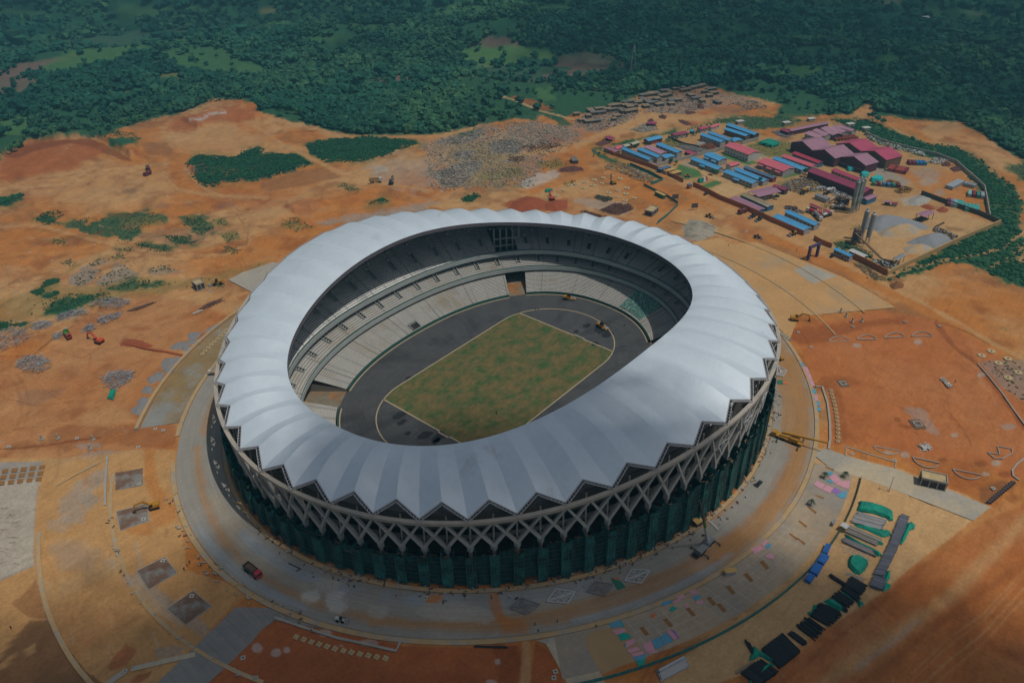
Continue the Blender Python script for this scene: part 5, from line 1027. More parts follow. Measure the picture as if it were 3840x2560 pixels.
for row in [
 ('two storey grey barrack with blue roof beside the brown outer wall', (490, 618), (955, 805), (1035, 782), 5.6, 1.2, 'blue', 'grey', S1, dict(win=9, storeys=2)),
 ('blue roofed grey barrack second from the brown outer wall', (757, 622), (1100, 765), (1178, 738), 5.2, 1.1, 'blue', 'grey', S1, dict(win=7, storeys=2)),
 ('low pale mauve roofed shed squeezed between two blue roofs', (872, 588), (1150, 706), (1262, 674), 3.4, 1.0, 'palemauve', 'grey', S1, {}),
 ('small wide blue roofed block at the end of the pale mauve shed', (1165, 735), (1245, 775), (1392, 736), 3.6, .8, 'blue', 'white', S1, dict(win=3)),
 ('blue roofed two storey barrack beside the grey pipe yard', (1070, 542), (1430, 685), (1515, 656), 5.2, 1.1, 'blue', 'grey', S1, dict(win=6, storeys=2)),
 ('blue roofed barrack with a red front awning behind the dusty yard', (950, 488), (1192, 432), (1112, 395), 4.0, 1.0, 'blue', 'red', S1, dict(win=7)),
 ('mauve roofed barrack with dark doors at the back of the camp', (1385, 392), (1615, 352), (1545, 320), 3.8, .9, 'magenta', 'grey', S1, dict(win=6)),
 ('crimson roofed barrack beside the small blue kiosk', (1830, 290), (1955, 263), (1882, 236), 3.6, .9, 'crimson', 'grey', S1, dict(win=4)),
 ('pink roofed barrack at the back corner of the camp', (2012, 262), (2147, 216), (2106, 192), 3.4, .9, 'pink', 'white', S1, dict(win=3)),
 ('small mauve roofed shed at the far left corner of the brown wall', (205, 602), (382, 680), (452, 646), 3.0, .9, 'mauve', 'tan', S1, {}),
 ('small pink roofed shed beside the mauve corner shed', (430, 622), (524, 580), (456, 552), 3.0, .8, 'pink', 'tan', S1, {}),
 ('red walled hut with pale green roof and a door', (690, 548), (806, 506), (742, 485), 3.4, .6, 'cream', 'red', S1, dict(win=4)),
 ('smaller pale green roofed hut left of the red walled hut', (558, 582), (646, 560), (590, 531), 3.2, .6, 'cream', 'red', S1, {}),
 ('long blue roofed barrack with a blue porch by the lawn', (1650, 787), (2105, 967), (2212, 936), 4.2, 1.2, 'blue', 'grey', S1, dict(win=9, awn=1)),
 ('wide blue roofed block with two porches behind the long barrack', (1880, 715), (2132, 817), (2268, 776), 5.0, 1.1, 'blue', 'grey', S1, dict(win=4, awn=2)),
 ('tiny blue kiosk at the back of the camp', (1640, 315), (1692, 326), (1702, 300), 2.6, .4, 'blue', 'blue', S1, {}),
 ('low crimson lean-to roof beside the grey pipe yard', (1550, 662), (1695, 717), (1755, 690), 2.6, .4, 'crimson', 'dark', S1, {}),
 ('blue roofed grey barrack beside the rusty steel stack', (20, 382), (370, 507), (450, 480), 5.4, 1.1, 'blue', 'grey', S2, dict(win=6, storeys=2)),
 ('blue roofed barrack behind the one by the rusty steel stack', (145, 347), (505, 477), (577, 456), 4.6, 1.1, 'blue', 'grey', S2, dict(win=6)),
 ('short blue roofed block beside the grey inner wall', (520, 452), (600, 495), (732, 462), 4.0, .9, 'blue', 'tan', S2, dict(win=3)),
 ('blue roofed barrack with dark side, second from the back of the camp', (430, 292), (790, 407), (862, 380), 5.0, 1.1, 'blue', 'brown', S2, dict(win=8, storeys=2)),
 ('rearmost long blue roofed barrack by the green field', (455, 217), (932, 382), (1012, 354), 5.0, 1.1, 'blue', 'dark', S2, dict(win=8)),
 ('two storey white building with a broad pink roof on the lawn', (435, 562), (840, 717), (1022, 662), 7.0, 1.6, 'pink', 'white', S2, dict(win=8, storeys=2, name='dormitory_building', cat='building')),
 ('small two storey white house with pink roof', (545, 910), (697, 864), (622, 826), 5.4, 1.0, 'pink', 'white', S2, dict(win=4, storeys=2, name='dormitory_building', cat='building')),
 ('long grey hall with a broad pink roof and mauve porches', (985, 832), (1425, 997), (1612, 937), 5.0, 1.5, 'pink', 'grey', S2, dict(win=5, awn=3, name='hall', cat='hall')),
 ('narrow barrack with half crimson, half blue roof', (750, 932), (1250, 1115), (1312, 1092), 3.6, .9, 'bluegrey', 'red', S2, dict(win=8)),
 ('blue roofed barrack between the narrow two-tone one and the porch barrack', (590, 967), (1085, 1167), (1167, 1132), 4.0, 1.1, 'blue', 'grey', S2, dict(win=8)),
 ('front blue roofed barrack with porch facing the dusty court', (410, 1002), (905, 1202), (1012, 1167), 4.2, 1.2, 'blue', 'grey', S2, dict(win=9, awn=1)),
 ('blue roofed hall right beside the long pink roofed hall', (1240, 782), (1737, 972), (1840, 942), 3.8, 1.1, 'blue', 'grey', S2, dict(win=7)),
 ('long coral pink roofed hall next to the blue one', (1385, 742), (1902, 922), (2002, 892), 3.8, 1.1, 'pink', 'grey', S2, dict(win=7)),
 ('deep red roofed hall with blue walls beside the mauve hangars', (1570, 692), (2012, 862), (2072, 828), 3.8, 1.1, 'red', 'blue', S2, dict(win=6)),
 ('long mauve roofed row with a white windowed end at the back', (1560, 320), (2187, 192), (2147, 156), 4.2, 1.0, 'mauve', 'maroon', S2, dict(win=12, name='shed', cat='shed')),
 ('short maroon roofed wing at the front of the mauve row', (1365, 292), (1502, 342), (1572, 314), 3.8, .6, 'magenta', 'maroon', S2, dict(name='shed', cat='shed')),
 ('first of the parallel pale mauve sheds, left end of the row', (512, 374), (700, 442), (790, 408), 5, 1.5, 'palemauve', 'grey', S3, dict(s=3.733, win=4, name='shed', cat='shed')),
 ('second parallel pale mauve shed from the left', (622, 334), (800, 407), (900, 390), 5, 1.5, 'palemauve', 'grey', S3, dict(s=3.733, name='shed', cat='shed')),
 ('third parallel pale mauve shed with the dark gable', (735, 300), (905, 400), (1025, 372), 5, 1.6, 'palemauve', 'dark', S3, dict(s=3.733, name='shed', cat='shed')),
 ('fourth parallel pale mauve shed from the left', (870, 288), (1040, 367), (1122, 346), 5, 1.5, 'palemauve', 'grey', S3, dict(s=3.733, name='shed', cat='shed')),
 ('last parallel pale mauve shed, right end of the row', (965, 276), (1172, 347), (1252, 336), 5, 1.5, 'palemauve', 'grey', S3, dict(s=3.733, name='shed', cat='shed')),
 ('large mauve roofed hangar, rearmost of the three with dark gables', (620, 607), (887, 545), (578, 440), 8, 4.5, 'mauve', 'maroon', S3, dict(s=3.733, name='hangar', cat='hangar')),
 ('middle mauve roofed hangar of the three with dark gables', (940, 724), (1202, 652), (889, 543), 8, 4.5, 'mauve', 'maroon', S3, dict(s=3.733, name='hangar', cat='hangar')),
 ('front mauve roofed hangar with a blue door corner', (1370, 824), (1552, 772), (1204, 650), 7.5, 4.2, 'mauve', 'maroon', S3, dict(s=3.733, name='hangar', cat='hangar')),
 ('rear bright crimson roofed hangar with brown side', (1312, 630), (1537, 562), (1212, 442), 8, 4.2, 'crimson', 'brown', S3, dict(s=3.733, name='hangar', cat='hangar')),
 ('front bright crimson roofed hangar with green and white end', (1660, 747), (1887, 687), (1540, 560), 8, 4.2, 'crimson', 'brown', S3, dict(s=3.733, name='hangar', cat='hangar')),
 ('very long magenta roofed workshop with maroon wall behind the silos', (555, 902), (1352, 1202), (1482, 1157), 7, 1.8, 'magenta', 'maroon', S3, dict(s=3.733, name='workshop', cat='workshop')),
 ('shorter magenta roofed shed behind the very long workshop', (885, 887), (1267, 1037), (1322, 1007), 4, .9, 'crimson', 'grey', S3, dict(s=3.733, win=8, name='shed', cat='shed')),
 ('small blue walled shed with mauve roof at the end of the long workshop', (1392, 1307), (1532, 1252), (1477, 1212), 4.2, .8, 'mauve', 'blue', S3, dict(s=3.733, name='shed', cat='shed')),
 ('low mauve lean-to along the front hangar', (1000, 777), (1322, 887), (1366, 866), 3, .4, 'mauve', 'dark', S3, dict(s=3.733, name='shed', cat='shed')),
 ('broad mauve roofed open shed beside the yellow formwork yard', (650, 439), (1032, 349), (846, 262), 5, .9, 'mauve', 'grey', S4, dict(openside=True, name='open_shed', cat='shed')),
 ('narrow magenta roofed shed behind the broad open shed', (880, 252), (1092, 327), (1137, 298), 4, .6, 'magenta', 'dark', S4, dict(name='shed', cat='shed')),
 ('long shed with patchy rust and white roof and blue walls', (340, 400), (802, 607), (927, 580), 3.8, .5, 'rust', 'blue', S4, dict(name='shed', cat='shed')),
 ('long shed with mauve and red roof along the brick wall', (175, 462), (642, 672), (757, 632), 3.4, .5, 'mauve', 'blue', S4, dict(name='shed', cat='shed')),
 ('blue roofed barrack against the end of the brick wall', (890, 772), (1417, 1002), (1532, 957), 3.8, 1.2, 'blue', 'grey', S4, dict()),
 ('blue roofed barrack behind the one at the brick wall end', (1085, 692), (1592, 917), (1692, 887), 4, 1.2, 'blue', 'grey', S4, dict(win=8)),
 ('blue roofed gate office between the two brick walls', (470, 722), (700, 827), (748, 804), 4, .7, 'blue', 'grey', S5, dict(s=3.733, win=6, name='office', cat='office')),
 ('half white, half blue roofed hut in the lower right batching yard', (682, 740), (890, 836), (952, 812), 3.4, .4, 'white', 'green', S5, dict(s=3.733, name='hut', cat='hut')),
 ('mauve roofed open canopy standing alone in the right sand yard', (1740, 272), (1892, 216), (1790, 170), 5, .5, 'mauve', 'dark', S5, dict(s=3.733, openside=True, name='open_shed', cat='shed')),
 ('grey roofed aggregate hopper shelter at the foot of the conveyor', (1345, 872), (1474, 806), (1440, 788), 5, .5, 'grey', 'tan', S5, dict(s=3.733, openside=True, name='open_shed', cat='shed')),
 ('brick gatehouse with a flat blue roof at the camp entrance', (1640, 1237), (1692, 1217), (1647, 1195), 3.2, .3, 'bluegrey', 'brick', S1, dict(flat=True, name='gatehouse', cat='gatehouse')),
 ('blue grey flat roofed container office on the lawn', (1160, 977), (1338, 922), (1262, 896), 2.8, .3, 'bluegrey', 'navy', S1, dict(flat=True, name='container_office', cat='office')),
 ('yellow flat roofed container office, middle of three on the lawn', (1255, 1007), (1412, 962), (1352, 936), 2.8, .3, 'tan', 'tan', S1, dict(flat=True, name='container_office', cat='office')),
 ('yellow flat roofed container office with a rusty stripe, right of three', (1350, 1047), (1517, 1002), (1452, 976), 2.8, .3, 'tan', 'brown', S1, dict(flat=True, name='container_office', cat='office')),
 ('small magenta canopy among rust heaps left of the camp', (295, 462), (392, 440), (290, 395), 2.6, .4, 'magenta', 'dark', S1, dict(openside=True, name='open_shed', cat='shed')),
 ('magenta canopy over scrap beside the demolished village road', (920, 195), (1080, 205), (1060, 165), 2.6, .5, 'magenta', 'dark', S1, dict(openside=True, name='open_shed', cat='shed')),
 ('long tan roofed shelter along the teal site fence', (1050, 1335), (1205, 1408), (1240, 1392), 3, .3, 'tan', 'green', S1, dict(name='shelter', cat='shelter', flat=True)),
 ('small mauve kiosk by the camp road junction', (80, 880), (180, 892), (200, 868), 2.8, .3, 'mauve', 'dark', S6, dict(name='kiosk', cat='kiosk')),
 ('grey and crimson kiosk right of the mauve kiosk', (200, 900), (300, 912), (318, 890), 2.6, .3, 'magenta', 'grey', S6, dict(name='kiosk', cat='kiosk')),
 ('weighbridge canopy with magenta roof among tanker trucks', (1510, 560), (1690, 640), (1705, 625), 3.6, .3, 'magenta', 'dark', S4, dict(openside=True, name='open_shed', cat='shed')),
 ('smaller magenta canopy by the white truck', (1735, 655), (1850, 705), (1870, 690), 3.6, .3, 'magenta', 'dark', S4, dict(openside=True, name='open_shed', cat='shed')),
 ('corrugated grey shed beside the concrete slab in the mixing yard', (1590, 400), (1795, 480), (1810, 440), 3.4, .6, 'grey', 'grey', S4, dict(name='shed', cat='shed')),
]:
    lb, A, B, C, ze, ri, rc, wc, o, kw = row; kw = dict(kw); kw.setdefault('group', BG if rc == 'blue' and 'name' not in kw else None); barrack(lb, A, B, C, ze, ri, rc, wc, o, **kw)
# crimson half roof already its own colour on the two-tone barrack
def wall(label, pts, h, wd, mat, name='wall', cat='wall'):
    o = pline(name, label, pts, wd, h, mat, z=-.1, cat=cat); return o
wall('brown rendered wall along the lower left side of the camp', K(*S1, [(200, 660), (400, 735), (700, 835), (980, 925), (1250, 1040), (1530, 1180)], 4.48), 3.4, .5, WCOL['brick'])
wall('brick wall running from the gatehouse down the dusty court to the blue barrack', K(*S1, [(1695, 1240), (1880, 1320)], 4.48)+K(*S4, [(0, 480), (480, 670), (900, 870), (1400, 1085)], 4.48), 3.6, .5, WCOL['brick'])
wall('short red brick wall beside the purple gate arch', K(*S5, [(190, 590), (300, 650), (440, 705)], 3.733), 3.4, .5, WCOL['brick'])
wall('red brick wall at the lower right corner of the batching yard', K(*S5, [(740, 850), (900, 925), (1100, 1030), (1210, 1088)], 3.733), 4, .6, WCOL['brick'])
wall('long tan topped wall between the batching yard and the green belt', K(*S5, [(1214, 1088), (1500, 945), (1900, 760), (2240, 600)], 3.733)+K(*S6, [(2010, 1250)], 4.48), 3.2, 1.0, WCOL['tan'])
wall('dark wall dividing the container yard from the sand yard', K(*S6, [(690, 755), (1000, 870), (1400, 1010), (1700, 1110), (1990, 1245)], 4.48), 3.4, .7, M('dark_wall', '#4E4C46', rough=.95))
wall('grey wall along the green belt at the right side of the camp', K(*S6, [(1835, 1150), (1790, 900), (1745, 660), (1600, 520), (1450, 395), (1280, 235), (950, 110), (600, 30)], 4.48)+K(*S3, [(1600, 500), (1350, 385)], 3.733), 3, .6, CG)
wall('pale grey inner wall across the camp', K(*S1, [(1015, 930), (1450, 820), (1900, 705), (2240, 625)], 4.48)+K(*S2, [(450, 610)], 4.48), 3, .5, CG)
wall('grey inner wall beside the short blue roofed block', K(*S2, [(720, 545), (860, 505), (1000, 470)], 4.48), 3, .5, CG)
wall('dark low wall around the brown field behind the barracks', K(*S1, [(1280, 430), (1400, 490), (1560, 550), (1800, 600)], 4.48), 2, .4, M('dark_wall2', '#4A5048', rough=.95))
TEAL = M('teal_fence', '#2E6E6C', var=.2, rough=.8, scale=.6)
def fence(label, pts, h, step=9, px=True):
    P = [G(*p) for p in pts] if px else pts; t = thing('fence', label, 'fence', (*P[0], 0)); mb = MB(); pb = MB()
    for (ax, ay), (bx, by) in zip(P[:-1], P[1:]):
        ax -= P[0][0]; bx -= P[0][0]; ay -= P[0][1]; by -= P[0][1]; mb.bar((ax, ay, h/2), (bx, by, h/2), .12, h)
        L = hypot(bx-ax, by-ay)
        for k in range(int(L/step)+1): q = k*step/max(L, .1); pb.bar((ax+(bx-ax)*q, ay+(by-ay)*q, 0), (ax+(bx-ax)*q, ay+(by-ay)*q, h+.25), .2)
    mb.build('panel', TEAL, t); pb.build('post', POLE, t); return t
fence('teal sheet fence round the yellow timber yard', K(*S1, [(640, 890), (900, 1000), (1190, 1145), (1095, 1185), (985, 1222)], 4.48), 2.2)
fence('teal sheet fence along the lane behind the piling site', K(*S1, [(870, 1240), (1050, 1330), (1240, 1415), (1440, 1545)], 4.48)+K(2050, 640, [(1925, 515), (1780, 660), (1625, 780)], 3.92), 2.2)
fence('curved teal fence along the outer edge of the paved promenade', [(0, 0)]*0+[ringpt(a, 1.297) for a in np.arange(229, 282, 1.5)], 1.9, 4, px=False)
# ------------------------------------------------------------------ containers
def container(lab, x, y, an, L, mt, group, z=0):
    t = thing('shipping_container', lab, 'container', (x, y, z), an, group); mb = MB(); h = 2.6; w2 = 1.22
    mb.box(-L/2+.08, L/2-.08, -w2+.05, w2-.05, .12, h-.08); n = int(L/.6)
    for k in range(n): xx = -L/2+.3+(L-.6)*k/(n-1); mb.box(xx-.12, xx+.12, -w2, w2, .16, h-.03)
    mb.build('body', mt, t); f = MB()
    for sx in (-1, 1):
        for sy in (-1, 1): f.box(sx*L/2-.1, sx*L/2+.1, sy*w2-.1, sy*w2+.1, 0, h+.02)
    f.build('corner_post', mt, t); return t
def crow(A, B, n, mats, o, s, L, lab, group, gap=2.6):
    """a row of n containers side by side from A to B (ground pixels), long axis across the row"""
    (ax, ay), (bx, by) = [G(*q, 0) for q in K(o[0], o[1], (A, B), s)]; an = atan2(by-ay, bx-ax)
    for k in range(n):
        t = (k+.5)/n; m_, cn = mats[k % len(mats)]; ordn = ('first', 'second', 'third', 'fourth', 'fifth', 'sixth', 'seventh', 'eighth', 'ninth')[k]; container('%s container, %s from the left %s' % (cn, ordn, lab), ax+(bx-ax)*t, ay+(by-ay)*t, an+pi/2, L, m_, group)
CT = {k: (M('container_'+k, v, var=.1, rough=.6, fine=.08), k) for k, v in dict(red='#A8524A', maroon='#7E3440', teal='#4FA39A', green='#3F8579', silver='#9AA2A8', blue='#3C7AA8', lilac='#8C84A8', cyan='#86B8B4', rust='#8A4636').items()}
crow((150, 330), (450, 385), 7, [CT['red'], CT['red'], CT['maroon'], CT['red']], S6, 4.48, 12, 'in the row in front of the crimson hangar', 'red containers by the hangar')
crow((460, 240), (770, 250), 5, [CT['maroon'], CT['maroon'], CT['blue'], CT['blue'], CT['blue']], S6, 4.48, 7, 'in the row behind the round track', 'blue and maroon containers')
crow((1150, 665), (1350, 560), 8, [CT['silver']], S6, 4.48, 6, 'in the silver row at the junction', 'silver containers')
crow((1420, 600), (1590, 640), 4, [CT['silver']], S6, 4.48, 6, 'in the short row against the grey wall', 'silver containers at the wall')
crow((1460, 760), (1750, 800), 4, [CT['cyan'], CT['maroon'], CT['green'], CT['silver']], S6, 4.48, 10, 'in the long mixed row at the right wall', 'mixed containers at the right wall')
crow((1120, 910), (1400, 950), 5, [CT['maroon'], CT['lilac'], CT['cyan'], CT['teal'], CT['teal']], S6, 4.48, 11, 'in the multicoloured row by the dark wall', 'multicoloured containers')
crow((1410, 990), (1660, 1020), 4, [CT['teal']], S6, 4.48, 11, 'in the teal row nearest the corner', 'teal containers')
crow((910, 470), (1230, 440), 7, [CT['rust']], S3, 3.733, 8, 'in the rust brown row between the hangar groups', 'rust brown containers')
crow((1440, 1090), (1860, 1130), 6, [CT['green'], CT['maroon'], CT['blue'], CT['blue']], S3, 3.733, 5, 'in the yard row behind the long workshop', 'yard containers')
# ------------------------------------------------------------------ shanty huts
HR = [M('hut_roof', '#877560', var=.15, rough=.9, fine=.1), M('hut_roof_grey', '#6E6A64', var=.15, rough=.9, fine=.1)]; HW = M('hut_wall', '#5E5246', var=.2, rough=.95)
hp = [(425, 445), (460, 475), (590, 415), (665, 430), (735, 435), (715, 380), (775, 372), (940, 325), (1010, 300), (1090, 330), (1150, 285), (910, 370), (970, 390), (1020, 380), (1030, 440), (950, 455), (1180, 225), (1220, 215), (1280, 205), (1355, 200), (1265, 280), (1355, 275), (1240, 325), (1200, 380), (1390, 360), (1550, 300), (1555, 345), (1510, 220), (1470, 170), (1540, 188), (1620, 145), (1700, 125), (1780, 155), (1850, 135), (1920, 120), (1990, 105), (1830, 225), (1900, 270), (1990, 305), (2020, 185), (2110, 155), (2090, 230), (2150, 200), (2200, 325), (305, 580), (405, 600), (480, 595), (230, 495), (395, 520), (575, 475), (755, 565), (795, 525), (200, 1145), (1650, 290), (540, 425), (1310, 330), (1720, 165), (1440, 235), (870, 455), (1110, 310)]
def make_hut(k):
    L, Wd, h = ((9, 6, 2.7), (12, 6, 2.7), (7, 6, 2.5))[k]; t = thing('hut', None, 'hut', group='huts of the demolished village'); MB().box(-L/2, L/2, -Wd/2, Wd/2, -.3, h).build('wall', HW, t)
    r = MB().box(-L/2-.5, L/2+.5, -Wd/2-.5, Wd/2+.5, h, h+.25); r.build('roof', HR[k % 2], t)
    MB().box(-.5, .5, -Wd/2-.05, -Wd/2+.05, 0, 2).build('door', DARK, t); return t
hut0 = [make_hut(k) for k in range(3)]; hu = set()
for i, p in enumerate(hp):
    k = i % 3; t = hut0[k] if k not in hu else copy_tree(hut0[k]); hu.add(k); x, y = G(*K(2100, 300, [p], 3.733)[0]); t.location = (x, y, gz(x, y)); t.rotation_euler = (0, 0, AZ-pi/2+random.choice((.28, .34, .3, 1.8))+random.uniform(-.1, .1)); q = random.uniform(.75, 1.15); t.scale = (q, q, 1)
    zone_ = 'under the trees at the far side of the village' if p[1] < 240 else 'in the middle of the grey rubble' if p[1] < 400 else 'near the dirt road below the green slope'
    if p[1] > 1000: zone_ = 'alone near the dark soil heap'
    tag(t, ('tan', 'long tan', 'small grey')[k]+' roofed hut '+('at left, ' if p[0] < 700 else 'at right, ' if p[0] > 1500 else 'midway, ')+zone_, 'hut')
# ------------------------------------------------------------------ vehicles and machines
PT = {k: M('paint_'+k, v, var=.05, rough=.45, spec=.5) for k, v in dict(yellow='#A8781F', red='#A8323C', orange='#C4502E', white='#B8B8B4', maroon='#702A3A', green='#3E7A34', dark='#33363A', grey='#7E8286').items()}
TYRE = M('tyre', '#1E1E1F', rough=.95); CAB = M('cab_glass', '#222A30', rough=.25, var=.1); BED = M('truck_bed', '#5A4A3A', rough=.9)
def wheels(t, xs, yw, r=.55, w=.5):
    for x in xs:
        for s in (-1, 1):
            mb = MB(); mb.bar((x, s*(yw-w/2), r), (x, s*(yw+w/2), r), r*2, r*2, n=12); mb.build('wheel', TYRE, t)
def tracks(t, L=3.8, yw=1.2, w=.6, h=.95):
    for s in (-1, 1):
        mb = MB(); y = s*yw; pr = [(-L/2, h*.45), (-L/2+.4, 0), (L/2-.4, 0), (L/2, h*.45), (L/2-.35, h), (-L/2+.35, h)]; a = [(x, y-w/2, z) for x, z in pr]; b = [(x, y+w/2, z) for x, z in pr]
        mb.poly(a); mb.poly(b[::-1]); [mb.poly([a[i], b[i], b[(i+1) % 6], a[(i+1) % 6]][::-1]) for i in range(6)]; mb.build('track', TYRE, t)
def at(px, py, z=0): x, y = G(px, py, z); return x, y
def dirpx(a, b): (x0, y0), (x1, y1) = G(*a), G(*b); return atan2(y1-y0, x1-x0)
def excavator(lab, p, q, col='yellow', s=1., group=None, down=True):
    """body at pixel p, bucket towards pixel q"""
    x, y = at(*p); t = thing('excavator', lab, 'excavator', (x, y, gz(x, y)), dirpx(p, q), group); c = PT[col]; tracks(t)
    b = MB(); b.box(-1.7, 1.3, -1.35, 1.35, 1.05, 1.4); b.box(-2.1, .4, -1.35, 1.35, 1.4, 2.35, taper=.94); b.build('body', c, t)
    cb = MB().box(.35, 1.7, .3, 1.3, 1.4, 3.0, taper=.88).build('cab', CAB, t); MB().box(.4, 1.6, .33, 1.27, 3.0, 3.1).build('cab_roof', c, cb)
    m_ = MB(); m_.bar((1.1, -.2, 1.6), (3.4, -.2, 4.3), .55, .75); m_.bar((3.4, -.2, 4.3), (6.6, -.2, 3.7), .5, .6); m_.build('boom', c, t)
    m_ = MB(); m_.bar((6.4, -.2, 3.9), (7.6, -.2, 1.2), .42, .5); m_.build('dipper_arm', c, t)
    k = MB(); k.box(6.9, 7.9, -.8, .4, .1, 1.1, taper=.7); k.build('bucket', PT['dark'], t); t.scale = (s, s, s); return t
def dump_truck(lab, p, q, col='red', bed='dark', s=1., load=True, group=None):
    x, y = at(*p); t = thing('dump_truck', lab, 'truck', (x, y, gz(x, y)), dirpx(p, q), group); wheels(t, (-2.9, -1.6, 2.6), 1.15)
    MB().box(-4, 4, -.5, .5, .75, 1.05).build('chassis', PT['dark'], t)
    cb = MB().box(2.1, 4.1, -1.2, 1.2, .9, 2.9, taper=.92); c = cb.build('cab', PT[col], t); MB().box(4.0, 4.08, -.98, .98, 1.8, 2.6).build('windscreen', CAB, c)
    b = MB(); b.box(-4.1, 1.9, -1.25, 1.25, 1.05, 1.25); b.box(-4.1, 1.9, -1.25, -1.13, 1.25, 2.5); b.box(-4.1, 1.9, 1.13, 1.25, 1.25, 2.5); b.box(1.78, 1.9, -1.13, 1.13, 1.25, 2.9); b.box(-4.1, -3.98, -1.13, 1.13, 1.25, 2.4); b.build('bed', PT[bed] if bed in PT else WCOL[bed], t)
    if load: MB().box(-3.95, 1.75, -1.1, 1.1, 1.26, 2.3, taper=.8).build('load', BED, t)
    t.scale = (s, s, s); return t
def loader(lab, p, q, col='yellow', s=1., group=None):
    x, y = at(*p); t = thing('wheel_loader', lab, 'loader', (x, y, gz(x, y)), dirpx(p, q), group); wheels(t, (-1.5, 1.5), 1.1, .8, .6)
    b = MB(); b.box(-3, -.2, -.9, .9, 1.1, 2.2, taper=.92); b.box(.2, 2.0, -.6, .6, .9, 1.5); b.build('body', PT[col], t); MB().box(-.5, .9, -.75, .75, 1.5, 3.1, taper=.85).build('cab', CAB, t)
    m_ = MB(); [m_.bar((1.4, s_*.7, 1.5), (3.4, s_*.7, .7), .25, .35) for s_ in (-1, 1)]; m_.build('lift_arm', PT[col], t); MB().box(3.2, 4.3, -1.5, 1.5, .1, 1.1, taper=.8).build('bucket', PT['grey'], t); t.scale = (s, s, s); return t
def car(lab, p, q, col='dark'):
    x, y = at(*p); t = thing('parked_car', lab, 'car', (x, y, gz(x, y)), dirpx(p, q)); wheels(t, (-1.35, 1.35), .75, .33, .22)
    MB().box(-2.2, 2.2, -.88, .88, .35, .95, taper=.96).build('body', PT[col], t); MB().box(-1.5, .9, -.78, .78, .95, 1.5, taper=.78).build('cabin', CAB, t); return t
def roller(lab, p, q):
    x, y = at(*p); t = thing('road_roller', lab, 'roller', (x, y, 0), dirpx(p, q)); MB().bar((2.2, -1.05, .75), (2.2, 1.05, .75), 1.5, 1.5, n=16).build('drum', PT['grey'], t); wheels(t, (-1.6,), .9, .75, .5)
    MB().box(-2.8, .3, -.9, .9, .9, 2.0, taper=.9).build('body', PT['yellow'], t); MB().box(.8, 3.2, -1.2, 1.2, .7, .95).build('drum_frame', PT['yellow'], t); MB().box(-.9, .6, -.7, .7, 1.9, 3.0, taper=.9).build('cab', CAB, t); t.scale = (1.3, 1.3, 1.3); return t
def tanker(lab, p, q, col='red', s=1., drum=False):
    x, y = at(*p); t = thing('tanker_truck' if not drum else 'mixer_truck', lab, 'truck', (x, y, 0), dirpx(p, q)); wheels(t, (-4, -2.8, 1.5, 3.6), 1.1)
    MB().box(-5.5, 4.8, -.5, .5, .8, 1.1).build('chassis', PT['dark'], t); MB().box(3.2, 4.9, -1.2, 1.2, .9, 2.9, taper=.92).build('cab', PT['white'], t)
    if drum:
        m_ = MB(); m_.bar((2.6, 0, 2.3), (-.6, 0, 2.9), 1.5, n=12, w2=2.6); m_.bar((-.6, 0, 2.9), (-4, 0, 3.4), 2.6, n=12, w2=1.2); m_.build('mixer_drum', PT[col], t)
    else: MB().bar((-5.4, 0, 2.2), (2.8, 0, 2.2), 2.2, 2.0, n=14).build('tank', PT[col], t)
    t.scale = (s, s, s); return t
r5 = lambda x, y: K(0, 600, [(x, y)])[0]; r6 = lambda x, y: K(950, 600, [(x, y)])[0]; r7 = lambda x, y: K(1900, 600, [(x, y)])[0]; r8 = lambda x, y: K(2840, 600, [(x, y)])[0]
r9 = lambda x, y: K(0, 1200, [(x, y)])[0]; r12 = lambda x, y: K(2840, 1200, [(x, y)])[0]; r13 = lambda x, y: K(0, 1860, [(x, y)])[0]; r14 = lambda x, y: K(950, 1860, [(x, y)])[0]; r15 = lambda x, y: K(1900, 1860, [(x, y)])[0]; r16 = lambda x, y: K(2840, 1860, [(x, y)])[0]
s4 = lambda x, y: K(*S4, [(x, y)], 4.48)[0]; s5 = lambda x, y: K(*S5, [(x, y)], 3.733)[0]; s1 = lambda x, y: K(*S1, [(x, y)], 4.48)[0]; s3 = lambda x, y: K(*S3, [(x, y)], 3.733)[0]; pf = lambda x, y: K(2050, 640, [(x, y)], 3.92)[0]; s6 = lambda x, y: K(*S6, [(x, y)], 4.48)[0]; s2 = lambda x, y: K(*S2, [(x, y)], 4.48)[0]
excavator('yellow excavator digging at the sunken bed in the lower left yard', r13(1300, 95), r13(1190, 125), 'yellow', 1.1)
excavator('orange red excavator reaching its long arm over the red soil, left', r9(838, 190), r9(690, 150), 'orange', 1.25)
excavator('dark yellow excavator working at the edge of the tan plaza on the right', r8(310, 1345), r8(410, 1350), 'yellow', 1.15)
excavator('red excavator standing on the red soil heap behind the stadium', pf(80, 425), pf(20, 330), 'orange', 1.25)
excavator('brown excavator beside the white dump truck above the stadium', r6(1160, 205), r6(1180, 160), 'dark', 1.2)
dump_truck('red dump truck with brown load on the ring road, lower left', r13(2130, 645), r13(2200, 700), 'red', 'dark', 1.12)
dump_truck('red truck with green bed standing beside the orange red excavator', r9(582, 160), r9(610, 200), 'red', 'green', 1.1, False)
dump_truck('maroon dump truck in the borrow pit, the nearer of two', r5(1243, 130), r5(1215, 150), 'maroon', 'maroon', 1.2)
dump_truck('maroon dump truck in the borrow pit, the farther of two', r5(1248, 90), r5(1255, 120), 'maroon', 'maroon', 1.25)
dump_truck('white dump truck with tan bed parked above the stadium', r6(1030, 195), r6(1080, 193), 'white', 'tan', 1.35, False)
dump_truck('maroon dump truck parked beside the brick wall', s4(375, 705), s4(330, 725), 'maroon', 'maroon', 1.2)
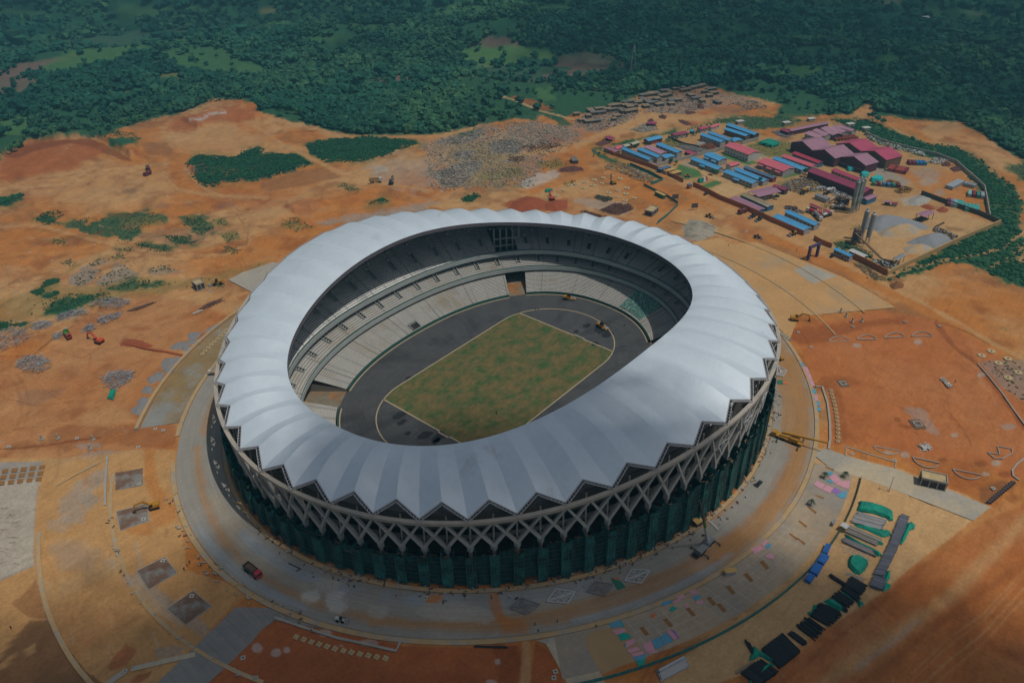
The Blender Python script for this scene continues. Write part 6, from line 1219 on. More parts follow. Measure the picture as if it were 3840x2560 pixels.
loader('yellow wheel loader beside the small concrete frame house, left', r5(1830, 1045), r5(1800, 1050), 'yellow', 1.3)
loader('yellow wheel loader parked by the brick wall, left of a pair', s4(545, 780), s4(500, 800), 'dark', 1.0, 'loaders by the brick wall')
loader('dark wheel loader parked by the brick wall, right of the pair', s4(650, 830), s4(610, 850), 'dark', 1.0, 'loaders by the brick wall')
loader('white and yellow wheel loader near the end of the brick wall', s4(1220, 1075), s4(1150, 1100), 'yellow', 1.1)
loader('pale wheel loader in front of the purple gate', s4(625, 1130), s4(680, 1140), 'dark', .9)
loader('small loader on the gravel heap behind the grandstand wall', r7(1700, 480), r7(1740, 490), 'yellow', 1.0)
loader('small white loader on the ring road at the bottom', r14(735, 1045), r14(760, 1050), 'white', .7)
loader('orange loader with raised bucket in the container lawn yard', s1(1600, 1090), s1(1650, 1090), 'orange', .8)
car('dark car parked outside the brick wall', s1(1910, 1385), s1(1940, 1370)); car('dark car parked by the gate office', s5(450, 830), s5(480, 815)); car('black car on the ring road at right', r12(10, 1380), r12(20, 1370))
roller('yellow road roller on the far bend of the track', r7(525, 1172), r7(560, 1175)); roller('yellow paver machine on the dark asphalt inside the bend', r7(800, 1412), r7(830, 1425))
tanker('red bulk tanker truck parked behind the blue barracks', s4(1560, 725), s4(1430, 680), 'red', 1.2); tanker('grey cement tanker truck next to the red one', s4(1640, 800), s4(1740, 900), 'grey', 1.2)
tanker('mixer truck with cream drum in the mixing yard', s4(1830, 375), s4(1900, 350), 'white', 1.2, True); tanker('mixer truck under the batching silos', s4(1990, 650), s4(1920, 640), 'white', 1.1, True); tanker('white tanker truck beside the small magenta canopy', s4(1800, 760), s4(1870, 740), 'white', 1.0)
tanker('yellow mixer truck beside the formwork heaps', s4(1420, 370), s4(1530, 300), 'yellow', 1.2, True)
# piling rig
x, y = at(*pf(975, 195)); t = thing('piling_rig', 'yellow piling rig standing among the round concrete pads', 'piling rig', (x, y, 0), 2.6); tracks(t, 5, 1.5); MB().box(-2.5, 1.6, -1.5, 1.5, 1.1, 2.8, taper=.93).build('body', PT['yellow'], t); MB().bar((2.2, 0, .5), (2.2, 0, 9), .7).build('mast', PT['dark'], t); MB().box(.4, 1.6, .4, 1.4, 1.2, 3.0).build('cab', CAB, t)
# mobile cranes
def crane_base(t, col, cabdark=False):
    wheels(t, (-5.2, -3.9, -2.6, 1.2, 2.5, 3.8), 1.2, .62, .5)
    b = MB(); b.box(-6.4, 4.6, -1.3, 1.3, .9, 1.55); b.build('carrier', PT[col], t); c = MB().box(4.6, 6.6, -1.35, 1.35, .7, 2.6, taper=.94).build('cab', PT['dark' if cabdark else col], t); MB().box(6.5, 6.58, -1.1, 1.1, 1.6, 2.4).build('windscreen', CAB, c)
    MB().box(-4.6, -1.0, -1.35, 1.35, 1.6, 2.9, taper=.95).build('slewing_body', PT[col], t)
    o = MB()
    for xx in (-5.6, 3.2):
        for s in (-1, 1): o.bar((xx, s*1.2, .9), (xx, s*3.9, .9), .35); o.bar((xx, s*3.9, .9), (xx, s*3.9, 0), .2); o.box(xx-.4, xx+.4, s*3.9-.4, s*3.9+.4, 0, .12)
    o.build('outrigger', PT['dark'], t)
p = r12(250, 1010); q = r12(160, 975); x, y = at(*p); t = thing('mobile_crane', 'yellow mobile crane on the ring road with its lowered boom pointing right', 'crane', (x, y, 0), dirpx(p, q)); t.scale = (1.12,)*3; crane_base(t, 'yellow')
xt, yt = at(*r12(600, 1072), 3.2); ang = atan2(yt-y, xt-x)-t.rotation_euler[2]; d = hypot(xt-x, yt-y)/1.12
b = MB(); u = (cos(ang), sin(ang)); st_ = (-u[0]*2.6, -u[1]*2.6); pts = [(st_[0]+u[0]*d*k*1.0, st_[1]+u[1]*d*k, 3.4+1.6*k) for k in (0, .45, .75, 1.12)]
for k, w_ in enumerate((.95, .75, .55)): b.bar(pts[k], pts[k+1], w_)
b.build('boom', PT['yellow'], t)
p = r15(1655, 440); q = r15(1600, 500); x, y = at(*p); t = thing('mobile_crane', 'white mobile crane with raised black and green boom beside the netted facade', 'crane', (x, y, 0), dirpx(p, q)); t.scale = (1.02,)*3; crane_base(t, 'grey', True)
# its boom tip is seen in front of the netting: solve for a point 34 m up
xt, yt = at(*r15(1620, 30), 33); R2 = -t.rotation_euler[2]; dx, dy = (xt-x)/1.02, (yt-y)/1.02; lx, ly = dx*cos(R2)-dy*sin(R2), dx*sin(R2)+dy*cos(R2); zt = 33/1.02
base = mathutils.Vector((-2.6, 0, 2.8)); tip = mathutils.Vector((lx, ly, zt)); b = MB(); b.bar(base, base.lerp(tip, .34), 1.0); b.build('boom', PT['white'], t)
MB().bar(base.lerp(tip, .34), base.lerp(tip, .5), .85).build('boom_section', PT['green'], t); MB().bar(base.lerp(tip, .5), tip, .62).build('boom_section', PT['dark'], t)
p = r12(190, 330); x, y = at(*p); t = thing('boom_lift', 'yellow boom lift on the ring road at the right side of the stadium', 'boom lift', (x, y, 0), 1.2); wheels(t, (-1.3, 1.3), 1.0); MB().box(-1.8, 1.8, -.9, .9, .9, 1.7).build('body', PT['yellow'], t); m_ = MB(); m_.bar((-1, 0, 1.7), (4, .5, 4), .45); m_.bar((4, .5, 4), (7, 1, 2.6), .35); m_.build('boom', PT['yellow'], t); MB().box(6.6, 8, .4, 1.8, 2.2, 3.2).build('basket', PT['dark'], t)
x, y = at(*r9(1800, 455)); t = thing('flatbed_truck', 'small flatbed truck with timber beside the left foot of the stadium', 'truck', (x, y, 0), 2.2); wheels(t, (-2, 2), 1.0); MB().box(-3, 1.5, -1.1, 1.1, .9, 1.2).build('bed', BED, t); MB().box(1.6, 3.2, -1.1, 1.1, .7, 2.4, taper=.93).build('cab', PT['white'], t); MB().box(-2.8, 1.3, -.9, .9, 1.2, 1.9).build('load', M('timber', '#A5835A', rough=.9), t)
# ------------------------------------------------------------------ concrete frame houses, open topped
def frame_house(lab, A, B, C, h, o, s, floors=1):
    mx, my, L, Wd, an, sg = frame3(A, B, C, h, s, o); t = thing('concrete_frame_house', lab, 'unfinished house', (mx, my, 0), an); hl, hw = L/2, Wd/2; b = MB()
    for z0, z1, q in ((h-1.0, h, .35), (0, .4, .2)):
        b.box(-hl, hl, -hw, -hw+q, z0, z1); b.box(-hl, hl, hw-q, hw, z0, z1); b.box(-hl, -hl+q, -hw+q, hw-q, z0, z1); b.box(hl-q, hl, -hw+q, hw-q, z0, z1)
    b.build('parapet', CG, t); m_ = MB(); m_.box(-hl+.36, hl-.36, -hw+.36, hw-.36, h-.9, h-.55); m_.build('roof_slab', M('dusty_slab', '#B7A176', var=.2, scale=.3, rough=1, col2='#8a8271', thr=(.5, .58)), t)
    n = max(2, int(L/3)); w_ = MB(); w_.box(-hl+.5, hl-.5, -hw+.5, hw-.5, 0, h-1.0); w_.build('wall', WCOL['dark'], t)
    for k in range(n+1):
        x = -hl+.25+(L-.5)*k/n
        for y in (-hw+.25, hw-.25): MB().box(x-.22, x+.22, y-.22, y+.22, .4, h-1.0).build('column', CG, t)
    return t
frame_house('small open concrete frame tower beside the wheel loader, left of the stadium', (1645, 1045), (1715, 1020), (1660, 995), 5, (0, 600), 2.24)
frame_house('unfinished concrete box with a sandy roof in the piling yard behind the stadium', (1555, 600), (1650, 525), (1530, 505), 4.5, (2050, 640), 3.92)
frame_house('unfinished concrete house with three dark openings beside the pale road, right', (1385, 1320), (1605, 1370), (1615, 1300), 5, (2840, 1200), 2.24)
# ------------------------------------------------------------------ silos and batching plants
SIL = M('silo_steel', '#8E9294', var=.1, rough=.5, metal=.1, fine=.05, streak=((1.5, 1.5, .1), .15)); SILG = M('silo_green', '#6F7F66', var=.2, rough=.6, fine=.08, col2='#8E9294', thr=(.45, .55))
def silo(lab, p, h, r, mt, group):
    x, y = at(*p); t = thing('silo', lab, 'silo', (x, y, 0), 0, group); b = MB(); z0 = h*.3; b.cyl(0, 0, z0, h, r, 18); b.cyl(0, 0, z0-2.2, z0, .5, 18, r2=r); b.cyl(0, 0, h, h+.9, r, 18, r2=.6); b.build('tank', mt, t)
    l_ = MB()
    for k in range(4): a = pi/4+k*pi/2; l_.bar((r*.9*cos(a), r*.9*sin(a), 0), (r*.9*cos(a), r*.9*sin(a), z0+.4), .35)
    for k in range(4):
        a, a2 = pi/4+k*pi/2, pi/4+(k+1)*pi/2; l_.bar((r*.9*cos(a), r*.9*sin(a), .5), (r*.9*cos(a2), r*.9*sin(a2), z0-.5), .18)
    l_.build('support_frame', STL2, t); MB().box(-.6, .6, -.5, .5, h+.9, h+2).build('filter_box', STL2, t); return t
silo('left of the two grey silos standing together in the batching yard', s5(845, 590), 22, 1.7, SIL, 'pair of grey silos'); silo('right of the two grey silos standing together in the batching yard', s5(935, 640), 22, 1.7, SIL, 'pair of grey silos')
for k, (p, lb) in enumerate(((s3(1165, 1490), 'front left'), (s3(1215, 1470), 'front right'), (s3(1200, 1445), 'rear left'), (s3(1250, 1440), 'rear right'))):
    silo('tall green stained silo, %s of the cluster by the long workshop' % lb, p, 25, 1.6, SILG, 'cluster of green stained silos')
def plant(lab, p, an, s=1.):
    x, y = at(*p); t = thing('batching_plant', lab, 'batching plant', (x, y, 0), an); b = MB(); t.scale = (s, s, s)
    for ax in (-3, 0, 3):
        for ay in (-2, 2): b.bar((ax, ay, 0), (ax, ay, 8), .35)
    for z in (3, 5.5, 8): b.box(-3.4, 3.4, -2.4, 2.4, z, z+.25)
    b.build('tower_frame', STL, t); MB().box(-2.6, 2.6, -1.8, 1.8, 5.8, 7.9).build('mixer_housing', WCOL['dark'], t); MB().box(-2.8, 1.0, -2, 2, 8.3, 10.2, taper=.85).build('top_housing', WCOL['brown'], t); return t
plant('dark steel mixing tower at the top of the long conveyor', s5(770, 640), .4, 1.1); plant('dark mixing tower beside the green stained silos', s3(985, 1420), 1.0, 1.0); plant('low steel hopper structure beside the mixing tower', s3(1080, 1400), .6, .7)
def conveyor(lab, pts):
    P = [(*at(*p, z), z) for p, z in pts]; t = thing('conveyor', lab, 'conveyor', (*P[0][:2], 0)); b = MB(); o = P[0]; Q = [(a-o[0], b2-o[1], z) for a, b2, z in P]; l_ = MB()
    for a, c in zip(Q[:-1], Q[1:]):
        b.bar(a, c, 1.3, .7); n = max(2, int((mathutils.Vector(c)-mathutils.Vector(a)).length/7))
        for k in range(1, n): m_ = mathutils.Vector(a).lerp(mathutils.Vector(c), k/n); l_.bar((m_.x-.8, m_.y, 0), m_, .2); l_.bar((m_.x+.8, m_.y, 0), m_, .2)
    b.build('belt_gallery', WCOL['brown'], t); l_.build('trestle', STL2, t)
conveyor('long brown conveyor rising from the hopper shelter to the mixing tower', [(s5(775, 500), 11), (s5(1150, 862), 2.0), (s5(1300, 892), 1.4)])
conveyor('short dark conveyor beside the corrugated grey shed', [(s4(1830, 530), 1.2), (s4(2040, 410), 6)]); conveyor('thin conveyor lying in the right sand yard', [(s5(1880, 420), 1.0), (s5(2020, 350), 5)])
# purple gate arch
x, y = at(*s5(180, 855)); A = at(*s5(110, 872)); B = at(*s5(232, 822)); t = thing('gate_arch', 'dark purple gate arch across the haul road', 'gate', (*A, 0), atan2(B[1]-A[1], B[0]-A[0])); L = hypot(B[0]-A[0], B[1]-A[1]); PU = M('gate_panel', '#4A4060', rough=.7)
for xx in (0, L): MB().box(xx-.8, xx+.8, -.8, .8, 0, 8.5).build('pillar', PU, t)
MB().box(-1.2, L+1.2, -.7, .7, 8.5, 10.2).build('lintel', PU, t)
# billboards
for lb, p in (('dark board on posts at the end of the teal lane fence', pf(1885, 440)), ('dark board on posts beside the gravel bay', pf(2170, 575))):
    x, y = at(*p); t = thing('billboard', lb, 'billboard', (x, y, 0), AZ-pi/2+.15); MB().box(-2.6, 2.6, -.1, .1, 1.6, 5.4).build('panel', M('board_grey', '#5A5452', rough=.8), t); m_ = MB(); m_.bar((-2, 0, 0), (-2, 0, 1.7), .2); m_.bar((2, 0, 0), (2, 0, 1.7), .2); m_.build('post', POLE, t)
# ------------------------------------------------------------------ heaps
def mound(lab, name, cat, cen, pts_px, h, mat, n=26, rough_=.25):
    """heap with footprint polygon (pixels on the ground) and peak height h"""
    A = np.array([G(*p) for p in pts_px]); c = A.mean(0); bb = A.max(0)-A.min(0); nx = n; xs = np.linspace(A[:, 0].min()-1, A[:, 0].max()+1, nx); ys = np.linspace(A[:, 1].min()-1, A[:, 1].max()+1, nx); X, Y = np.meshgrid(xs, ys, indexing='ij')
    d = pdist(X.ravel(), Y.ravel(), A); R = max(1e-3, d.max()); z = h*np.clip(d/R, 0, 1)**.85+np.where(d > 0, fbm(X.ravel(), Y.ravel(), 3.5, 3)*rough_*min(h, 2), 0); z = np.where(d > -.2, z, -.4)+gz(*c)
    i0 = (np.arange(nx-1)[:, None]*nx+np.arange(nx-1)).ravel(); F = np.stack([i0, i0+nx, i0+nx+1, i0+1], -1); V = np.stack([X.ravel()-c[0], Y.ravel()-c[1], z], -1)
    keep = (d[F] > -.9).any(1); o = npmesh(name, V, F[keep], mat, smooth=True); o.location = (*c, 0); return tag(o, lab, cat)
GRV = M('gravel', '#85888C', var=.1, scale=.5, rough=.95, fine=.12, bump=.3); SND = M('sand_heap', '#B3946A', var=.12, scale=.4, rough=.95, fine=.1, col2='#9a948a', thr=(.45, .6)); REDS = M('red_soil_heap', '#8E4A2E', var=.15, scale=.4, rough=1, fine=.15, bump=.4); DKS = M('dark_rust_heap', '#5A3A34', var=.25, scale=.6, rough=1, fine=.3, fscale=2, bump=.6)
def ell(cx, cy, rx, ry, rot=0., n=14): return [(cx+rx*cos(a)*cos(rot)-ry*sin(a)*sin(rot), cy+rx*cos(a)*sin(rot)+ry*sin(a)*cos(rot)) for a in np.linspace(0, 2*pi, n+1)[:-1]]
mound('big blue grey gravel heap at the top of the batching yard', 'gravel_heap', 'gravel heap', None, K(*S5, [(900, 300), (1130, 260), (1400, 300), (1700, 370), (1800, 420), (1700, 440), (1400, 460), (1100, 480), (930, 420)], 3.733), 7, GRV)
mound('large tan and white sand heap in the middle of the batching yard', 'sand_heap', 'sand heap', None, K(*S5, [(1090, 500), (1250, 420), (1500, 400), (1720, 470), (1640, 530), (1400, 560), (1150, 550)], 3.733), 6, SND)
mound('blue grey gravel heap in the right corner of the batching yard', 'gravel_heap', 'gravel heap', None, K(*S5, [(1490, 640), (1650, 560), (1850, 510), (2050, 560), (2150, 620), (1900, 720), (1750, 700), (1600, 660)], 3.733), 6, GRV)
mound('low tan sand heap in front of the right gravel heap', 'sand_heap', 'sand heap', None, K(*S5, [(1440, 700), (1650, 640), (1830, 680), (1880, 730), (1700, 800), (1480, 780)], 3.733), 2.5, SND)
mound('grey aggregate heap with tan foot beside the haul road', 'gravel_heap', 'gravel heap', None, K(1900, 600, [(1480, 560), (1540, 500), (1640, 510), (1760, 560), (1740, 620), (1620, 680), (1500, 650)]), 3, M('mixed_gravel', '#97907F', var=.15, scale=.4, rough=1, fine=.12, col2='#7c756a', thr=(.48, .6)))
mound('pale stone heap at the back of the sand yard', 'gravel_heap', 'gravel heap', None, K(*S6, [(480, 860), (640, 770), (860, 830), (820, 880), (640, 940), (520, 930)], 4.48), 2.5, M('pale_stone', '#9A9690', var=.2, scale=.6, rough=1, fine=.2))
for lb, pts in (('left rust red soil heap in the sand yard', [(690, 955), (760, 925), (850, 940), (930, 1000), (850, 1015), (740, 985)]), ('right rust red soil heap in the sand yard', [(950, 1015), (1050, 960), (1150, 1010), (1110, 1050), (1010, 1050)])): mound(lb, 'soil_heap', 'soil heap', None, K(*S6, pts, 4.48), 1.5, REDS)
mound('large dark red soil heap just behind the stadium roof', 'soil_heap', 'soil heap', None, K(1900, 600, [(10, 415), (60, 350), (170, 305), (290, 330), (320, 380), (240, 430), (60, 440)]), 4, REDS)
mound('second red soil heap beside the red excavator', 'soil_heap', 'soil heap', None, K(1900, 600, [(320, 370), (400, 340), (510, 340), (510, 400), (420, 430), (330, 420)]), 2.5, REDS)
mound('brown spoil heap beside the corner of the haul road', 'soil_heap', 'soil heap', None, K(2840, 600, [(1110, 1050), (1170, 1020), (1230, 1040), (1220, 1070), (1150, 1080)]), 2.2, M('brown_spoil', '#7A5233', var=.2, rough=1, fine=.2, bump=.4))
mound('dark red spoil bank at the end of the trench, left of the stadium', 'soil_heap', 'soil heap', None, K(0, 1200, [(1010, 200), (1080, 160), (1180, 170), (1280, 215), (1200, 225), (1090, 215)]), 1.4, REDS)
for i, (lb, pts, h) in enumerate((('dark rust scrap heap by the village road', [(1380, 510), (1440, 500), (1490, 515), (1470, 545), (1400, 530)], 2), ('dark rust scrap heap above the magenta canopy', [(1220, 560), (1270, 545), (1320, 570), (1260, 585)], 2), ('dark rust scrap heap beside the village rubble', [(1915, 350), (1980, 340), (2020, 380), (1990, 405), (1920, 395)], 3), ('long rust scrap spread below the village', [(1650, 550), (1760, 570), (1850, 620), (1780, 635), (1680, 590)], 1), ('rust steel heap by the camp hedge', [(490, 900), (600, 840), (700, 850), (720, 880), (560, 925)], 1.6), ('rust scrap heap at the village road bend', [(1740, 450), (1860, 430), (1900, 460), (1780, 485)], 1.5), ('dark brown heap near the lone hut', [(10, 1240), (150, 1210), (320, 1230), (330, 1260), (120, 1280), (20, 1275)], 2.2))):
    mound(lb, 'scrap_heap', 'scrap heap', None, K(2100, 300, pts, 3.733), h, DKS, 20, .8)
for lb, pts in (('dark red scrap heap by the right wall, left of two', [(1020, 255), (1090, 225), (1190, 250), (1160, 285), (1060, 280)]), ('dark red scrap heap by the right wall, right of two', [(1170, 320), (1230, 290), (1380, 330), (1370, 365), (1240, 370)])): mound(lb, 'scrap_heap', 'scrap heap', None, K(*S6, pts, 4.48), 2.2, DKS, 20, .8)
# heaps of scaffold pipes: each heap is one tangled thing
PIP = [M('old_pipe', '#7C7A7E', var=.2, rough=.7), M('rust_pipe', '#6A4E42', var=.3, rough=.8), M('yellow_formwork', '#B58A30', var=.2, rough=.7), M('timber_plank', '#BFA072', var=.2, rough=.85), M('black_pipe', '#1E2226', var=.2, rough=.5), M('bright_pipe', '#A9A8A6', var=.12, rough=.5)]
def tangle(lab, pts_px, n, ln, th, mat, h=1.5, name='pipe_heap', cat='pipe heap', an=None, spread=3.14):
    A = np.array([G(*p) for p in pts_px]); c = A.mean(0); lo, hi = A.min(0), A.max(0); b = MB(); k = 0; R = None; zc = gz(*c)
    while k < n:
        x, y = random.uniform(lo[0], hi[0]), random.uniform(lo[1], hi[1])
        d = float(pdist(np.array([x]), np.array([y]), A)[0])
        if d < 0: continue
        k += 1; a = (an if an is not None else 0)+random.uniform(-spread, spread)/2; l = ln*random.uniform(.5, 1.1)/2; z = zc+.1+random.random()*min(h, .3+d*.6); dz = random.uniform(-.15, .15)*min(1, h); mi = 0 if not isinstance(mat, (list, tuple)) else random.randrange(len(mat))
        b.bar((x-cos(a)*l-c[0], y-sin(a)*l-c[1], max(.05, z-dz)), (x+cos(a)*l-c[0], y+sin(a)*l-c[1], max(.05, z+dz)), th, mi=mi)
    o = b.build(name, mat); o.location = (*c, 0); return tag(o, lab, cat)
for lb, pts, n in (('grey pipe heap along the green strip, upper of the left row', K(0, 600, [(750, 1230), (860, 1190), (1000, 1170), (1100, 1200), (1060, 1250), (900, 1260)]), 150), ('grey pipe heap in the middle of the left row', K(0, 600, [(470, 1340), (560, 1290), (720, 1260), (740, 1300), (620, 1350), (500, 1370)]), 140), ('grey pipe heap at the left end of the row', K(0, 600, [(270, 1400), (360, 1360), (460, 1390), (400, 1430), (280, 1450)]), 100),
                   ('large grey pipe heap at the left picture edge', K(0, 600, [(-100, 1490), (100, 1420), (230, 1430), (280, 1500), (200, 1540), (0, 1620), (-100, 1640)]), 220), ('dark pipe heap right of the orange trench', K(0, 600, [(820, 1350), (900, 1320), (1020, 1290), (1010, 1330), (860, 1390)]), 110), ('small dark pipe heap above the orange red excavator', K(0, 600, [(690, 1430), (760, 1390), (800, 1410), (780, 1440), (700, 1450)]), 70),
                   ('lattice pipe heap on the orange ground at left', K(0, 1200, [(130, 400), (220, 330), (350, 320), (440, 370), (430, 420), (350, 450), (210, 440)]), 190), ('dark pipe heap above the small teal tarpaulin', K(0, 1200, [(860, 480), (930, 430), (1080, 430), (1130, 440), (1060, 530), (980, 580), (880, 560)]), 200), ('small scrub of pipes beside the red truck', K(0, 1200, [(460, 180), (490, 130), (520, 140), (520, 190)]), 50)):
    tangle(lb, pts, n, 5, .16, PIP[:1]+[PIP[5]], 1.8)
for lb, pts, an in (('rust steel beam bundle near the left stadium edge', K(0, 600, [(1690, 1230), (1850, 1170), (1870, 1190), (1730, 1245)]), None), ('long dark steel bundle at the green strip', K(0, 600, [(1090, 1255), (1260, 1200), (1275, 1215), (1110, 1270)]), None)):
    tangle(lb, pts, 26, 7, .3, PIP[1], .8, 'beam_bundle', 'beam bundle', dirpx(pts[0], pts[1]), .1)
tangle('heap of yellow formwork and pipes beside the broad open shed', K(*S2, [(1400, 1230), (1600, 1130), (1900, 1090), (2080, 1200), (1950, 1330), (1650, 1360), (1480, 1300)], 4.48), 700, 4, .3, [PIP[2], PIP[1], PIP[0], PIP[5]], 1.6, 'formwork_heap', 'formwork heap')
tangle('yellow formwork heap behind the blue yard containers', K(*S3, [(1620, 1090), (1700, 1030), (1830, 1060), (1820, 1110), (1700, 1120)], 3.733), 160, 4, .3, [PIP[2], PIP[1]], 1.6, 'formwork_heap', 'formwork heap')
tangle('dark yellow formwork heap by the camp road junction', K(*S3, [(1780, 1180), (1900, 1120), (2010, 1150), (1980, 1200), (1830, 1215)], 3.733), 170, 4, .3, [PIP[2], PIP[1]], 1.6, 'formwork_heap', 'formwork heap')
tangle('timber and yellow formwork laid out inside the teal fence', K(*S1, [(200, 900), (400, 850), (640, 930), (900, 1040), (1100, 1150), (900, 1180), (700, 1110), (450, 1000), (260, 970)], 4.48), 560, 4, .35, [PIP[2], PIP[3], PIP[1], PIP[0]], 1.0, 'timber_stack', 'timber', dirpx(s1(600, 1000), s1(800, 950)), .9)
tangle('rusty steel stack in front of the blue roofed barrack', K(*S1, [(1800, 590), (2040, 510), (2160, 570), (1990, 635)], 4.48), 220, 8, .35, [PIP[1], M('rust_steel', '#8A4A2E', rough=.9)], 2.2, 'steel_stack', 'steel stack', dirpx(s1(1800, 590), s1(2040, 510)), .15)
tangle('rows of white pipes lying on the dusty camp yard', K(*S1, [(1730, 545), (1850, 500), (1930, 520), (1780, 560)], 4.48), 26, 9, .3, PIP[5], .3, 'pipe_rack', 'pipes', dirpx(s1(1740, 540), s1(1870, 500)), .06)
tangle('grey pipe yard beside the crimson lean-to', K(*S1, [(1430, 590), (1560, 550), (1950, 640), (1790, 690), (1720, 680)], 4.48), 240, 8, .25, [PIP[0], CG], .8, 'pipe_rack', 'pipes', dirpx(s1(1500, 580), s1(1750, 640)), .1)
tangle('pipe rows beside the maroon roofed wing', K(*S3, [(60, 360), (160, 340), (360, 390), (200, 430)], 3.733), 120, 8, .3, [PIP[0], PIP[5]], .8, 'pipe_rack', 'pipes', dirpx(s3(100, 350), s3(300, 400)), .15)
tangle('rust brown rebar mat stack in the yard behind the stadium', K(2050, 640, [(800, 575), (980, 490), (1180, 500), (1270, 570), (1050, 655)], 3.92), 300, 7, .25, [PIP[1], DKS], 1.0, 'rebar_stack', 'rebar', dirpx(pf(800, 575), pf(1000, 490)), .25)
tangle('dark scrap line between the stadium roof and the rebar stack', K(2050, 640, [(500, 600), (560, 595), (870, 680), (860, 695), (700, 670)], 3.92), 80, 4, .3, [PIP[1], DKS], .7, 'rebar_stack', 'rebar')
tangle('dark machine parts heap under a green cover in the yard behind the stadium', K(2050, 640, [(690, 390), (760, 365), (960, 400), (950, 440), (850, 455), (760, 420)], 3.92), 130, 3, .4, [PIP[1], WCOL['green'], DKS], 1.6, 'scrap_heap', 'scrap heap')
# scattered pale rubbish and white blocks along the right camp wall
tangle('white bagged goods lined up inside the right camp wall', K(*S3, [(1380, 420), (1500, 440), (1700, 520), (2000, 600), (2200, 660), (2200, 700), (1950, 640), (1650, 560), (1450, 490)], 3.733), 260, 2.2, 1.0, [WCOL['white'], CG, WCOL['green']], 1.2, 'bagged_goods', 'bagged goods')
tangle('white and grey clutter beside the blue maroon containers', K(*S6, [(800, 190), (950, 140), (1130, 190), (1000, 250), (820, 220)], 4.48), 70, 2.2, .8, [WCOL['white'], CG], 1.0, 'bagged_goods', 'bagged goods')
tangle('pale machine parts strewn in front of the long workshop', K(*S4, [(1500, 330), (1700, 260), (2200, 420), (2240, 500), (2000, 470), (1750, 330), (1600, 350)], 4.48), 200, 2.5, .5, [WCOL['white'], PIP[0], PIP[5]], 1.4, 'machine_parts', 'machine parts')
tangle('grey machine parts behind the two blue roofed barracks', K(*S4, [(1060, 600), (1260, 610), (1420, 720), (1280, 700), (1100, 650)], 4.48), 90, 2.2, .5, [WCOL['dark'], PIP[0], WCOL['maroon']], 1.4, 'machine_parts', 'machine parts')
tangle('clutter round the aggregate hopper in the yard corner', K(*S5, [(980, 880), (1150, 880), (1400, 940), (1300, 1010), (1120, 980)], 3.733), 110, 2.4, .5, [WCOL['dark'], PIP[0], WCOL['white'], WCOL['green']], 1.2, 'machine_parts', 'machine parts')
tangle('dark rubble along the right edge of the batching yard', K(*S5, [(1830, 440), (1950, 430), (2200, 540), (2180, 600), (2000, 560)], 3.733), 140, 2.0, .6, [WCOL['dark'], WCOL['brown'], CG], 1.0, 'rubble_heap', 'rubble heap')
tangle('tangled branches and rubbish on the dry bank below the brick wall', K(2840, 600, [(800, 850), (960, 920), (1080, 1000), (1000, 1020), (860, 920)]), 90, 2.5, .25, [WCOL['brown'], POLE], .5, 'debris', 'debris')
for lb, p, n in (('grey demolition debris in front of the village', [(560, 1010), (900, 900), (1140, 930), (1000, 1030), (800, 1100), (600, 1080)], 520), ('grey demolition debris in the middle of the village', [(1180, 940), (1250, 850), (1600, 800), (1700, 890), (1480, 960)], 520), ('grey demolition debris at the right end of the village', [(1900, 860), (2080, 840), (2200, 900), (2000, 930)], 240)):
    tangle(lb, K(1900, 0, p), n, 2.4, .45, [CG, PIP[5], POLE, WCOL['dark']], .7, 'demolition_debris', 'debris')
for lb, p, n in (('bleached branch pile above the stadium, largest of several', [(1490, 1470), (1640, 1400), (1900, 1340), (1880, 1440), (1720, 1560), (1560, 1540)], 420), ('bleached branch pile beside the forest track', [(1540, 1190), (1760, 1140), (1930, 1080), (1880, 1170), (1700, 1215)], 260), ('bleached branch pile right of the forest track', [(1980, 1220), (2080, 1180), (2260, 1200), (2240, 1290), (2060, 1290)], 240), ('small bleached branch pile between the larger ones', [(1680, 1310), (1760, 1280), (1880, 1290), (1800, 1350)], 110)):
    tangle(lb, K(950, 0, p), n, 4, .3, [PIP[0], POLE, CG], 1.0, 'branch_pile', 'branch pile')
for lb, p, n in (('brown stacked planks field on the left of the camp hedge', [(110, 1240), (300, 1180), (460, 1220), (400, 1250), (180, 1280)], 200), ('rust brown heap field below the branch piles', [(20, 1320), (130, 1310), (170, 1330), (100, 1370), (20, 1360)], 70)):
    tangle(lb, K(1900, 0, p), n, 3, .4, [WCOL['brown'], DKS], .5, 'plank_field', 'planks')
# ------------------------------------------------------------------ near objects: tarpaulins, stacks, frames
TARP = M('green_tarpaulin', '#128A72', var=.22, scale=.5, rough=.6, bump=.6, col2='#0E7361', thr=(.45, .6)); BTARP = M('blue_tank', '#2C62A8', var=.1, rough=.5)
def tarp(lab, pts_px, h, mat=TARP, amp=.5, name='tarpaulin', cat='tarpaulin'):
    A = np.array([G(*p) for p in pts_px]); c = A.mean(0); n = 22; xs = np.linspace(A[:, 0].min(), A[:, 0].max(), n); ys = np.linspace(A[:, 1].min(), A[:, 1].max(), n); X, Y = np.meshgrid(xs, ys, indexing='ij'); x, y = X.ravel(), Y.ravel()
    d = pdist(x, y, A)+.12*fbm(x, y, 1.5, 2); z = h*sst(d, -.1, .9)+amp*.5*fbm(x+7, y, 1.8, 3)*(d > -.1)+.12; i0 = (np.arange(n-1)[:, None]*n+np.arange(n-1)).ravel(); F = np.stack([i0, i0+n, i0+n+1, i0+1], -1)
    # pull outside points onto the outline side
    keep = (d[F] > -.25).all(1); V = np.stack([x-c[0], y-c[1], np.maximum(z, .06)+gz(*c)], -1); o = npmesh(name, V, F[keep], mat, smooth=False); o.location = (*c, 0); m_ = o.modifiers.new('thick', 'SOLIDIFY'); m_.thickness = .08; return tag(o, lab, cat)
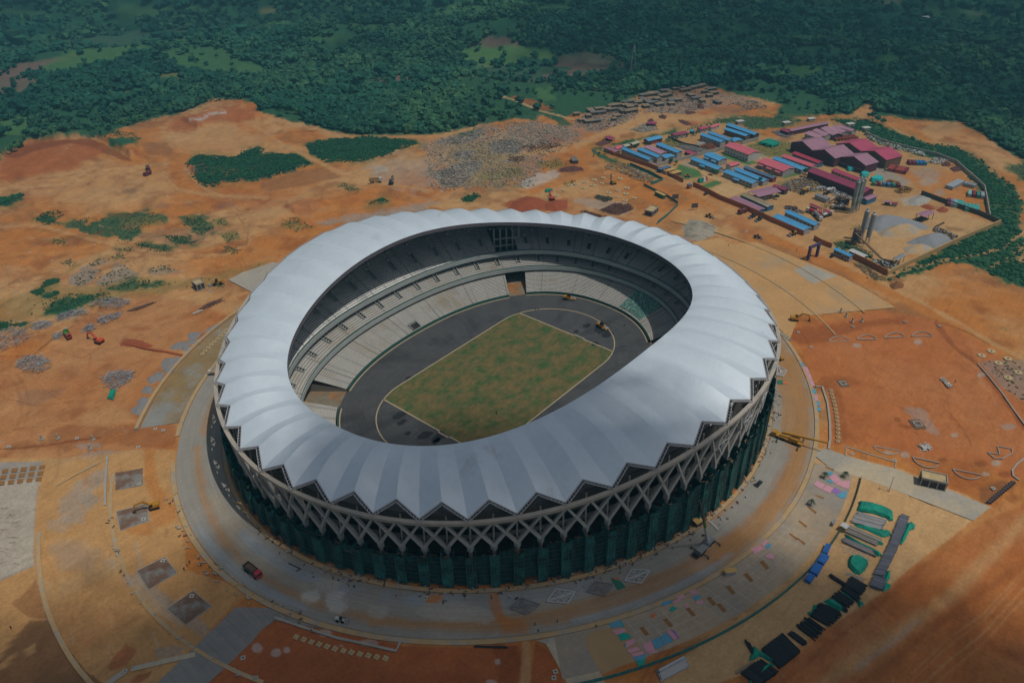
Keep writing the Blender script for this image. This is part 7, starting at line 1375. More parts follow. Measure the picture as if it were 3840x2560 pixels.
U = lambda pts: K(3060, 1850, pts, 4.48); Vv = lambda pts: K(2700, 2150, pts, 3.825)
tarp('green tarpaulin over the topmost truss stack by the pale road', U([(680, 290), (720, 140), (860, 155), (1100, 225), (1290, 310), (1300, 440), (1250, 480), (1180, 420), (950, 340), (800, 330)]), 1.6)
tarp('green tarpaulin slipped off the bright truss stack', U([(610, 510), (760, 540), (860, 520), (980, 590), (1230, 620), (1270, 700), (1140, 745), (980, 680), (800, 600), (680, 560)]), .9)
tarp('narrow green tarpaulin across the middle truss stack', U([(550, 560), (720, 620), (880, 730), (1060, 810), (1130, 820), (1120, 870), (1060, 860), (900, 790), (740, 680)]), 1.3, amp=.3)
tarp('narrow green tarpaulin across the lower truss stack', U([(480, 680), (620, 760), (780, 850), (960, 930), (1080, 1000), (1110, 1040), (1060, 1075), (960, 1000), (800, 920), (600, 820), (490, 740)]), 1.3, amp=.3)
tarp('round green tarpaulin heap below the truss stacks', U([(570, 1050), (700, 1050), (870, 1140), (880, 1190), (830, 1270), (740, 1370), (640, 1340), (540, 1240), (530, 1140)]), 1.8)
tarp('green netting bunched at the upper end of the grey panel row', U([(1530, 500), (1600, 475), (1660, 520), (1650, 590), (1560, 620), (1500, 760), (1440, 850), (1410, 830), (1440, 720), (1500, 600)]), .8)
tarp('green netting at the lower end of the grey panel row', U([(1190, 1300), (1240, 1290), (1240, 1400), (1180, 1500), (1270, 1530), (1220, 1600), (1130, 1650), (1110, 1560), (1140, 1420)]), .7)
tarp('small green strip laid across the grey panel row', U([(1280, 670), (1450, 715), (1450, 745), (1290, 700)]), 1.9, amp=.1)
tarp('green tarpaulin tail beside the upper black pipe stack', Vv([(1730, 225), (1790, 230), (1880, 300), (1980, 370), (2070, 430), (2010, 490), (1960, 400), (1860, 345), (1780, 290)]), .9, amp=.3)
tarp('green tarpaulin wedge between the black pipe stacks', Vv([(1480, 400), (1540, 370), (1620, 385), (1740, 480), (1810, 545), (1700, 530), (1560, 450)]), 1.5, amp=.3)
tarp('small green tarpaulin knot left of the black pipe stacks', Vv([(1250, 560), (1320, 540), (1340, 460), (1420, 450), (1370, 510), (1350, 590), (1290, 590)]), .9)
tarp('ragged green tarpaulin at the bottom black pipe stack', Vv([(400, 1250), (450, 1160), (440, 1060), (500, 1040), (560, 1110), (660, 1160), (770, 1250), (740, 1290), (640, 1220), (560, 1190), (460, 1240)]), 1.2)
tarp('long green tarpaulin strip over the bottom black pipe stack', Vv([(400, 1560), (470, 1500), (580, 1400), (600, 1340), (700, 1290), (780, 1300), (740, 1340), (640, 1430), (500, 1540), (420, 1590)]), 1.5, amp=.3)
tarp('small teal tarpaulin on the orange ground at left', K(0, 1200, [(900, 660), (925, 590), (975, 588), (970, 620), (955, 668)]), 1.4)
tarp('teal tarpaulin beside the red excavator behind the stadium', K(2050, 640, [(-30, 290), (20, 285), (100, 285), (60, 305), (-20, 312)], 3.92), 2.2)
for lb, p in (('broad green shade net stretched over the brown field in the camp', [(990, 540), (1170, 475), (1390, 550), (1240, 605)]),): tarp(lb, K(*S2, p, 4.48), 2.6, amp=.4, name='shade_net', cat='shade net')
TQ = M('turquoise_cover', '#2FA8A6', var=.15, rough=.6)
for lb, p in (('upper turquoise cover among the yard sheds', [(1090, 880), (1130, 850), (1220, 870), (1210, 900), (1120, 905)]), ('middle turquoise cover among the yard sheds', [(1280, 955), (1330, 930), (1420, 955), (1400, 990), (1310, 990)]), ('lower turquoise cover on the blue yard containers', [(1420, 1020), (1540, 985), (1620, 1025), (1560, 1060), (1440, 1050)])):
    tarp(lb, K(*S3, p, 3.733), 2.7, TQ, .3)
for lb, p in (('striped awning roof, green part, on the camp entrance', [(1765, 1165), (1830, 1150), (1870, 1180), (1800, 1195)]),): tarp(lb, K(*S1, p, 4.48), 3, TARP, .1, 'awning', 'awning')
tarp('white part of the striped entrance awning', K(*S1, [(1832, 1150), (1890, 1138), (1920, 1165), (1872, 1180)], 4.48), 3, WCOL['white'], .1, 'awning', 'awning')
tarp('red part of the striped entrance awning', K(*S1, [(1892, 1138), (1940, 1130), (1950, 1150), (1922, 1165)], 4.48), 3, PT['orange'], .1, 'awning', 'awning')
# stacks of long members laid parallel: A->B direction of members, A->D direction of the stack
def stack(lab, A, B, D, n, th, mat, h=1.2, jit=.6, name='pipe_stack', cat='pipe stack', layers=3, U_=U, fill=1.):
    (ax, ay), (bx, by), (dx, dy) = [G(*q) for q in U_([A, B, D])]; b = MB(); ox, oy = ax, ay
    for L_ in range(layers):
        for k in range(n):
            if random.random() > fill: continue
            t = (k+.5)/n; sx, sy = (dx-ax)*t, (dy-ay)*t; j0, j1 = random.uniform(-jit, jit), random.uniform(-jit, jit); l = hypot(bx-ax, by-ay); ux, uy = (bx-ax)/l, (by-ay)/l; z = th*.5+L_*h/layers+random.uniform(0, .08)
            b.bar((sx+ux*j0, sy+uy*j0, z), (sx+ux*(l+j1), sy+uy*(l+j1), z), th, mi=random.randrange(len(mat)), n=6)
    o = b.build(name, mat); o.location = (ox, oy, 0); return tag(o, lab, cat)
stack('stack of bright steel trusses, uppermost by the pale road', (690, 330), (1170, 460), (590, 500), 13, .42, [PIP[5], PIP[0]])
stack('stack of dull steel trusses in the middle', (560, 560), (1080, 790), (480, 660), 8, .42, [PIP[5], POLE])
stack('stack of dull steel trusses, lowest of three', (470, 760), (960, 980), (440, 830), 6, .42, [PIP[0], POLE]); stack('bundle of steel trusses at the foot of the lowest stack', (560, 840), (930, 1010), (620, 900), 6, .4, [PIP[0], POLE])
stack('long single pipes lying below the truss stacks', (470, 1000), (950, 1150), (390, 860), 3, .25, [PIP[5]], layers=1); stack('pale pipes below the round tarpaulin heap', (460, 1350), (780, 1470), (520, 1310), 4, .2, [PIP[5]], layers=1)
GP2 = [M('grey_panel', '#62656E', var=.12, rough=.7), M('grey_panel_light', '#747782', var=.12, rough=.7)]
stack('long grey row of stacked roof panels, upper part', (1415, 370), (1555, 420), (1190, 930), 60, .3, GP2, 1.6, .25, 'panel_stack', 'panel stack', 4)
stack('long grey row of stacked roof panels, lower part', (1190, 930), (1350, 960), (960, 1380), 44, .3, GP2, 1.6, .25, 'panel_stack', 'panel stack', 4); stack('last block of the grey panel row beside the green netting', (960, 1400), (1170, 1470), (890, 1570), 16, .3, GP2, 1.6, .25, 'panel_stack', 'panel stack', 4)
BK = [PIP[4], M('black_pipe2', '#282C2E', var=.2, rough=.55)]
stack('upper black pipe stack by the haul road', (1880, 60), (2100, 190), (1790, 190), 15, .4, BK, U_=Vv); stack('second block of the upper black pipe stack', (1790, 190), (2010, 350), (1730, 240), 7, .4, BK, U_=Vv)
stack('narrow black pipe bundle beside the upper stack', (1580, 20), (1800, 160), (1575, 60), 4, .4, BK, U_=Vv); stack('middle black pipe stack, small', (1700, 270), (1910, 410), (1610, 350), 10, .4, BK, U_=Vv); stack('middle black pipe stack beneath the green wedge', (1600, 350), (1820, 520), (1570, 390), 5, .4, BK, U_=Vv)
stack('large black pipe stack in the middle of the yard', (1470, 440), (1730, 580), (1290, 620), 20, .4, BK, jit=1., U_=Vv); stack('black pipe stack with gaps, left of the large one', (1260, 640), (1480, 800), (1110, 780), 18, .38, BK, jit=1., U_=Vv, fill=.8); stack('thin black pipe bundle left of the gapped stack', (1040, 840), (1240, 990), (980, 880), 8, .4, BK, layers=2, U_=Vv)
stack('square black pipe stack near the bottom of the yard', (890, 870), (1150, 1130), (590, 1100), 40, .36, BK, jit=.15, U_=Vv); stack('bottom black pipe stack under the green strip', (580, 1240), (830, 1420), (300, 1440), 34, .36, BK, jit=.3, U_=Vv)
stack('bundle of loose black and tan pipes beside the ragged tarpaulin', (340, 950), (450, 1150), (420, 1000), 6, .3, BK+[POLE], layers=2, U_=Vv); stack('brown poles lying left of the bottom black stack', (210, 1400), (480, 1250), (240, 1440), 7, .25, [POLE, PIP[1]], layers=1, U_=Vv)
stack('silver pipe stack at the bottom edge of the yard', (1265, 1470), (1490, 1350), (1300, 1560), 12, .4, [PIP[5], PIP[0]], U_=lambda p: K(1900, 1860, p)); stack('single dark pipe on the ring road, lower left', (295, 560), (410, 615), (293, 566), 1, .35, [PIP[4]], layers=1, U_=lambda p: K(950, 1860, p)); stack('pair of long black pipes below the outer kerb', (1860, 1255), (2140, 1262), (1858, 1270), 2, .4, [PIP[4]], layers=1, U_=lambda p: K(950, 1860, p))
stack('white steel box beam lying beside the white crane', (1690, 208), (1770, 285), (1700, 204), 3, .5, [WCOL['white']], .8, .1, 'box_beam', 'beam', 1, U_=lambda p: K(1900, 1860, p)); stack('pale beams lying at the end of the outer kerb strip, right', (185, 115), (260, 175), (215, 110), 4, .5, [WCOL['white'], CG], .8, .4, 'box_beam', 'beam', 1, U_=lambda p: K(2840, 1200, p))
stack('pale beam lying on the red soil left of the stadium', (1620, 1290), (1700, 1258), (1625, 1300), 3, .5, [WCOL['white'], CG], .6, .2, 'box_beam', 'beam', 1, U_=lambda p: K(0, 600, p))
for i, (A, B, wd, lb) in enumerate((((200, 890), (140, 1030), 2.0, 'uppermost'), ((150, 1060), (60, 1190), 3.0, 'second'), ((40, 1220), (-50, 1370), 3.0, 'third'), ((-75, 1395), (-150, 1500), 2.2, 'lowest'))):
    (ax, ay), (bx, by) = [G(*q) for q in U([A, B])]; L = hypot(bx-ax, by-ay); t = thing('water_tank', 'blue rectangular tank in the row along the teal fence, '+lb, 'tank', ((ax+bx)/2, (ay+by)/2, 0), atan2(by-ay, bx-ax), 'blue tanks along the teal fence'); MB().box(-L/2, L/2, -wd/2, wd/2, 0, 1.5, taper=.97).build('body', BTARP, t); MB().box(-L/2-.06, L/2+.06, -wd/2-.05, wd/2+.05, 1.5, 1.62).build('rim', BTARP, t)
# grey site hut above the tanks
barrack('grey flat roofed site hut beside the truss stacks', (400, 535), (510, 600), (530, 520), 2.6, .2, 'white', 'tan', (3060, 1850), 4.48, flat=True, name='site_hut', cat='hut')
barrack('small grey box on the promenade edge', (265, 490), (310, 510), (350, 470), 1.6, .1, 'grey', 'grey', (3060, 1850), 4.48, flat=True, name='site_box', cat='box')
barrack('boxy sand skip standing on the rim kerb of the ring road', (1820, 610), (1840, 650), (1920, 600), 2.2, .1, 'tan', 'grey', (1900, 1860), 2.24, flat=True, name='sand_skip', cat='skip')
barrack('tan timber deck platform at the foot of the netting beside the crane', (1545, 190), (1600, 240), (1655, 205), 2.4, .1, 'tan', 'dark', (1900, 1860), 2.24, flat=True, name='timber_platform', cat='platform')
mp_ = MB(); x, y = at(*r15(75, 690)); t = thing('scissor_lift', 'pale platform machine parked in front of the netting, bottom centre', 'machine', (x, y, 0), AZ-pi/2+.1); wheels(t, (-1.8, 1.8), 1.5); MB().box(-2.8, 2.8, -1.5, 1.5, .9, 1.5).build('body', WCOL['white'], t); mm = MB(); [mm.box(q-.25, q+.25, -1.3, 1.3, 1.5, 2.1) for q in (-2, -.7, .7, 2)]; mm.build('deck', CG, t)
# diamond steel frames lying flat
def diamond(lab, pts, mat, U_, group='diamond shaped steel frames'):
    P = [mathutils.Vector((*G(*q), .5)) for q in U_(pts)]; c = sum(P, mathutils.Vector())/4; P = [p-c for p in P]; t = thing('diamond_frame', lab, 'steel frame', (c.x, c.y, 0), 0, group); Z0 = mathutils.Vector((0, 0, .6)); b = MB(); i_ = MB()
    for k in range(4): b.bar(P[k]+Z0, P[(k+1) % 4]+Z0, .3)
    b.build('outer_frame', mat, t); o = mathutils.Vector((0, 0, 0))+Z0
    for k in range(4):
        i_.bar(o+P[k]*.04, P[k]+Z0, .2); m_ = (P[k]+P[(k+1) % 4])/2; i_.bar(o, m_+Z0, .18)
        n_ = (P[(k+1) % 4]-P[k]).normalized()*.9; i_.bar(o+n_*.6, P[k]+n_+Z0, .15); i_.bar(o-n_*.6, P[(k+1) % 4]-n_+Z0, .15); i_.bar(P[k]*.5+Z0, P[k]*.5+m_*.5+Z0, .12); i_.bar(P[(k+1) % 4]*.55+Z0, m_*.7+Z0, .12)
    i_.build('inner_brace', mat, t); return t
WF = M('white_frame', '#B9BBBC', var=.05, rough=.5); UR_ = lambda p: K(1900, 1860, p)
diamond('dull grey diamond steel frame, leftmost in the row at the bottom', [(20, 945), (120, 858), (280, 915), (165, 998)], PIP[0], UR_); diamond('white diamond steel frame, second from the left at the bottom', [(335, 890), (415, 785), (575, 808), (515, 905)], WF, UR_)
diamond('dull grey diamond steel frame, third from the left at the bottom', [(670, 808), (740, 722), (903, 745), (825, 843)], PIP[0], UR_); diamond('white diamond steel frame, rightmost in the row at the bottom', [(990, 715), (1050, 620), (1203, 628), (1130, 738)], WF, UR_)
diamond('white diamond steel frame on the ring road at the far right', [(160, 470), (170, 385), (245, 430), (215, 480)], WF, lambda p: K(2840, 1200, p))
# two frames already fixed between the braces
for a, lb in ((262.5, 'first'), (270, 'second'), (277.5, 'third')):
    ph = radians(a); b = MB(); C0 = mathutils.Vector((*se(ph, RING[0]-.2, RING[1]-.2, RING[2]), 0)); x2 = se(ph+.01, *RING); x1 = se(ph-.01, *RING); tn = mathutils.Vector((x2[0]-x1[0], x2[1]-x1[1], 0)).normalized(); zc = rz_(ph)-8; T = [C0+tn*q+mathutils.Vector((0, 0, zc+z)) for q, z in ((0, 7), (4, 0), (0, -7), (-4, 0))]; Cc = C0+mathutils.Vector((0, 0, zc))
    for k in range(4): b.bar(T[k], T[(k+1) % 4], .3); b.bar(Cc, T[k], .22); b.bar(Cc, (T[k]+T[(k+1) % 4])/2, .2)
    b.build('diamond_infill', WF, ST)
# ------------------------------------------------------------------ coloured foam sheets lying on the promenade
FO = {k: M('sheet_'+k, v, var=.08, rough=.8) for k, v in dict(pink='#C08C98', blue='#5590A8', teal='#1F9484', purple='#8A68A4', orange='#C06A3C', dgreen='#2E6A56').items()}
n_f = 0
def foam(c, where, pts, U_):
    P = [G(*q) for q in U_(pts)]; a = sum(P[i][0]*P[(i+1) % len(P)][1]-P[(i+1) % len(P)][0]*P[i][1] for i in range(len(P)))
    if a < 0: P = P[::-1]
    cx, cy = P[0]; z = .13+.004*random.random(); b = MB(); top = [(x-cx, y-cy, z+.1) for x, y in P]; bot = [(x-cx, y-cy, z-.03) for x, y in P]; b.poly(top); [b.poly([bot[i], bot[(i+1) % len(P)], top[(i+1) % len(P)], top[i]]) for i in range(len(P))]
    o = b.build('plastic_sheet', FO[c]); o.location = (cx, cy, 0); tag(o, '%s plastic sheet %s' % (dict(dgreen='dark green').get(c, c), where), 'plastic sheet', 'coloured plastic sheets on the paving')
for c, w_, p in (('blue', 'at the top of the letter-like strip on the small paved quarter', [(860, 1070), (955, 1035), (975, 1090), (880, 1110)]), ('teal', 'just right of the topmost blue one', [(958, 1036), (995, 1105), (975, 1108), (960, 1070)]), ('pink', 'below the topmost blue one', [(885, 1125), (990, 1105), (1010, 1135), (925, 1165)]), ('teal', 'under the upper pink one', [(920, 1145), (1020, 1150), (1050, 1190), (960, 1215)]), ('pink', 'in the middle of the strip', [(1000, 1220), (1070, 1195), (1085, 1225), (1000, 1280)]), ('teal', 'left of the middle of the strip', [(982, 1245), (1010, 1235), (1025, 1270), (1000, 1275)]),
               ('pink', 'below the middle of the strip', [(1010, 1290), (1100, 1262), (1125, 1290), (1035, 1320)]), ('pink', 'near the lower end of the strip', [(1045, 1325), (1145, 1300), (1155, 1325), (1065, 1350)]), ('blue', 'at the lower end of the strip', [(1060, 1355), (1165, 1325), (1165, 1370), (1085, 1385)]), ('teal', 'forming the lower tip of the strip', [(1085, 1390), (1168, 1365), (1155, 1410), (1110, 1430)]),
               ('pink', 'at the left end of the second strip', [(1140, 1240), (1215, 1212), (1245, 1290), (1170, 1310)]), ('blue', 'in the middle of the second strip, left half', [(1218, 1210), (1290, 1180), (1310, 1260), (1250, 1285)]), ('blue', 'in the middle of the second strip, right half', [(1292, 1178), (1345, 1145), (1400, 1215), (1318, 1250)]), ('pink', 'at the right end of the second strip', [(1340, 1135), (1375, 1122), (1440, 1195), (1405, 1208)]), ('purple', 'at the very right tip of the second strip', [(1378, 1120), (1412, 1135), (1450, 1190), (1438, 1198)]), ('pink', 'below the second strip', [(1170, 1315), (1260, 1290), (1270, 1310), (1200, 1322)]),
               ('blue', 'beside the ring kerb', [(1295, 895), (1370, 872), (1392, 895), (1310, 925)]), ('teal', 'below the blue one beside the ring kerb', [(1360, 960), (1390, 925), (1435, 940), (1395, 970)]), ('pink', 'right of the blue one beside the kerb', [(1390, 885), (1470, 850), (1450, 880), (1400, 905)]), ('pink', 'larger, on the upper part of the promenade', [(1425, 845), (1480, 822), (1500, 850), (1440, 872)]), ('pink', 'at the top of the promenade group', [(1530, 800), (1580, 782), (1608, 810), (1560, 832)]), ('blue', 'on the promenade right of the pink ones', [(1560, 850), (1620, 825), (1632, 850), (1585, 880)]), ('pink', 'below the blue one on the promenade', [(1585, 890), (1645, 875), (1655, 900), (1600, 915)]), ('pink', 'left of a sunken bed on the promenade', [(1490, 910), (1525, 900), (1530, 930), (1495, 940)]),
               ('orange', 'shaped like a flower on the promenade', [(1205, 1000), (1230, 982), (1255, 1000), (1235, 1022), (1210, 1018)]), ('orange', 'on the dark green one between the diamond frames', [(895, 690), (930, 678), (945, 700), (905, 712)]), ('dgreen', 'between the diamond frames', [(875, 685), (960, 715), (1000, 765), (935, 790), (900, 740)]), ('orange', 'lower on the dark green one between the frames', [(915, 722), (955, 715), (985, 755), (935, 775)]),
               ('pink', 'by the kerb near the far promenade end', [(2050, 440), (2130, 410), (2160, 440), (2085, 490)]), ('pink', 'beside the kerb near the far promenade end, upper', [(2135, 405), (2180, 360), (2195, 375), (2160, 430)]), ('blue', 'beside the pink ones at the far promenade end', [(2170, 420), (2200, 395), (2225, 415), (2195, 448)]), ('pink', 'on the promenade below the small blue one', [(2165, 510), (2215, 475), (2245, 500), (2240, 535)])):
    foam(c, w_, p, UR_)
UQ = lambda p: K(2840, 1200, p)
for c, w_, p in (('blue', 'at the top corner of the pink carpet by the pale road', [(585, 1290), (600, 1272), (635, 1275), (625, 1312)]), ('pink', 'in the upper part of the carpet by the pale road', [(600, 1320), (650, 1290), (700, 1345), (650, 1370)]), ('blue', 'at the left of the carpet by the pale road', [(572, 1345), (625, 1340), (648, 1360), (620, 1370)]), ('pink', 'at the lower left of the carpet by the pale road', [(470, 1380), (500, 1350), (570, 1380), (540, 1425)]), ('pink', 'in the lower middle of the carpet by the pale road', [(545, 1425), (580, 1385), (640, 1410), (610, 1455)]),
               ('purple', 'in the lower right of the carpet by the pale road', [(615, 1440), (650, 1405), (715, 1440), (665, 1462)]), ('pink', 'in the middle of the carpet by the pale road', [(650, 1375), (700, 1345), (745, 1370), (705, 1400)]), ('pink', 'at the right edge of the carpet by the pale road', [(720, 1350), (782, 1352), (765, 1420), (705, 1400)]), ('blue', 'at the bottom of the carpet by the pale road', [(660, 1470), (740, 1435), (755, 1445), (740, 1500), (690, 1490)]),
               ('blue', 'near the top of the outer kerb strip, right', [(362, 360), (385, 362), (402, 388), (378, 392)]), ('pink', 'uppermost on the outer kerb strip, right', [(383, 395), (415, 393), (440, 440), (412, 442)]), ('pink', 'second on the outer kerb strip, right', [(412, 446), (440, 444), (462, 498), (435, 500)]), ('pink', 'third on the outer kerb strip, right', [(436, 504), (462, 500), (485, 556), (455, 556)]), ('blue', 'below the three pink ones on the kerb strip', [(455, 578), (485, 578), (497, 620), (470, 620)]), ('pink', 'fourth on the outer kerb strip, right', [(475, 626), (500, 624), (512, 678), (488, 680)]), ('blue', 'lower on the outer kerb strip, right', [(497, 684), (522, 684), (526, 722), (505, 722)]), ('blue', 'lowest on the outer kerb strip, right', [(497, 735), (530, 735), (532, 765), (503, 765)]),
               ('dgreen', 'with an orange corner on the ring road under the far frame', [(165, 505), (240, 505), (250, 540), (170, 540)]), ('orange', 'on the dark green one under the far frame', [(210, 512), (245, 510), (250, 540), (220, 540)])):
    foam(c, w_, p, UQ)
# ------------------------------------------------------------------ small repeated things
WHP = M('pad_concrete', '#AF9C76', var=.1, rough=.9); WH2 = M('cover_concrete', '#A5A298', var=.1, rough=.9)
def proto_copy(maker, places, labf, cat, group):
    first = maker()
    for i, (x, y, rz, s) in enumerate(places):
        t = first if i == 0 else (copy_tree(first)); t.location = (x, y, gz(x, y) if hypot(x, y) > 175 else .03); t.rotation_euler = (0, 0, rz); t.scale = (s, s, s); tag(t, labf(i), cat, group)
def mk_pad():
    b = MB(); b.cyl(0, 0, -.2, .35, 2.3, 16); b.cyl(0, 0, .35, .8, .45, 8, mi=1); return b.build('concrete_pad', [WHP, WCOL['brown']])
pads = [(965, 78), (832, 105), (700, 135), (568, 170), (812, 185), (950, 160), (680, 215), (540, 255), (1080, 120), (1045, 290), (915, 325), (775, 362), (1180, 257), (1165, 343), (1033, 382), (1290, 402), (1155, 437), (345, 210), (430, 200), (240, 280), (145, 368), (187, 522), (300, 1510)]
proto_copy(mk_pad, [(*at(*pf(*p)), 0, random.uniform(.8, 1.1)) for p in pads[:-1]], lambda i: 'round pale concrete pad in the piling field behind the stadium', 'concrete pad', 'round pads of the piling field')
proto_copy(mk_pad, [(*at(*r12(*p)), 0, .9) for p in ((1885, 298), (2105, 325), (2025, 362), (2190, 440), (2105, 485), (1965, 262))], lambda i: 'round tan concrete pad on the dark rubble at the right edge', 'concrete pad', 'round pads on the dark rubble')
def mk_man():
    b = MB(); 
    for a, c, d, e in ((-.85, .85, -.85, -.35), (-.85, .85, .35, .85), (-.85, -.35, -.35, .35), (.35, .85, -.35, .35)): b.box(a, c, d, e, -.1, .35)
    b.poly([(-.35, -.35, .12), (.35, -.35, .12), (.35, .35, .12), (-.35, .35, .12)], 1); return b.build('manhole', [WH2, DARK])
mh = [r9(1306, 914), r9(1372, 927), r9(648, 993), r9(75, 1062), r9(1160, 1068), r9(560, 92), r9(1168, 1376), r5(845, 1297), r5(1766, 1100), r5(1990, 1243), r13(1207, 195), r13(1368, 542), r13(1612, 838), r13(2042, 1356), r13(2145, 1527), r13(1050, 1470), r14(15, 1527), r14(1447, 857), r15(410, 1473), r15(397, 1525), r12(804, 57), r12(1240, 17), r12(1528, 50), r12(345, 104), r12(1980, 1414), r12(1152, 1180), r12(793, 1122), r12(448, 228), r8(1240, 1361), r8(804, 1400), r8(1528, 1393)]
ml = ['on the red crossing left of the ring road, first', 'on the red crossing left of the ring road, second', 'on the trench line left of the stadium', 'at the left end of the trench line', 'above the tan yard, left', 'beside the long trench near the pipe heaps', 'in the tan yard near the ring road', 'between the grey pipe heaps', 'below the small concrete frame tower', 'beside the roof edge on the left', 'in the upper sunken bed', 'in the middle sunken bed', 'in the lower sunken bed', 'beside the ridged ramp', 'at the bottom beside the ramp', 'in the cross shaped slab at the bottom left', 'in the dark red field, bottom', 'beside the orange patch on the ring road', 'at the bottom path, upper of two', 'at the bottom path, lower of two', 'on the dark trench at right', 'at the upper end of the dark trench', 'at the top corner of the red field', 'at the left end of the dark trench', 'near the dark posts at the bottom right', 'at the kerb corner of the pale road', 'inside the long kerb frame', 'at the foot of the short trench', 'near the plaza tip, upper', 'near the plaza tip, left', 'near the plaza tip, right']
proto_copy(mk_man, [(*at(*p), random.uniform(.5, 1.0), .95) for p in mh], lambda i: 'square white manhole frame '+ml[i], 'manhole', 'manhole frames')
def mk_blk(): return MB().box(-.9, .9, -.9, .9, -.2, .4).box(-.35, .35, -.35, .35, .4, .9).build('footing_block', WHP)
pl = [(615+t*0, 593) for t in (0,)]; rows_ = [(617, 593), (624, 625), (634, 655), (643, 687), (651, 719), (656, 751), (662, 783), (668, 817), (671, 850), (674, 883), (677, 916), (677, 950), (677, 985), (675, 1019)]
proto_copy(mk_blk, [(*at(*r12(*p)), .7, 1.) for p in rows_], lambda i: 'tan footing block in the row beside the ring road on the right', 'footing block', 'row of footing blocks on the right')
rw = [(360, 1182), (424, 1203), (488, 1225), (553, 1243), (620, 1262), (687, 1281), (757, 1297), (825, 1311), (895, 1325), (967, 1338), (1038, 1350), (1110, 1361)]
proto_copy(mk_blk, [(*at(*r14(*p)), .2, 1.) for p in rw], lambda i: 'tan footing block in the row on the red field at the bottom', 'footing block', 'row of footing blocks at the bottom')
ru = [(1702, 288), (1725, 262), (1752, 236), (1778, 210), (1803, 185), (1829, 160), (1855, 135), (1881, 111), (1908, 86)]
proto_copy(mk_blk, [(*at(*r9(*p)), .9, 1.2) for p in ru], lambda i: 'pale footing block in the row on the dusty ring segment at left', 'footing block', 'row of footing blocks on the left')
for p, lb, q in ((r12(718, 533), 'upper', 3.2), (r12(1345, 873), 'lower', 3.6)):
    x, y = at(*p); t = thing('inspection_pit', 'dark square pit with a white frame, %s of two on the red field' % lb, 'pit', (x, y, 0), .75); b = MB(); b.poly([(-q, -q*.8, .05), (q, -q*.8, .05), (q, q*.8, .05), (-q, q*.8, .05)]); b.build('pit_edge', WCOL['brown'], t); b = MB(); w_ = q*.5
    for a, c, d, e in ((-w_, w_, -w_, -w_+.4), (-w_, w_, w_-.4, w_), (-w_, -w_+.4, -w_+.4, w_-.4), (w_-.4, w_, -w_+.4, w_-.4)): b.box(a, c, d, e, 0, .5)
    b.build('frame', WH2, t)
tangle('pale broken stones heaped on the red field at right', UQ([(1535, 490), (1575, 492), (1640, 560), (1600, 570)]), 40, 1.6, .5, [WCOL['white'], CG], .6, 'stone_heap', 'stone heap')
tangle('pale broken slabs inside the round track marks, right', UQ([(1350, 1050), (1410, 1035), (1470, 1080), (1400, 1100)]), 30, 1.8, .5, [WCOL['white'], CG], .5, 'stone_heap', 'stone heap')
b = MB()
for k in range(420):
    a = random.uniform(176, 300); r = random.uniform(.972, 1.006) if random.random() < .85 else random.uniform(1.006, 1.03); x, y = ringpt(a, r); l = random.uniform(.15, .9); an_ = random.random()*3; b.bar((x-cos(an_)*l, y-sin(an_)*l, .35), (x+cos(an_)*l, y+sin(an_)*l, .35+random.random()*.5), random.uniform(.15, .7), random.uniform(.15, .5), mi=random.randrange(4))
tag(b.build('construction_debris', [WCOL['grey'], WCOL['dark'], WCOL['brown'], POLE]), 'boards, sacks and scraps littered along the foot of the netting', None, kind='stuff')
b = MB()
for k in range(110):
    a = random.uniform(160, 200); r = random.choice((1.14, 1.16, 1.325))+random.uniform(-.006, .012); x, y = ringpt(a, r); l = random.uniform(.2, .9); an_ = random.random()*3; b.bar((x-cos(an_)*l, y-sin(an_)*l, .3), (x+cos(an_)*l, y+sin(an_)*l, .4), random.uniform(.2, .8), .4, mi=random.randrange(4))
tag(b.build('construction_debris', [CG, WCOL['brown'], WCOL['tan'], CG]), 'blocks and scraps littered along the outer kerb at lower left', None, kind='stuff')
# D shaped kerb loops on the red field
def UQ(p): return K(2840, 1200, p)
def kloop(lab, pts, U_): P = U_(pts); pline('kerb_loop', lab, P+[P[0]], .42, .35, CG, z=0, cat='kerb loop')
def Dp(x0, x1, y, h, sl=0): return [(x0+(x1-x0)*t, y+sl*t-h*sin(pi*t)**.6) for t in np.linspace(0, 1, 12)]
for lb, p in (('D shaped kerb loop, leftmost of four under the trench', Dp(600, 770, 178, 40)), ('D shaped kerb loop, second of four under the trench', Dp(838, 1000, 164, 38)), ('D shaped kerb loop, third of four under the trench', Dp(1068, 1236, 150, 38, -8)), ('D shaped kerb loop, rightmost of four under the trench', Dp(1295, 1468, 136, 38)), ('flat kerb loop, leftmost of three along the pale road', Dp(975, 1195, 1058, -50, 40)), ('flat kerb loop, middle of three along the pale road', Dp(1303, 1535, 1152, -60, 50)), ('flat kerb loop, rightmost of three along the pale road', Dp(1642, 1882, 1252, -55, 50)), ('kerb loop with a notch at the right edge', [(1938, 1112), (2035, 1128), (2015, 1060), (2135, 1080), (2142, 1115), (2060, 1165), (1990, 1160)])): kloop(lb, p, UQ)
pline('kerb', 'long L shaped kerb beside the pale road', UQ([(740, 1140), (745, 1065), (950, 1130), (1165, 1195), (1155, 1240)]), .6, .4, CG); pline('kerb', 'long curved kerb beside the ring road on the right', UQ([(490, 560), (545, 562), (590, 700), (608, 850), (612, 1000), (598, 1085)]), 1.0, .5, CG)
pline('kerb', 'long kerb frame around the bottom red field', K(950, 1860, [(180, 1020), (400, 1095), (700, 1190), (1000, 1255), (1200, 1300), (1235, 1225)]), .9, .5, CG); pline('kerb', 'pale pipe line along the dark bank on the right', UQ([(1850, 365), (1950, 480), (2060, 620), (2150, 750), (2260, 900)]), .6, .4, CG)
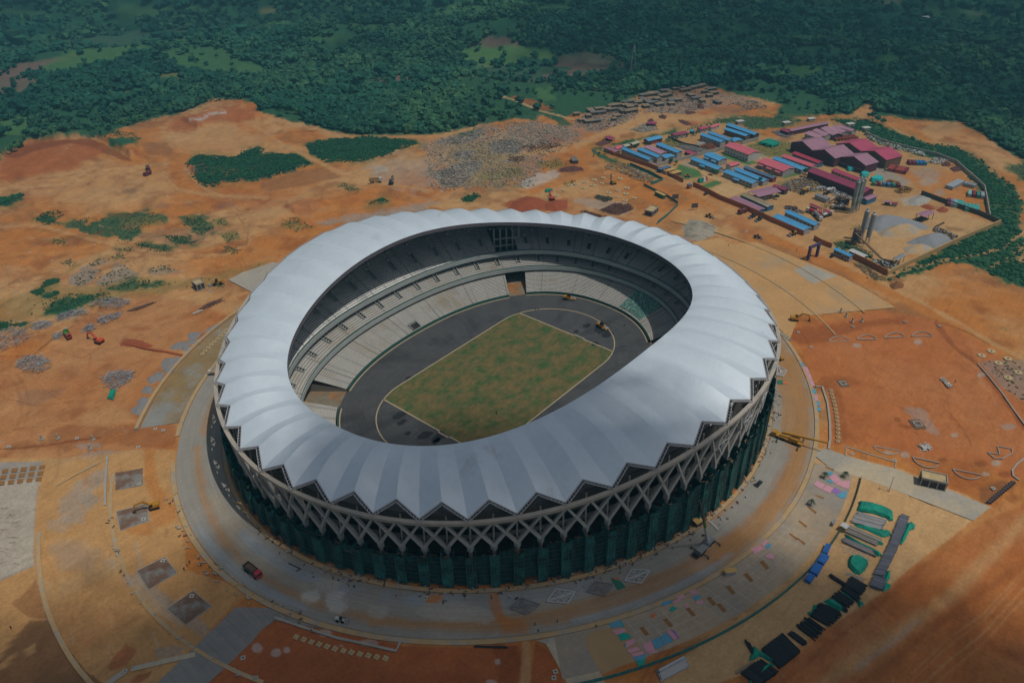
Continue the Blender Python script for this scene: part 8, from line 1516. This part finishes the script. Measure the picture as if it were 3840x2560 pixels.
pline('kerb', 'curved kerb at the right edge', UQ([(2260, 1150), (2180, 1210), (2140, 1260), (2150, 1310), (2200, 1345)]), .7, .4, CG); pline('trench', 'dark brown trench left of the stadium', K(0, 1200, [(1060, 198), (1250, 245), (1400, 270), (1540, 300)]), 1.6, .5, REDS)
pline('kerb', 'pale kerb line across the yard at the bottom left', K(0, 1860, [(1100, 1450), (1400, 1380), (1640, 1325)]), 2.0, .12, PG); pline('kerb', 'pale slab path at the lower left corner', K(0, 1860, [(1050, 1470), (960, 1530), (880, 1600)]), 2.4, .12, PG); pline('kerb', 'pale kerb wall in the tan yard at left', K(0, 1200, [(905, 1140), (895, 1250), (885, 1400), (885, 1560)]), 1.0, .6, CG); pline('kerb', 'diagonal pale kerb in the tan yard at left', K(0, 1200, [(470, 1390), (650, 1290), (900, 1160)]), .9, .2, CM)
for lb, p in (('second', [(1010, 1145), (1380, 1100)]),): pass
# sunken rectangular beds
BEDM = M('bed_soil', '#6E5546', var=.2, scale=.4, rough=1, col2='#7E7C76', thr=(.45, .58)); 
for lb, p in (('upper', [(975, 130), (1240, 60), (1250, 210), (1010, 290)]), ('middle', [(1145, 630), (1385, 510), (1490, 645), (1250, 785)]), ('lower', [(1398, 948), (1625, 793), (1780, 925), (1560, 1080)])):
    psheet('bed', 'sunken rectangular soil bed in the lower left yard, '+lb, K(0, 1860, p), BEDM, .07); q = K(0, 1860, p); pline('kerb', 'thin edge round the %s sunken bed' % lb, q+[q[0]], .35, .25, CG)
psheet('bed', 'rectangular soil bed high in the lower left yard', K(0, 1200, [(968, 1280), (1050, 1270), (1200, 1240), (1200, 1390), (970, 1430)]), BEDM, .07)
BROWNB = M('bed_brown', '#8A6238', var=.2, rough=1)
for (x, y) in ((930, 1220), (1155, 1130), (1355, 1060), (1545, 970), (1720, 880), (1805, 935), (1880, 785), (2030, 680), (2165, 575)):
    P = UR_([(x-45, y-25), (x-10, y-38), (x+45, y+28), (x+15, y+42)]); psheet('bed', 'small rectangular planting bed in the promenade', P, BROWNB, .095)
for (x, y) in ((605, 1245), (520, 1480)): P = UQ([(x-38, y-8), (x-28, y-16), (x+38, y+6), (x+36, y+24)]); psheet('bed', 'small rectangular planting bed near the pale road', P, BROWNB, .095)
for (x, y) in ((380, 235), (460, 120), (300, 340), (365, 380)): P = K(2840, 1860, [(x-38, y-24), (x-25, y-32), (x+40, y+14), (x+28, y+30)]); psheet('bed', 'small rectangular planting bed on the curve of the promenade', P, BROWNB, .095)
# brown soil squares in the slab at the far left
for r in range(3):
    for c in range(5):
        x = 20+c*78-r*14; y = 1252+r*50-c*8; x2 = x+50; P = K(0, 1200, [(x, y), (x2, y-6), (x2-6, y+28), (x-6, y+34)]); psheet('bed', 'brown soil square in the grey slab at the left edge', [p for p in P], BROWNB, .03)
# cobble beds along the dusty ring segment at left
STB = M('cobble', '#7E7B7A', var=.25, scale=1.5, rough=.95, fine=.3, fscale=3, bump=.8)
for lb, p in (('largest, above the trench', [(1415, 240), (1480, 190), (1580, 170), (1580, 110), (1700, 90), (1850, 20), (1900, -10), (1720, 110), (1640, 190), (1570, 265)]), ('just below the trench', [(1360, 350), (1400, 300), (1520, 310), (1510, 360), (1450, 390), (1440, 430), (1380, 440), (1320, 400)]), ('third from the top', [(1220, 480), (1300, 430), (1390, 440), (1380, 500), (1290, 540), (1230, 520)]), ('fourth from the top', [(1190, 590), (1230, 545), (1290, 560), (1270, 620), (1200, 620)]), ('lowest', [(1100, 750), (1130, 690), (1200, 640), (1260, 660), (1230, 740), (1170, 800), (1100, 790)])):
    mound('grey cobble bed beside the dusty ring segment, '+lb, 'cobble_bed', 'cobble bed', None, K(0, 1200, p), .7, STB, 24, 1.2)
psheet('pavement', 'pale concrete apron peeping out behind the roof at upper left', K(0, 600, [(1920, 1010), (2030, 950), (2300, 860), (2400, 900), (2300, 1050), (2110, 1110)]), PG, .4)
# palms
PL = M('palm_leaf', '#2C4232', var=.3, rough=.8)
for p, lb in ((r12(562, 1325), 'palm standing beside the coloured carpet by the pale road'), (r16(452, 75), 'palm standing on the promenade curve'), (r12(738, 1318), 'small palm at the corner of the coloured carpet')):
    x, y = at(*p); t = thing('palm_tree', lb, 'palm', (x, y, 0), random.random()*6); t.scale = (.62,)*3; MB().bar((0, 0, 0), (.2, .1, 4.6), .42, n=7, w2=.3).build('trunk', BARK, t); b = MB()
    for k in range(16):
        a = k*2.4; el = random.uniform(.1, .9); d = (cos(a), sin(a)); pr_ = None
        for q in range(5):
            s = q/4; r = 3.0*s; z = 4.6+el*2.2*s-2.9*s*s; c = mathutils.Vector((.2+d[0]*r, .1+d[1]*r, z)); w_ = .5*(1-s*.8); n_ = mathutils.Vector((-d[1], d[0], 0))*w_
            if pr_: b.poly([pr_[0], pr_[1], c+n_, c]); b.poly([c, c-n_, pr_[2], pr_[0]])
            pr_ = (c, c+n_, c-n_)
    b.build('crown', PL, t)
# lamp / flood posts on the pale road and reinforcement posts
for p, h, lb in ((r12(1105, 1435), 9, 'tall grey steel post beside the pale road'), (r12(1530, 900), .1, None), (r8(1420, 330), 0, None)):
    if lb: x, y = at(*p); t = thing('lamp_post', lb, 'post', (x, y, 0)); MB().cyl(0, 0, 0, h, .16, 8, r2=.1).build('pole', STL2, t); MB().box(-.4, .4, -.4, .4, 0, .5).build('base', CG, t); MB().box(-.9, .9, -.15, .15, h-.2, h).build('arm', STL2, t)
pg = [r9(352, 1000), r9(487, 992), r9(783, 1003), r9(758, 1080), r8(745, 1315), r8(795, 1357), r8(876, 1355), r8(700, 1275)]; pn = ['first post from the left on the red bank', 'second post from the left on the red bank', 'third post on the red bank', 'post below the red bank', 'left post below the tan plaza edge', 'post in the dark soil below the plaza', 'right post below the plaza edge', 'post on the plaza edge']
for p, lb in zip(pg, pn):
    x, y = at(*p); t = thing('column_stub', 'short grey concrete column stub, '+lb, 'column stub', (x, y, 0), 0, 'column stubs'); MB().box(-.35, .35, -.35, .35, 0, 2.8).build('shaft', CG, t); MB().box(-.9, .9, -.9, .9, 0, .3).build('footing', CG, t)
# dark post row at the bottom right
for k in range(12):
    x, y = at(2840+(1945+18*k)/2.24, 1200+(1535-15*k)/2.24); o = MB().box(-.5, .5, -.9, .9, 0, 1.1).build('barrier_block', WCOL['dark']); o.location = (x, y, 0); o.rotation_euler = (0, 0, .5); tag(o, 'dark barrier block in the diagonal row at the right edge', 'barrier', 'dark barrier blocks')
# electricity pylon in the far forest
x, y = at(2372, 285); t = thing('pylon', 'thin grey lattice pylon rising from the far forest', 'pylon', (x, y, gz(x, y)), .6); b = MB()
for sx in (-1, 1):
    for sy in (-1, 1): b.bar((sx*3, sy*3, 0), (sx*.6, sy*.6, 34), .45)
for k in range(8):
    z = k*4; w0, w1 = 3-2.4*z/34, 3-2.4*(z+4)/34; b.bar((-w0, -w0, z), (w1, -w1, z+4), .3); b.bar((w0, w0, z), (-w1, w1, z+4), .3)
b.build('tower', STL2, t); b = MB(); [b.bar((-6, 0, z), (6, 0, z), .45) for z in (26, 30)]; b.build('cross_arm', STL2, t)
# far houses beyond the forest
for px, py, L, lb in ((1975, 62, 16, 'pale roofed house alone in the far forest'), (2016, 68, 18, 'white roofed house on the far hillside, right one'), (1792, 38, 12, 'small white roof in the far forest, left'), (3355, 8, 50, 'long grey roofed building at the top right'), (3470, 30, 34, 'long pale roofed building in the far right clearing'), (3674, 40, 38, 'long blue white roofed barn at the far right'), (3465, 98, 18, 'small white roofed house in the far right forest'), (3620, 500+0, 6, None)):
    if not lb: continue
    x, y = at(px, py); z = gz(x, y); t = thing('house', lb, 'house', (x, y, z), AZ-pi/2+random.uniform(-.3, .3)); MB().box(-L/2, L/2, -4, 4, -1, 4).build('wall', WCOL['white'], t); r = MB(); r.poly([(-L/2-.5, -4.6, 3.9), (L/2+.5, -4.6, 3.9), (L/2+.5, 0, 6), (-L/2-.5, 0, 6)]); r.poly([(-L/2-.5, 0, 6), (L/2+.5, 0, 6), (L/2+.5, 4.6, 3.9), (-L/2-.5, 4.6, 3.9)]); r.build('roof', RCOL['white'], t)
for p, lb in ((s2(1470, 210), 'small white roofed hut on the bare strip behind the camp, left'), (s3(600, 197), 'small white roofed hut behind the long mauve row'), (s3(1150, 270), 'small white roofed hut in the green field behind the sheds'), (s3(1370, 325), 'lonely small white hut in the green field, right'), (s2(690, 190), 'grey tank block behind the rearmost blue barrack')):
    x, y = at(*p); t = thing('hut', lb, 'hut', (x, y, gz(x, y)), AZ-pi/2+.3); MB().box(-3.6, 3.6, -2.4, 2.4, 0, 2.4).build('wall', CG, t); MB().box(-4, 4, -2.8, 2.8, 2.4, 2.65).build('roof', WCOL['white'], t)
# goal frames on the pitch ends, portable
# ------------------------------------------------------------------ people
def mk_person():
    me = bpy.data.meshes.new('person'); J = [(0, 0, .95), (0, 0, 1.2), (0, 0, 1.42), (0, .02, 1.54), (0, .03, 1.68), (-.1, 0, .9), (-.12, .05, .5), (-.12, 0, .07), (-.12, .14, .04), (.1, 0, .9), (.13, -.06, .5), (.14, -.12, .07), (.14, .02, .04), (-.19, 0, 1.4), (-.26, .02, 1.12), (-.27, .12, .88), (.19, 0, 1.4), (.27, -.02, 1.12), (.28, .08, .88)]
    Rr = [.15, .16, .15, .06, .11, .1, .075, .05, .045, .1, .075, .05, .045, .07, .05, .035, .07, .05, .035]; Eg = [(0, 1), (1, 2), (2, 3), (3, 4), (0, 5), (5, 6), (6, 7), (7, 8), (0, 9), (9, 10), (10, 11), (11, 12), (2, 13), (13, 14), (14, 15), (2, 16), (16, 17), (17, 18)]
    me.from_pydata(J, Eg, []); o = bpy.data.objects.new('person', me); COL.objects.link(o); sk = o.modifiers.new('skin', 'SKIN'); me.skin_vertices or None
    lay = me.skin_vertices[0] if len(me.skin_vertices) else None
    if lay:
        for i, r in enumerate(Rr): lay.data[i].radius = (r, r)
        lay.data[0].use_root = True
    sb = o.modifiers.new('sub', 'SUBSURF'); sb.levels = 1; sb.render_levels = 1; me.materials.append(M('work_clothes', '#2E3238', var=.2, rough=.9)); return o
def mk_person_safe():
    import bmesh
    o = mk_person(); me = o.data
    if not len(me.skin_vertices):
        bm = bmesh.new(); bm.from_mesh(me); L = bm.verts.layers.skin.verify(); Rr = [.15, .16, .15, .06, .11, .1, .075, .05, .045, .1, .075, .05, .045, .07, .05, .035, .07, .05, .035]
        for v, r in zip(bm.verts, Rr): v[L].radius = (r, r); v[L].use_root = (v.index == 0)
        bm.to_mesh(me); bm.free()
    return o
pp = [(r13(1597, 565), 'in dark clothes, among the group on the tan yard, uppermost'), (r13(1577, 592), 'walking in the group on the tan yard'), (r13(1550, 622), 'in dark clothes, lowest of the group on the tan yard'), (r13(1693, 588), 'standing apart between the group and the green heap'), (r13(1762, 605), 'near the dark green heap by the ring road'), (r7(243, 1262), 'on the dark asphalt inside the far bend, left of a pair'), (r7(265, 1262), 'on the dark asphalt inside the far bend, right of a pair'), (r7(987, 1400), 'on the track at the right bend'), (r15(237, 1085), 'standing on the ring road at the bottom'), (r15(265, 1140), 'at the outer kerb, bottom'), (r15(425, 1058), 'on the ring road right of the bottom crossing'), (r15(750, 1103), 'near the kerb above the coloured strip'), (r12(1658, 527), 'alone on the red field beside the stone heap'), (K(950, 1200, [(2043, 790)])[0], 'standing on the grass pitch'), (r8(330, 770), 'by the haul road left of the purple gate'), (r8(1865-2240*0, 1865-1120) if False else r7(1862, 725), 'on the tan plaza beside the stadium'), (r13(97, 1113), 'on the wet ground at the far left, bottom')]
proto_copy(mk_person_safe, [(*at(*p), random.uniform(0, 6), 1.1) for p, _ in pp], lambda i: 'person '+pp[i][1], 'person', 'workers on the site')
